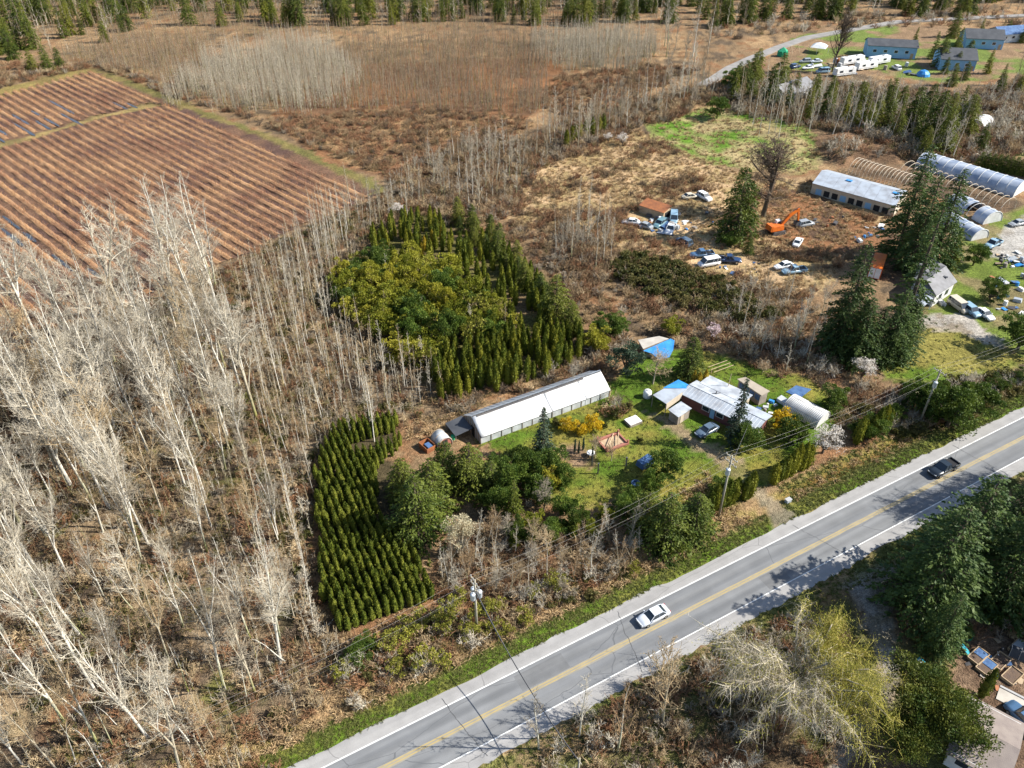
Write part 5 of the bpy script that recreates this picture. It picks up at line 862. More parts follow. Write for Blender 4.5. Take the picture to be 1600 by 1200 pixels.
for b, c, k, h, lb in (((1107, 414), 'white', 'van', 200, 'white van parked in the dead grass of the junk field'), ((1138, 410), 'navy', 'pickup', -10, 'dark flatbed truck parked nose out beside the white van'), ((1096, 400), 'blue', 'pickup', 190, 'blue pickup parked behind the white van'), ((1224, 419), 'white', 'sedan', 200, 'white junk sedan next to the turquoise pickup'), ((1240, 427), 'skyblue', 'pickup', 195, 'turquoise pickup in the dead grass below the excavator'), ((1047, 362), 'white', 'pickup', 250, 'white cab truck in the junk pile by the rusty shed'), ((1031, 352), 'teal', 'wagon', 230, 'teal wreck beside the white cab truck'), ((1006, 355), 'grey', 'sedan', 140, 'grey wreck at the end of the junk pile'), ((1068, 381), 'slate', 'wagon', 125, 'slate blue wreck alone on the dead grass'), ((1246, 381), 'white', 'sedan', 60, 'small white wreck below the excavator'), ((1258, 353), 'grey', 'wagon', 20, 'grey wreck beyond the excavator'), ((1100, 311), 'white', 'wagon', 300, 'white car alone in the scrub above the junk pile'), ((1078, 310), 'beige', 'sedan', 20, 'pale wreck in the scrub next to the lone white car'), ((1052, 345), 'skyblue', 'van', 260, 'light blue van behind the white cab truck'), ((985, 350), 'white', 'sedan', 170, 'white wreck half hidden in scrub by the rusty shed')):
    vehicle(k, P(*b), math.radians(h), c, lb, detail=False, tilt=rnd.uniform(-.04, .04))
for b, c, k, h, lb in (((1242, 106), 'navy', 'wagon', 30, 'dark car parked in the far storage yard'), ((1262, 108), 'white', 'sedan', 200, 'white car parked in the far storage yard'), ((1285, 114), 'skyblue', 'van', 190, 'pale blue van parked at the front of the far yard'), ((1275, 98), 'silver', 'sedan', 190, 'silver car parked behind the pale blue van'), ((1258, 98), 'grey', 'wagon', 190, 'grey car parked at the back of the far yard'), ((1400, 108), 'white', 'wagon', 100, 'white car between far trailers and shade-blue building'), ((1598, 1128), 'blue', 'wagon', 115, 'blue car at the frame edge beside the brown roof')):
    vehicle(k, P(*b), math.radians(h), c, lb, detail=False)

# ---------------------------------------------------------------- the long white greenhouse
A, B = P(751, 682, 1.7), P(953, 608, 1.7); gu = (B - A).normalized(); gn = Vector((-gu.y, gu.x, 0)); GL = (B - A).length; GW = 6.5; EV, RZ = 1.7, 3.75
def gp(u, w, z): q = A + gu * u + gn * w; return Vector((q.x, q.y, z))
t = site('greenhouse', 'long white plastic-covered greenhouse with open ridge vent', 'greenhouse', gp(GL / 2, GW / 2, 0))
seams = [0, GL * .53, GL * .8, GL]
for i in range(3):
    a, b = seams[i] + .004, seams[i + 1] - .004; n = 14; mb = MB()
    V = []; 
    for j in range(n + 1):
        for k in range(4): f = k / 3; V.append(tuple(gp(a + (b - a) * j / n, -.22 + (GW / 2 - .1 + .22) * f, EV - .12 + (RZ - EV + .08) * f + .035 * math.sin(j * 2.1 + i * 2) * math.sin(f * 3.14) - (.0 if 0 < k < 3 else .01))))
    mb.add(V, [(j * 4 + k, (j + 1) * 4 + k, (j + 1) * 4 + k + 1, j * 4 + k + 1) for j in range(n) for k in range(3)]); o = part('roof_panel', mb, 'film_white', t, True); sol = o.modifiers.new('thick', 'SOLIDIFY'); sol.thickness = .03; sol.offset = 1
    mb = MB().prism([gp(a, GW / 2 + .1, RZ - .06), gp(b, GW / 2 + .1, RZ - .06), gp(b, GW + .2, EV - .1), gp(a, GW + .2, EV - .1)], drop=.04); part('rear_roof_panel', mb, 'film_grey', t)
    mb = MB().prism([gp(a + .05, .02, EV - .35), gp(b - .05, .02, EV - .35), gp(b - .05, .08, EV - .35), gp(a + .05, .08, EV - .35)], floor=0.02); part('side_panel', mb, 'film_clear', t)
for i in range(0, 27): part('rafter', MB().tube([gp(i * GL / 26, GW / 2, RZ + .02), gp(i * GL / 26, GW + .1, EV - .03)], [.045, .045], 4), 'film_clear', t)
for i in range(0, 14): part('post', MB().box(gp(i * GL / 13, -.02, 0), (.1, .1, EV - .1), math.atan2(gu.y, gu.x)), 'wood_grey', t)
part('eave_beam', MB().tube([gp(-.05, 0, EV - .25), gp(GL + .05, 0, EV - .25)], [.09, .09], 4), 'steel_dark', t); part('ridge_cap', MB().prism([gp(-.1, GW / 2 + .05, RZ + .12), gp(GL + .1, GW / 2 + .05, RZ + .12), gp(GL + .1, GW / 2 + .42, RZ - .04), gp(-.1, GW / 2 + .42, RZ - .04)], drop=.05), 'roof_metal', t)
part('ridge_vent', MB().prism([gp(.8, GW / 2 - .42, RZ - .10), gp(GL - 4, GW / 2 - .42, RZ - .10), gp(GL - 4, GW / 2 - .16, RZ + .02), gp(.8, GW / 2 - .16, RZ + .02)], drop=.04), 'steel_dark', t)
for u, nm in ((0.0, 'gable_wall'), (GL, 'gable_wall')):
    d = .06 if u == 0 else -.06; mb = MB().add([gp(u, 0, 0), gp(u, 0, EV - .1), gp(u, GW / 2, RZ - .12), gp(u, GW, EV - .1), gp(u, GW, 0), gp(u + d, 0, 0), gp(u + d, 0, EV - .1), gp(u + d, GW / 2, RZ - .12), gp(u + d, GW, EV - .1), gp(u + d, GW, 0)], [(0, 1, 2, 3, 4), (9, 8, 7, 6, 5)] + [(i, i + 5, (i + 1) % 5 + 5, (i + 1) % 5) for i in range(5)]); gw = part(nm, mb, 'wood_grey', t)
    for w in np.arange(.3, GW, .75):
        z = EV - .15 + (RZ - EV) * (1 - abs(w - GW / 2) / (GW / 2)); part('stud', MB().box(gp(u - d * .6, w, 0), (.07, .1, z), math.atan2(gu.y, gu.x)), 'wall_grey', t)
part('door', MB().box(gp(-.1, GW * .42, 0), (.08, 1.0, 2.0), math.atan2(gu.y, gu.x)), 'dark_void', t)
# lean-to, barrel shed and scrap box at its end
t = site('lean_to', 'dark open lean-to at the end of the long greenhouse', 'shed', gp(-1.6, GW * .6, 0)); part('roof', MB().prism([gp(-.3, GW * .35, 2.0), gp(-.3, GW * .98, 1.9), gp(-3.6, GW * .98, 1.5), gp(-3.6, GW * .35, 1.6)], drop=.08), 'roof_dark', t)
for u in (-.5, -3.4):
    for w in (.4, .95): part('post', MB().box(gp(u, GW * w, 0), (.12, .12, 1.5)), 'wood_grey', t)
part('back_wall', MB().prism([gp(-.4, GW * .97, 1.7), gp(-3.5, GW * .97, 1.4), gp(-3.5, GW * .99, 1.4), gp(-.4, GW * .99, 1.7)], floor=0), 'wood_grey', t)
q = P(690, 692); t = thing('barrel_shed', 'small rounded pale barrel shed with a dark doorway', 'shed', (q.x, q.y, 0), math.radians(-55)); n = 12
V = [(x, 1.35 * math.cos(math.pi * k / n), .55 + 1.5 * math.sin(math.pi * k / n) if k not in (0, n) else 0) for x in (-1.4, 1.4) for k in range(n + 1)]; part_roof = MB().add(V, [(k, k + 1, n + 2 + k, n + 1 + k) for k in range(n)]); o = part_roof.obj('curved_roof', MATS['film_clear'], t, True); o.modifiers.new('thick', 'SOLIDIFY').thickness = .06
MB().add([(1.3, 1.3 * math.cos(math.pi * k / n), .5 + 1.42 * math.sin(math.pi * k / n) if k not in (0, n) else 0) for k in range(n + 1)], [tuple(range(n + 1))]).obj('front_wall', MATS['wood_red'], t); MB().box((1.34, 0, 0), (.05, .9, 1.6)).obj('doorway', MATS['dark_void'], t)
for k in (-1, 0, 1): MB().tube([(k * 1.3, 1.4 * math.cos(math.pi * j / 8), .56 + 1.54 * math.sin(math.pi * j / 8)) for j in range(9)], [.05] * 9, 4).obj('hoop', MATS['wood_tan'], t)
q = P(668, 700); t = thing('scrap_box', 'open wooden box with blue scrap by the barrel shed', 'box', (q.x, q.y, 0), math.radians(-50))
for x, y, a, b in ((0, .9, 2.4, .08), (0, -.9, 2.4, .08), (1.2, 0, .08, 1.8), (-1.2, 0, .08, 1.8)): MB().box((x, y, 0), (a, b, 1.0)).obj('side_board', MATS['rust'], t)
MB().box((.2, .1, .3), (1.3, .9, .5)).obj('contents', MATS['tarp_navy'], t)
q = P(708, 687); tag(MB().lathe([(.28, 0), (.33, .15), (.36, .9), (.36, .95)], 12, (q.x, q.y, 0)).obj('rain_barrel', MATS['plastic_green']), 'green plastic barrel between barrel shed and greenhouse', 'barrel')
# ---------------------------------------------------------------- the house
def pts(*l): return [P(*q) for q in l]
t = site('house', 'long low house with pale metal roof and dark red walls', 'house', P(1120, 640))
wl_ = pts((1064, 614, 2.5), (1182, 671, 2.5), (1200, 664, 2.5), (1082, 604, 2.5)); c0 = sum(wl_, Vector()) / 4
ins = lambda L, f: [c0 + (p - c0) * f for p in L]
hu = (wl_[1] - wl_[0]).normalized(); hn = Vector((-hu.y, hu.x, 0)); HL = (wl_[1] - wl_[0]).length; HO = Vector((wl_[0].x, wl_[0].y, 0)); HW = 5.0
def hp(u, w, z): q = HO + hu * u + hn * w; return Vector((q.x, q.y, z))
part('wall', MB().prism([hp(.15, .25, 2.45), hp(HL - .25, .25, 2.45), hp(HL - .25, HW - .2, 2.45), hp(.15, HW - .2, 2.45)], floor=0), 'wall_red', t)
part('gable', MB().prism([hp(HL - .28, .25, 2.46), hp(HL - .22, .25, 2.46), hp(HL - .22, HW - .2, 2.46), hp(HL - .28, HW - .2, 2.46)], drop=.02), 'wall_red', t)
mb = MB().add([hp(HL - .25, .25, 2.45), hp(HL - .25, HW - .2, 2.45), hp(HL - .25, HW / 2, 2.98)], [(0, 1, 2)]); part('gable_end', mb, 'wall_red', t)
for i in range(7):
    a, b = i * HL / 7 + .01, (i + 1) * HL / 7 - .01; ov = .25 if i == 6 else 0
    part('roof_panel', MB().prism([hp(a, -.25, 2.5), hp(b + ov, -.25, 2.5), hp(b + ov, HW / 2, 3.02), hp(a, HW / 2, 3.02)], drop=.08), 'roof_metal', t); part('roof_panel', MB().prism([hp(a, HW / 2 + .01, 3.02), hp(b + ov, HW / 2 + .01, 3.02), hp(b + ov, HW + .25, 2.5), hp(a, HW + .25, 2.5)], drop=.08), 'roof_metal' if i > 3 else 'roof_patch', t)
part('ridge_cap', MB().tube([hp(0, HW / 2, 3.03), hp(HL + .25, HW / 2, 3.03)], [.07, .07], 5), 'roof_patch', t)
for i in range(21): part('roof_rib', MB().tube([hp((i + .5) * HL / 21, -.24, 2.52), hp((i + .5) * HL / 21, HW / 2, 3.035)], [.022, .022], 3), 'roof_metal', t)
part('addition_wall', MB().prism([hp(1.2, HW, 2.4), hp(9.5, HW, 2.4), hp(9.5, HW + 3.0, 2.3), hp(1.2, HW + 3.0, 2.3)], floor=0), 'wall_cream', t); part('addition_roof', MB().prism([hp(.9, HW - .3, 2.66), hp(9.8, HW - .3, 2.66), hp(9.8, HW + 3.3, 2.42), hp(.9, HW + 3.3, 2.42)], drop=.1), 'roof_patch', t)
for u in (4.4, 7.2, 10.2, 14.6):
    w = part('window', MB().prism([hp(u, .2, 2.05), hp(u + 1.5, .2, 2.05), hp(u + 1.5, .26, 2.05), hp(u, .26, 2.05)], floor=1.0), 'white_paint', t); o = MB().prism([hp(u + .1, .17, 1.95), hp(u + 1.4, .17, 1.95), hp(u + 1.4, .19, 1.95), hp(u + .1, .19, 1.95)], floor=1.1).obj('pane', MATS['glass_dark'], w)
part('door', MB().prism([hp(6.1, .17, 2.1), hp(6.95, .17, 2.1), hp(6.95, .26, 2.1), hp(6.1, .26, 2.1)], floor=.15), 'wall_shade_blue', t)
w = part('end_window', MB().prism([hp(HL - .2, 1.6, 1.9), hp(HL - .2, 2.7, 1.9), hp(HL - .26, 2.7, 1.9), hp(HL - .26, 1.6, 1.9)], floor=.9), 'white_paint', t); MB().prism([hp(HL - .17, 1.72, 1.8), hp(HL - .17, 2.58, 1.8), hp(HL - .19, 2.58, 1.8), hp(HL - .19, 1.72, 1.8)], floor=1.0).obj('pane', MATS['glass_dark'], w)
part('vent_pipe', MB().tube([hp(5, 3.6, 2.6), hp(5, 3.6, 3.4)], [.09, .09], 8), 'steel_dark', t); part('aerial', MB().tube([hp(5.4, 4.6, 2.7), hp(4.6, 3.0, 3.1)], [.05, .05], 5), 'steel_dark', t)
t = site('carport', 'open carport with grey metal roof joined to the house end', 'carport', P(1040, 632))
k = pts((1020, 617, 2.7), (1041, 631, 2.7), (1066, 613, 3.0), (1074, 607, 3.0), (1037, 607, 2.9)); part('roof', MB().prism(k, drop=.09), 'roof_metal', t)
for q in (k[0], k[1], k[4]): part('post', MB().box((q.x * .995 + k[2].x * .005, q.y, 0), (.14, .14, q.z - .1)), 'wood_grey', t)
part('side_panel', MB().prism([k[1], k[2], k[2] + Vector((.06, -.06, 0)), k[1] + Vector((.06, -.06, 0))], drop=1.3), 'wall_cream', t)
t = site('tarp_shelter', 'blue tarp stretched over a shelter behind the carport', 'tarp', P(1058, 605)); k = pts((1036, 606, 2.95), (1060, 593, 2.6), (1078, 602, 2.6), (1072, 607, 2.95)); part('tarp', MB().prism(k, drop=.05), 'tarp_blue', t)
for q in k[1:3]: part('post', MB().tube([(q.x, q.y, 0), (q.x, q.y, q.z - .05)], [.05, .05], 5), 'wood_grey', t)
t = site('small_shed', 'small shed with pale patched sloping roof beside the carport', 'shed', P(1063, 648)); k = pts((1044, 640, 2.2), (1060, 652, 2.0), (1081, 638, 2.2), (1064, 627, 2.4)); part('roof', MB().prism(k, drop=.08), 'roof_patch', t); cc = sum(k, Vector()) / 4
part('wall', MB().prism([cc + (q - cc) * .85 - Vector((0, 0, .09)) for q in k], floor=0), 'wood_grey', t)
part('door', MB().prism([cc + (k[1] - cc) * .86 + (k[2] - k[1]) * f - Vector((0, 0, .4)) for f in (.2, .45)] + [cc + (k[1] - cc) * .89 + (k[2] - k[1]) * f - Vector((0, 0, .4)) for f in (.45, .2)], floor=.05), 'wall_cream', t)
q = P(1011, 620); t = thing('water_tank', 'white round water tank beside the carport', 'tank', (q.x, q.y, 0)); MB().lathe([(.75, 0), (.78, .1), (.78, 1.2), (.6, 1.45), (.2, 1.55)], 16).obj('tank', MATS['white_paint'], t, True); MB().lathe([(.2, 1.54), (.2, 1.64)], 10).obj('lid', MATS['wall_grey'], t)
# blue-tarped pool shelter and slab behind
t = site('tarped_roof', 'bright blue tarp draped over a low roof behind the pine', 'tarp', P(1035, 555)); k = pts((1005, 548, 1.6), (1048, 529, 2.3), (1054, 532, 2.2), (1052, 546, 1.5), (1018, 552, 1.2)); part('tarp', MB().prism(k, drop=.05), 'tarp_blue', t); k2 = pts((1018, 552, 1.19), (1052, 546, 1.49), (1046, 558, .5), (1030, 562, .3)); part('tarp_flap', MB().prism(k2, drop=.04), 'tarp_blue', t); cc = sum(k, Vector()) / 5; part('wall', MB().prism([cc + (q - cc) * .85 - Vector((0, 0, .12)) for q in k], floor=0), 'wood_grey', t)
t = site('flat_roof_shed', 'flat grey-topped shed next to the blue tarp', 'shed', P(1010, 540)); k = pts((997, 531, 1.5), (1005, 545, 1.4), (1045, 529, 1.6), (1030, 525, 1.6)); part('roof', MB().prism(k, drop=.1), 'slab', t); cc = sum(k, Vector()) / 4; part('wall', MB().prism([cc + (q - cc) * .9 - Vector((0, 0, .1)) for q in k], floor=0), 'wood_grey', t)
# tan shed, white tunnel, dark pad
t = site('tan_shed', 'tan flat-roofed shed with an open front painted in blue shade', 'shed', P(1180, 612)); k = pts((1152, 592, 2.5), (1165, 589, 2.7), (1203, 611, 2.7), (1190, 618, 2.5)); part('roof', MB().prism(k, drop=.12), 'roof_tan', t); cc = sum(k, Vector()) / 4; part('wall', MB().prism([cc + (q - cc) * .9 - Vector((0, 0, .13)) for q in k], floor=0), 'wood_grey', t)
f0, f1 = k[0], k[3]
for i in range(4): a = f0.lerp(f1, .08 + i * .23); b = f0.lerp(f1, .08 + i * .23 + .19); a = cc + (a - cc) * .93; b = cc + (b - cc) * .93; part('front_shade', MB().prism([Vector((a.x, a.y, 2.1)), Vector((b.x, b.y, 2.1)), Vector((b.x, b.y - .05, 2.1)), Vector((a.x, a.y - .05, 2.1))], floor=1.0), 'tarp_navy', t)  # navy panels paint the blue shade inside the open front
t = site('garden_pad', 'dark blue ground sheet pegged out behind the white tunnel', 'sheet', P(1245, 612)); part('sheet', MB().prism(pts((1228, 612, .12), (1244, 602, .12), (1268, 608, .12), (1250, 622, .12)), drop=.08), 'tarp_navy', t)
def tunnel(name, label, p0, p1, r, cover, hoops, h=None, ends=True, group=None, hoopmat='wood_tan', spans=None, k=14):
    a, b = P(*p0), P(*p1); u = (b - a).normalized(); nn = Vector((-u.y, u.x, 0)); L = (b - a).length; h = h or r; t = site(name, label, 'greenhouse', (a + b) / 2, group)
    def q(s, ang, f=1.0): v = a + u * s + nn * (r * f * math.cos(ang)); return Vector((v.x, v.y, h * f * math.sin(ang) ** .8 if 0 < ang < math.pi else 0))
    for i in range(hoops): s = L * i / (hoops - 1); part('hoop', MB().tube([q(s, math.pi * j / k, 1.012) for j in range(k + 1)], [.075] * (k + 1), 4), hoopmat, t)
    part('ridge_pole', MB().tube([q(0, math.pi / 2), q(L, math.pi / 2)], [.05, .05], 4), hoopmat, t)
    for (s0, s1) in (spans if spans is not None else ([(i / 5, (i + 1) / 5) for i in range(5)] if cover else [])):
        V = [tuple(q(L * (s0 + (s1 - s0) * c / 4), math.pi * j / k)) for c in range(5) for j in range(k + 1)]; o = part('cover_sheet', MB().add(V, [(c * (k + 1) + j, c * (k + 1) + j + 1, (c + 1) * (k + 1) + j + 1, (c + 1) * (k + 1) + j) for c in range(4) for j in range(k)]), cover, t, True)
    if ends:
        for s in (0.03, L - .03): part('end_wall', MB().add([tuple(q(s, math.pi * j / k, .985)) for j in range(k + 1)], [tuple(range(k + 1))]), 'wall_white', t)
    return t
tunnel('tunnel_greenhouse', 'small white ribbed tunnel greenhouse by the blossom tree', (1233, 634), (1285, 662), 2.2, 'film_white', 22, 2.3, hoopmat='wall_grey')
t = site('tunnel_porch', 'low pale glass frame at the back of the small tunnel', 'cold frame', P(1222, 628)); part('frame', MB().prism(pts((1214, 622, .7), (1221, 617, .9), (1232, 624, .9), (1226, 630, .7)), floor=0), 'film_clear', t)
# ---------------------------------------------------------------- neighbour's barn and tunnels
t = site('barn', 'long low barn with grey metal roof beyond the tall firs', 'barn', P(1330, 305)); k = pts((1269, 286, 3.2), (1284, 266, 4.4), (1412, 300, 4.4), (1400, 322, 3.2)); bu = (k[3] - k[0]).normalized()
for i in range(8):
    f0, f1 = i / 8 + .001, (i + 1) / 8 - .001; part('roof_panel', MB().prism([k[0].lerp(k[3], f0), k[0].lerp(k[3], f1), k[1].lerp(k[2], f1), k[1].lerp(k[2], f0)], drop=.12), 'roof_metal', t)
bn = Vector((-bu.y, bu.x, 0)); back = [p + bn * 4.5 for p in (k[1], k[2])]; back = [Vector((p.x, p.y, 3.2)) for p in back]; part('rear_roof', MB().prism([k[1], k[2], back[1], back[0]], drop=.12), 'roof_metal', t); fw = [p + bn * .35 for p in (k[0], k[3])]
part('wall', MB().prism([Vector((p.x, p.y, 3.05)) for p in (fw[0], fw[1], back[1] - bn * .3, back[0] - bn * .3)], floor=0), 'wall_cream', t)
for i in range(9): a = fw[0].lerp(fw[1], .06 + i * .1); b = fw[0].lerp(fw[1], .06 + i * .1 + .07); part('opening', MB().prism([Vector((a.x, a.y, 1.9)), Vector((b.x, b.y, 1.9)), Vector((b.x, b.y, 1.9)) - bn * .05, Vector((a.x, a.y, 1.9)) - bn * .05], floor=.3), 'dark_void' if i % 3 else 'wall_shade_blue', t)
for f in (.37, .93): a = k[0].lerp(k[3], f).lerp(k[1].lerp(k[2], f), .8); part('skylight', MB().box((a.x, a.y, a.z + .02), (1.6, 1.0, .12), math.atan2(bu.y, bu.x)), 'tarp_blue', t)
tunnel('tunnel_greenhouse', 'long white tunnel greenhouse beyond the bare hoop frames', (1440, 256), (1592, 303), 3.9, 'tunnel_blue', 12, 3.6, hoopmat='wall_white')
tunnel('hoop_tunnel', 'bare hoop frames of an uncovered tunnel beside the long white tunnel', (1415, 272), (1572, 331), 3.9, None, 18, 3.8, ends=False, hoopmat='wall_cream')
tunnel('hoop_tunnel', 'bare hoop frames of an uncovered tunnel directly behind the barn', (1335, 265), (1420, 292), 3.5, None, 16, 3.4, ends=False, hoopmat='wall_cream')
tunnel('tunnel_greenhouse', 'half-covered tunnel with white end wall at the hoop frames', (1490, 318), (1550, 348), 3.2, 'tunnel_blue', 8, 3.0, hoopmat='wall_white', spans=[(0, .25), (.25, .5), (.72, 1.0)]); tunnel('tunnel_greenhouse', 'short pale tunnel with white end nearest the gravel yard', (1475, 345), (1530, 374), 2.8, 'tunnel_blue', 6, 2.6, hoopmat='wall_white')
tunnel('tunnel_greenhouse', 'lone small white tunnel on the green paddock', (1520, 205), (1537, 196), 3.2, 'film_white', 5, 3.6)
# neighbour house, container, sheds
t = site('hoop_crops', 'dead brown plants between the bare hoop frames', 'plants', P(1500, 302))
t['kind'] = 'stuff'; put('plants', MB().soup(np.concatenate([spikes(np.random.RandomState(5), q_ := np.concatenate([(lambda z: np.stack([z[:, 0], z[:, 1], np.full(len(z), .05)], 1))(sample(poly([(1418, 272), (1436, 268), (1578, 322), (1562, 336)]), 1.2, 5)), (lambda z: np.stack([z[:, 0], z[:, 1], np.full(len(z), .05)], 1))(sample(poly([(1335, 266), (1345, 260), (1425, 286), (1412, 294)]), 1.2, 6))]), q_ + np.random.RandomState(6).normal(0, .45, q_.shape) + np.array([0, 0, 1.0]), np.full(len(q_), .06))])).mesh('plants', MATS['brown_twigs']), t).location = (-t.location.x, -t.location.y, 0)
t = site('neighbour_house', 'grey-roofed house half hidden by the tall firs', 'house', P(1450, 455))
k = pts((1425, 436, 3.2), (1463, 462, 3.2), (1496, 440, 3.2), (1452, 414, 3.2)); rd = [k[0].lerp(k[1], .5), k[3].lerp(k[2], .5)]; rd = [Vector((p.x, p.y, 5.0)) for p in rd]; part('roof', MB().prism([k[0], rd[0], rd[1], k[3]], drop=.15), 'roof_shingle', t); part('roof', MB().prism([k[1], k[2], rd[1] - Vector((0, .02, 0)), rd[0] - Vector((0, .02, 0))], drop=.15), 'roof_shingle', t)
cc = sum(k, Vector()) / 4; part('wall', MB().prism([cc + (p - cc) * .9 - Vector((0, 0, .3)) for p in k], floor=0), 'wall_white', t)
for (i, j) in ((1, 2), (0, 1)):
    e0 = cc + (k[i] - cc) * .905; e1 = cc + (k[j] - cc) * .905
    for f in (.25, .6): w = part('window', MB().prism([Vector((*e0.lerp(e1, f)[:2], 2.2)), Vector((*e0.lerp(e1, f + .15)[:2], 2.2)), Vector((*e0.lerp(e1, f + .15)[:2], 2.2)) + Vector((.05, -.03, 0)), Vector((*e0.lerp(e1, f)[:2], 2.2)) + Vector((.05, -.03, 0))], floor=1.0), 'glass_dark', t)
part('skylight', MB().box(cc.lerp(k[2], .35) + Vector((0, 0, 1.05)), (.6, 1.8, .1), 1.0), 'roof_dark', t)
k2 = pts((1440, 400, 3.6), (1462, 412, 3.6), (1482, 420, 3.6), (1458, 405, 4.4)); k2 = pts((1432, 418, 3.4), (1452, 432, 3.4), (1478, 420, 3.4), (1452, 405, 3.4)); part('wing_roof', MB().prism([p + Vector((0, 0, .6)) for p in k2], drop=.2), 'roof_shingle', t); c2 = sum(k2, Vector()) / 4; part('wing_wall', MB().prism([c2 + (p - c2) * .9 for p in k2], floor=0), 'wall_white', t)
t = site('porch', 'white railed porch with grey lean-to roof at the neighbour house', 'porch', P(1452, 478)); k = pts((1425, 470, 2.6), (1442, 480, 2.5), (1458, 466, 2.8), (1448, 460, 2.8)); part('roof', MB().prism(k, drop=.1), 'roof_metal', t)
for p in k: part('post', MB().box((p.x, p.y, 0), (.14, .14, p.z - .1)), 'white_paint', t)
a, b = P(1462, 464), P(1476, 480); part('rail', MB().tube([(a.x, a.y, 1.0), (b.x, b.y, .9)], [.07, .07], 4), 'white_paint', t)
for i in range(7): p = a.lerp(b, i / 6); part('baluster', MB().box((p.x, p.y, 0), (.08, .08, 1.0)), 'white_paint', t)
part('step', MB().box(a.lerp(b, .5), (3.4, 1.0, .5), math.atan2((b - a).y, (b - a).x)), 'wall_white', t)
q = P(1368, 424); t = thing('cargo_container', 'orange steel container between the tall firs', 'container', (q.x, q.y, 0), math.radians(62)); MB().box((0, 0, .15), (8, 2.6, 2.7)).obj('body', MATS['orange_paint'], t)
for i in range(19): 
    for s in (-1, 1): MB().box((-3.8 + i * .42, s * 1.32, .3), (.18, .06, 2.4)).obj('rib', MATS['orange_paint'], t)
for s in (-1, 1): MB().box((-4.03, s * .62, .3), (.06, 1.15, 2.4)).obj('door', MATS['white_paint'], t)
# ---------------------------------------------------------------- excavator
q = P(1212, 364); t = thing('excavator', 'orange excavator with raised boom on the dug soil', 'excavator', (q.x, q.y, hz(q.x, q.y)), math.radians(20))
for s in (-1, 1):
    mb = MB(); n = 16; V = []
    for y in (s * 1.3 - .3, s * 1.3 + .3):
        for k in range(n): an = 2 * math.pi * k / n; V.append((math.copysign(1.5, math.cos(an)) * (1 if abs(math.cos(an)) > .01 else 0) + .45 * math.cos(an), y, .45 + .45 * math.sin(an)))
    mb.add(V, [(k, (k + 1) % n, n + (k + 1) % n, n + k) for k in range(n)] + [tuple(range(n))[::-1], tuple(range(n, 2 * n))]); mb.obj('track', MATS['steel_dark'], t)
MB().box((0, 0, .75), (2.4, 1.8, .4)).obj('undercarriage', MATS['steel_dark'], t); MB().box((-.5, 0, 1.1), (3.4, 2.7, 1.2), top=(.94, .92)).obj('body', MATS['orange_paint'], t); MB().box((-2.15, 0, 1.1), (.8, 2.6, 1.35), top=(.8, .9)).obj('counterweight', MATS['orange_paint'], t)
cab = MB().box((.6, .8, 1.15), (1.5, 1.0, 1.9), top=(.8, .9)).obj('cab', MATS['white_paint'], t)
for y in (1.305, .295): MB().box((.62, y, 1.85), (1.1, .03, .9), top=(.85, 1)).obj('window', MATS['glass_dark'], cab)
MB().box((1.32, .8, 1.8), (.04, .8, 1.0)).obj('windscreen', MATS['glass_dark'], cab)
def beam(nm, p, q, w, h0, h1, mt): 
    p, q = Vector(p), Vector(q); d = (q - p).normalized(); up = Vector((-d.z, 0, d.x)); V = [p + up * h0 * a + Vector((0, b * w / 2, 0)) for a in (-.5, .5) for b in (-1, 1)] + [q + up * h1 * a + Vector((0, b * w / 2, 0)) for a in (-.5, .5) for b in (-1, 1)]
    return MB().add([tuple(v) for v in V], [(0, 1, 3, 2), (4, 6, 7, 5), (0, 4, 5, 1), (1, 5, 7, 3), (3, 7, 6, 2), (2, 6, 4, 0)]).obj(nm, MATS[mt], t)
beam('boom', (.9, -.2, 1.9), (3.0, -.2, 4.3), .5, .7, .85, 'orange_paint'); beam('boom', (2.9, -.2, 4.25), (5.4, -.2, 5.6), .48, .8, .5, 'orange_paint'); beam('stick', (5.2, -.2, 5.8), (5.9, -.2, 2.5), .42, .6, .35, 'orange_paint'); beam('cylinder', (1.5, -.2, 1.6), (3.3, -.2, 3.8), .16, .16, .12, 'steel_dark'); beam('cylinder', (3.6, -.2, 5.3), (5.2, -.2, 6.1), .14, .16, .12, 'steel_dark')
MB().add([(5.3, y, 1.2) for y in (-.8, .4)] + [(6.2, y, 2.5) for y in (-.8, .4)] + [(5.2, y, 2.3) for y in (-.8, .4)] + [(5.0, y, 1.6) for y in (-.8, .4)], [(0, 2, 4, 6), (1, 7, 5, 3), (0, 1, 3, 2), (4, 5, 7, 6), (6, 7, 1, 0)]).obj('bucket', MATS['steel_dark'], t)
# rusty shed in the junk field
q = P(1022, 336); t = thing('rusty_shed', 'rusty brown sheet-metal shed at the junk pile', 'shed', (q.x, q.y, 0), math.radians(-40)); MB().box((0, 0, 0), (7.4, 3.4, 2.3)).obj('wall', MATS['wood_tan'], t)
for i in range(6): MB().prism([(-3.8 + i * 1.27, -1.9, 2.35), (-3.8 + i * 1.27 + 1.25, -1.9, 2.35), (-3.8 + i * 1.27 + 1.25, 1.9, 3.1), (-3.8 + i * 1.27, 1.9, 3.1)], drop=.08).obj('roof_sheet', MATS['rust'], t)
MB().box((3.72, 0, 0), (.06, 2.2, 2.0)).obj('opening', MATS['dark_void'], t)
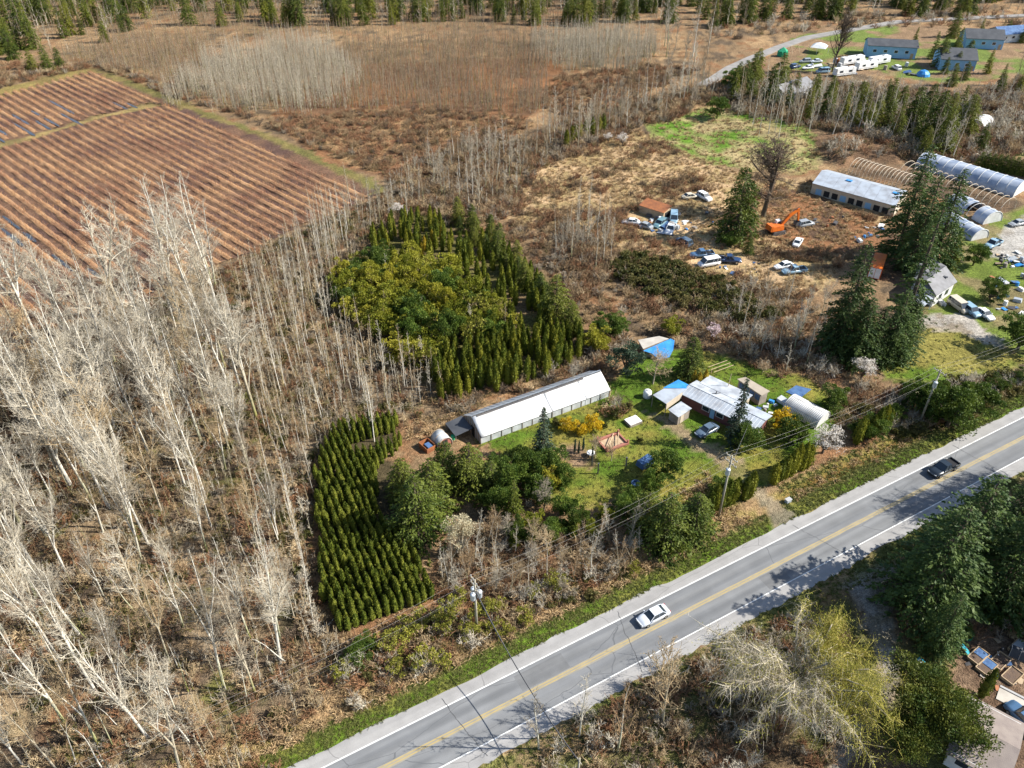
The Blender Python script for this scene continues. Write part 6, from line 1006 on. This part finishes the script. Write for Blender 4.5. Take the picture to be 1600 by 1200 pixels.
# scrap: boxes, drums and sheets lying about
SCR = [MATS[k] for k in ('white_paint', 'tarp_navy', 'wall_grey', 'steel_dark', 'rust', 'tarp_navy', 'roof_metal', 'wood_tan', 'film_clear', 'wall_white', 'wood_grey', 'tarp_blue', 'steel_dark')]
def scrap(region, n, seed, label, group, lo=.4, hi=1.4):
    r = random.Random(seed)
    for p in spaced(poly(region), n, .8, seed):
        k = r.randrange(3); s = r.uniform(lo, hi); mb = MB(); z = hz(p[0], p[1]) - .05
        if k == 0: mb.box((0, 0, 0), (s * 1.5, s, s * .7), top=(.9, .85))
        elif k == 1: mb.lathe([(s * .38, 0), (s * .42, .08), (s * .42, s * .9), (s * .36, s)], 10)
        else: mb.prism([(-s, -s * .6, .25 * s), (s, -s * .7, .55 * s), (s * .9, s * .7, .7 * s), (-s * .8, s * .6, .35 * s)], drop=.06); mb.box((0, 0, 0), (s * .9, s * .8, s * .4))
        o = mb.obj('scrap_item', SCR[r.randrange(len(SCR))]); o.location = (p[0], p[1], z); o.rotation_euler = (r.uniform(-.15, .15), r.uniform(-.15, .15), r.uniform(0, 6.28)); tag(o, label, 'scrap', group)
scrap([(1030, 330), (1052, 328), (1062, 350), (1055, 372), (1020, 362), (985, 352)], 48, 1, 'discarded box, drum or sheet in the junk pile by the rusty shed', 'scrap in the junk pile')
scrap([(1555, 398), (1590, 395), (1605, 415), (1560, 420)], 26, 2, 'blue, white or grey rubbish in the heap by the gravel yard', 'rubbish heap at the gravel yard', .4, 1.1); scrap([(1535, 430), (1600, 425), (1610, 500), (1560, 500)], 22, 3, 'discarded oddment in the cluttered corner of the neighbour yard', 'clutter in the neighbour yard', .4, 1.2)
scrap([(1075, 385), (1090, 375), (1160, 425), (1150, 432), (1100, 420)], 10, 14, 'oddment lying about the white van in the junk field', 'oddments about the white van', .3, .9); scrap([(1060, 345), (1110, 330), (1130, 350), (1080, 368)], 8, 15, 'oddment in the scrub between rusty shed and lone conifer', 'oddments by the rusty shed', .3, 1.0)
scrap([(1255, 320), (1345, 345), (1390, 360), (1380, 385), (1270, 370)], 18, 4, 'oddment lying on the turned soil below the barn', 'oddments below the barn', .4, 1.0); scrap([(1150, 405), (1200, 400), (1195, 430), (1160, 430)], 7, 5, 'pale oddment in the dead grass past the dark flatbed', 'oddments in the dead grass', .3, .8); scrap([(1500, 1035), (1560, 1000), (1600, 1060), (1560, 1100)], 16, 6, 'small tool or tub among the garden beds', 'garden clutter', .2, .5); scrap([(1220, 100), (1400, 92), (1440, 118), (1300, 118)], 20, 7, 'pale boat part or crate in the far storage yard', 'clutter in the far yard', .8, 2.2); scrap([(1195, 620), (1215, 630), (1205, 650), (1180, 640)], 8, 8, 'broken crate behind the house', 'crates behind the house', .3, .8)
# ---------------------------------------------------------------- far yard: trailers and buildings
for b, L, h, lb in (((1330, 100), 11, 25, 'white caravan in the far yard, behind the tall dark tree'), ((1352, 108), 10, 25, 'white caravan in the far yard, nearest the tree belt'), ((1372, 100), 10, 25, 'white caravan in the far yard, next to the shade-blue building'), ((1318, 118), 9, 20, 'low white boat trailer at the edge of the far yard')):
    q = P(*b); t = thing('caravan', lb, 'caravan', (q.x, q.y, 0), math.radians(h)); MB().box((0, 0, .6), (L, 2.6, 2.4), top=(.96, .9)).obj('body', MATS['white_paint'], t)
    for x in (-2.4, 1.8): w = MB().box((x, -1.29, 1.6), (1.5, .05, .7)).obj('window', MATS['glass_dark'], t)
    MB().box((0, -1.285, .9), (L * .95, .04, .25)).obj('stripe', MATS['wall_grey'], t); MB().box((L * .2, 0, 3.0), (.9, .7, .25)).obj('roof_vent', MATS['wall_grey'], t)
    for s in (-1, 1): w = put('wheel', WHEEL[.4][0], t, (0, s * 1.15, .4)); put('rim', WHEEL[.4][1], w)
def gable(name, label, cat, c, L, W, eh, rh, rz, wallm, roofm, wins=4, door=True):
    t = thing(name, label, cat, (c[0], c[1], 0), rz); MB().box((0, 0, 0), (L, W, eh)).obj('wall', MATS[wallm], t)
    for s in (-1, 1): MB().prism([(-L / 2 - .4, s * (W / 2 + .4), eh - .1), (L / 2 + .4, s * (W / 2 + .4), eh - .1), (L / 2 + .4, s * .01, rh), (-L / 2 - .4, s * .01, rh)], drop=.16).obj('roof', MATS[roofm], t)
    for s in (-1, 1): MB().add([(s * (L / 2 - .01), -W / 2, eh - .02), (s * (L / 2 - .01), W / 2, eh - .02), (s * (L / 2 - .01), 0, rh - .2)], [(0, 1, 2)]).obj('gable', MATS[wallm], t)
    for i in range(wins):
        x = -L / 2 + L * (i + .7) / (wins + .6); w = MB().box((x, -W / 2 - .02, eh * .42), (1.5, .08, 1.2)).obj('window', MATS['white_paint'], t); MB().box((x, -W / 2 - .07, eh * .42 + .1), (1.3, .04, 1.0)).obj('pane', MATS['glass_dark'], w)
    if door: MB().box((L * .42, -W / 2 - .03, 0), (1.1, .08, 2.1)).obj('door', MATS['wood_tan'], t)
    return t
gable('grey_house', 'pale grey-roofed house at the far driveway bend', 'house', P(1232, 152), 17, 10, 3.4, 5.8, math.radians(38), 'wall_white', 'roof_shingle')
gable('long_building', 'long pale shade-blue building with black roof at the back of the far yard', 'building', P(1388, 86), 19, 9, 4.6, 6.4, math.radians(-12), 'wall_shade_blue', 'roof_dark', 4)
gable('dark_roof_house', 'pale shade-blue house with black roof beyond the belt of trees', 'house', P(1488, 105), 13, 11, 4.4, 7.4, math.radians(-10), 'wall_shade_blue', 'roof_dark', 3); gable('far_house', 'dark-roofed house at the far upper frame edge', 'house', P(1530, 72), 15, 10, 4.2, 7.0, math.radians(-10), 'wall_shade_blue', 'roof_dark', 3)
gable('corner_house', 'house with brown shingle roof at the near corner', 'house', P(1528, 1172), 5.6, 8.5, 2.8, 3.7, math.radians(-38), 'wall_white', 'roof_brown', 2)
gable('far_house', 'blue-roofed house far beyond the tree belt', 'house', P(1570, 62), 14, 9, 3.6, 5.8, math.radians(15), 'wall_white', 'tarp_navy', 3)
# far driveway
plain('drive_asphalt', (.27, .255, .24), (.21, .20, .185), .3); dl = [P(*q) for q in ((1095, 135), (1115, 125), (1140, 108), (1175, 92), (1215, 76), (1260, 60), (1400, 35), (1700, 20))]; V = []
for i, p in enumerate(dl):
    d = (dl[min(i + 1, len(dl) - 1)] - dl[max(i - 1, 0)]).normalized(); n_ = Vector((-d.y, d.x, 0)) * 2.2; V += [(p + n_).to_tuple(), (p - n_).to_tuple()]
V = [(x, y, .45) for x, y, z in V]; struct(MB().add(V, [(2 * i, 2 * i + 1, 2 * i + 3, 2 * i + 2) for i in range(len(dl) - 1)]).obj('driveway', MATS['drive_asphalt']), 'grey driveway curving to the far yard'); o = bpy.data.objects['driveway']; o.modifiers.new('thick', 'SOLIDIFY').thickness = .5
# far yard play frames and tents
q = P(1278, 82); t = thing('gazebo', 'white canopy gazebo in the far yard', 'gazebo', (q.x, q.y, 0), .3); MB().lathe([(4.4, 2.4), (2.4, 3.4), (.2, 4.0)], 4).obj('canopy', MATS['white_paint'], t)
for x in (-2.8, 2.8):
    for y in (-2.8, 2.8): MB().tube([(x, y, 0), (x, y, 2.5)], [.08, .08], 5).obj('post', MATS['wall_grey'], t)
q = P(1442, 118); t = thing('tarp_heap', 'bright blue tarp heap beyond the belt of trees', 'tarp', (q.x, q.y, 0)); MB().lathe([(2.6, 0), (2.3, .9), (1.4, 1.8), (.3, 2.2)], 11).obj('tarp', MATS['tarp_blue'], t)
q = P(1240, 82); t = thing('swing_frame', 'timber swing frame in the far yard', 'swing', (q.x, q.y, 0), .5)
for x in (-2, 2):
    for y in (-1.3, 1.3): MB().tube([(x, y, 0), (x, 0, 2.8)], [.1, .1], 5).obj('leg', MATS['wood_tan'], t)
MB().tube([(-2.2, 0, 2.8), (2.2, 0, 2.8)], [.1, .1], 5).obj('top_bar', MATS['wood_tan'], t)
q = P(1222, 88); t = thing('playhouse', 'green playhouse by the far driveway', 'playhouse', (q.x, q.y, 0), .4); MB().box((0, 0, 0), (3, 3, 2.2)).obj('wall', MATS['plastic_green'], t); MB().lathe([(2.4, 2.2), (.1, 3.6)], 4).obj('roof', MATS['plastic_green'], t); MB().box((0, -1.52, 0), (1, .05, 1.6)).obj('door', MATS['dark_void'], t)
# ---------------------------------------------------------------- garden things round the house
def at(b): q = P(*b); return (q.x, q.y, hz(q.x, q.y))
t = thing('sandpit', 'red timber raised frame with crossbars on the lawn', 'frame', at((957, 692)), math.radians(27))
for s in (-1, 1):
    MB().box((0, s * 1.5, .1), (4.4, .45, .35)).obj('side_beam', MATS['wood_red'], t); MB().box((s * 2.1, 0, .1), (.3, 2.7, .3)).obj('end_beam', MATS['wood_red'], t)
    for x in (-2.1, 2.1): MB().box((x, s * 1.5, 0), (.28, .28, 1.0)).obj('post', MATS['wood_red'], t)
MB().tube([(-2.0, -1.4, .6), (1.0, 1.4, .6)], [.09, .09], 4).obj('brace', MATS['wood_tan'], t); MB().tube([(0.2, -1.4, .6), (2.0, 1.3, .6)], [.09, .09], 4).obj('brace', MATS['wood_tan'], t); MB().box((0, 0, 0), (4.0, 2.6, .12)).obj('floor', MATS['wood_tan'], t)
t = thing('garden_bed', 'white-topped cold frame with timber edge on the lawn', 'cold frame', at((989, 660)), math.radians(30)); MB().box((0, 0, 0), (2.6, 2.0, .5)).obj('box', MATS['wood_grey'], t)
for s in (-1, 1): MB().box((s * .64, 0, .5), (1.22, 1.9, .08)).obj('lid', MATS['white_paint'], t)
t = thing('garden_table', 'round white garden table by the bare soil bed', 'table', at((923, 712))); MB().lathe([(.7, .68), (.72, .72), (.7, .74)], 16).obj('table_top', MATS['white_paint'], t); MB().tube([(0, 0, 0), (0, 0, .7)], [.08, .06], 6).obj('pedestal', MATS['wall_grey'], t)
t = thing('trailer', 'small trailer under a blue and green tarp by the dark bush', 'trailer', at((1008, 728)), math.radians(40)); MB().box((0, 0, .5), (3.0, 1.7, 1.0), top=(.9, .85)).obj('tarp', MATS['tarp_navy'], t); MB().tube([(1.5, 0, .5), (2.6, 0, .4)], [.06, .06], 4).obj('drawbar', MATS['steel_dark'], t)
for s in (-1, 1): w = put('wheel', WHEEL[.33][0], t, (0, s * .85, .33)); put('rim', WHEEL[.33][1], w)
t = thing('water_trough', 'small dark blue tub on the lawn', 'tub', at((993, 758))); MB().lathe([(.5, 0), (.65, .1), (.72, .55), (.62, .55), (.55, .15)], 14).obj('tub', MATS['tarp_navy'], t)
for b, h, lb in (((925, 728), 2.6, 'dark upright post beside the round white table'), ((934, 740), 2.4, 'dark upright post on the lawn below the white table'), ((978, 728), 2.0, 'grey upright post on the lawn near the tarped trailer')): q = at(b); t = thing('garden_post', lb, 'post', q); MB().box((0, 0, -.2), (.22, .22, h)).obj('shaft', MATS['wood_grey'], t); MB().box((0, 0, h - .2), (.3, .3, .08)).obj('cap', MATS['steel_dark'], t)
t = thing('trellis', 'pale timber goal frame on the vegetable plot behind the house', 'frame', at((1125, 578)), .5)
for x in (-2.2, 2.2): MB().tube([(x, 0, 0), (x, 0, .9)], [.07, .07], 5).obj('leg', MATS['wood_tan'], t)
for y in (-.9, 0, .9): MB().tube([(-2.4, y, .9), (2.4, y, .9)], [.06, .06], 5).obj('bar', MATS['wood_tan'], t)
t = thing('mast', 'thin pale wooden mast behind the house roof', 'mast', at((1133, 620))); MB().tube([(0, 0, 0), (.3, 0, 5.2)], [.09, .05], 6).obj('shaft', MATS['wood_tan'], t)
t = thing('culvert_box', 'small blue-grey culvert box in the verge by the driveway', 'box', at((1231, 784)), RH); MB().box((0, 0, -.2), (.9, .6, .8)).obj('body', MATS['roof_metal'], t); MB().box((0, 0, .6), (1.0, .7, .07)).obj('lid', MATS['wall_grey'], t)
for b, rz, lb in (((1527, 1028), 35, 'raised garden bed with a blue-lined end'), ((1540, 1044), 35, 'raised dark soil bed behind the blue-lined bed'), ((1561, 1035), 35, 'raised garden bed with pale timber rim, middle of the plot'), ((1580, 1058), 35, 'raised garden bed with fresh timber rim nearest the brown roof'), ((1590, 1015), 35, 'raised bed under clear film at the back of the plot')):
    t = thing('raised_bed', lb, 'garden bed', at(b), math.radians(rz)); w = 2.6; d = 1.5
    for s in (-1, 1): MB().box((0, s * d / 2, 0), (w, .1, .5)).obj('side_board', MATS['wood_tan'], t); MB().box((s * w / 2, 0, 0), (.1, d - .11, .5)).obj('end_board', MATS['wood_tan'], t)
    MB().box((0, 0, 0), (w - .12, d - .12, .38)).obj('soil', MATS['film_clear' if 'film' in lb else 'soil_dark'], t)
    if 'blue' in lb: MB().box((.6, 0, .38), (1.2, 1.3, .06)).obj('liner', MATS['tarp_navy'], t)
t = thing('garden_tunnel', 'dark mesh-covered garden frame at the frame edge', 'cold frame', at((1606, 1030)), math.radians(-30)); MB().box((0, 0, 0), (4.5, 1.6, 1.1), top=(1, .4)).obj('cover', MATS['roof_dark'], t)
for i in range(5): MB().tube([(-2.2 + i * 1.1, -.82, 0), (-2.2 + i * 1.1, -.33, 1.12), (-2.2 + i * 1.1, .33, 1.12), (-2.2 + i * 1.1, .82, 0)], [.04] * 4, 4).obj('rib', MATS['wall_grey'], t)
t = thing('garden_slide', 'teal plastic slide lying by the garden beds', 'slide', at((1507, 1020)), math.radians(-65)); MB().prism([(-1.3, -.25, 1.0), (1.3, -.25, .15), (1.3, .25, .15), (-1.3, .25, 1.0)], drop=.06).obj('chute', MATS['plastic_teal'], t)
for s in (-1, 1): MB().tube([(-1.2, s * .25, 0), (-1.2, s * .25, 1.0)], [.04, .04], 5).obj('leg', MATS['plastic_teal'], t)
t = thing('tub', 'bright green garden tub by the raised beds', 'tub', at((1510, 998))); MB().lathe([(.5, 0), (.62, .5), (.52, .5), (.4, .1)], 12).obj('bowl', MATS['plastic_green'], t)
t = thing('wheelbarrow', 'light blue wheelbarrow load under the conifers on the drive', 'wheelbarrow', at((1434, 1040)), .6); MB().box((0, 0, .35), (1.1, .7, .35), top=(1.15, 1.2)).obj('tray', MATS['plastic_teal'], t); MB().box((0, 0, .7), (.8, .6, .3), top=(.6, .6)).obj('load', MATS['film_clear'], t); w = put('wheel', WHEEL[.33][0], t, (.7, 0, .3)); MB().tube([(-.5, -.3, .4), (-1.1, -.3, .6)], [.03, .03], 4).obj('handle', MATS['wood_tan'], t); MB().tube([(-.5, .3, .4), (-1.1, .3, .6)], [.03, .03], 4).obj('handle', MATS['wood_tan'], t)
plant('garden_cedar', HEDGE[1], P(1532, 1088), 'dark columnar cedar at the corner of the brown-roofed house', 'cedar', None, (.95, .95, .95), names=('trunk', 'foliage'))
t = thing('patio_slab', 'pale concrete slab beside the brown-roofed house', 'slab', at((1580, 1096)), math.radians(-38)); MB().box((0, 0, 0), (3.2, 1.9, .12)).obj('slab', MATS['slab'], t); MB().box((0, 1.2, 0), (3.2, .3, .2)).obj('kerb', MATS['wall_grey'], t)
for i in range(5): q = at((1385 + i * 4, 908 - i * 2)); o = MB().tube([(-2.6, 0, .15 + .1 * i), (2.6, 0, .2 + .1 * i)], [.09, .08], 6).obj('timber_pole', MATS['wood_tan']); o.location = q; o.rotation_euler = (0, 0, math.radians(30)); tag(o, 'pale timber pole lying in the stack beside the shaded drive', 'pole', 'timber poles beside the drive')
# ---------------------------------------------------------------- utility poles and wires
def pole(b, h, label, cans, arms=1):
    q = P(*b); t = thing('utility_pole', label, 'utility pole', (q.x, q.y, 0), RH); MB().tube([(0, 0, -.5), (0, 0, h)], [.2, .13], 10).obj('pole', MATS['pole_wood'], t, True)
    for k in range(arms):
        z = h - .5 - k * 1.0; arm = MB().box((0, 0, z), (.12, 2.4, .14)).obj('crossarm', MATS['pole_wood'], t)
        for y in (-1.1, -.5, .5, 1.1): MB().lathe([(.05, 0), (.08, .06), (.08, .14), (.04, .22)], 8, (0, y, z + .14)).obj('insulator', MATS['wall_grey'], arm)
    for i in range(cans):
        a = 2 * math.pi * i / 3 + .5; c = (.55 * math.cos(a), .55 * math.sin(a), h - 3.3); k = MB().lathe([(.3, 0), (.34, .06), (.34, 1.0), (.36, 1.02), (.3, 1.12), (.1, 1.16)], 14, c).obj('transformer', MATS['transformer'], t, True); MB().lathe([(.06, 0), (.06, .22)], 8, (c[0], c[1], c[2] + 1.15)).obj('bushing', MATS['wall_grey'], k); MB().box((c[0] * .5, c[1] * .5, h - 2.9), (.5, .14, .14), a).obj('bracket', MATS['steel_dark'], t)
    return Vector((q.x, q.y, h))
h1 = HT((745, 984), 906); h2 = HT((1123, 806), 712); h3 = HT((1437, 660), 578)
p1 = pole((745, 984), h1, 'utility pole with three transformers on the bank near the nursery', 3, 2); p2 = pole((1123, 806), h2, 'utility pole with one transformer by the driveway cedar row', 1, 2); p3 = pole((1437, 660), h3, 'utility pole with a transformer above the roadside bushes', 1, 1)
d = (p2 - p1); p0 = p1 - d * 1.15; p4 = p3 + (p3 - p2) * 1.0
def wire(a, b, sag, r, label, mt='wire', group=None, name='power_line'):
    n = 22; o = MB().tube([tuple(a.lerp(b, i / n) - Vector((0, 0, sag * 4 * (i / n) * (1 - i / n)))) for i in range(n + 1)], [r] * (n + 1), 4).obj(name, MATS[mt]); tag(o, label, 'wire', group)
seg = ((p0, p1, 'past the three transformers towards the camera'), (p1, p2, 'between the transformer pole and the driveway pole'), (p2, p3, 'between the driveway pole and the last pole'), (p3, p4, 'beyond the last pole'))
for a, b, nm in seg:
    for k, (off, dz) in enumerate(((-1.1, -.2), (0, .1), (1.1, -.2), (.1, -2.0))): wire(a + RN * off + Vector((0, 0, dz)), b + RN * off + Vector((0, 0, dz)), 1.0 + .2 * k, .008, 'thin overhead wire ' + nm, 'wire_pale' if k < 3 else 'wire', 'overhead wires ' + nm)
e = P(905, 1190, 5.5); wire(p1 + Vector((0, 0, -2.0)), e, 1.8, .07, 'thick drooping cable crossing the road from the transformer pole', 'wire', None, 'service_cable')
q = e; t = thing('utility_pole', 'short cable pole hidden among the near trees across the road', 'utility pole', (q.x, q.y, 0), RH); MB().tube([(0, 0, -.4), (0, 0, 6.2)], [.16, .11], 8).obj('pole', MATS['pole_wood'], t, True); MB().box((0, 0, 5.6), (.1, .9, .1)).obj('crossarm', MATS['pole_wood'], t)
wire(p2 + Vector((0, 0, -2.2)), hp(HL * .85, HW / 2, 3.2), .6, .03, 'service wire from the driveway pole to the house', 'wire', None, 'service_cable')
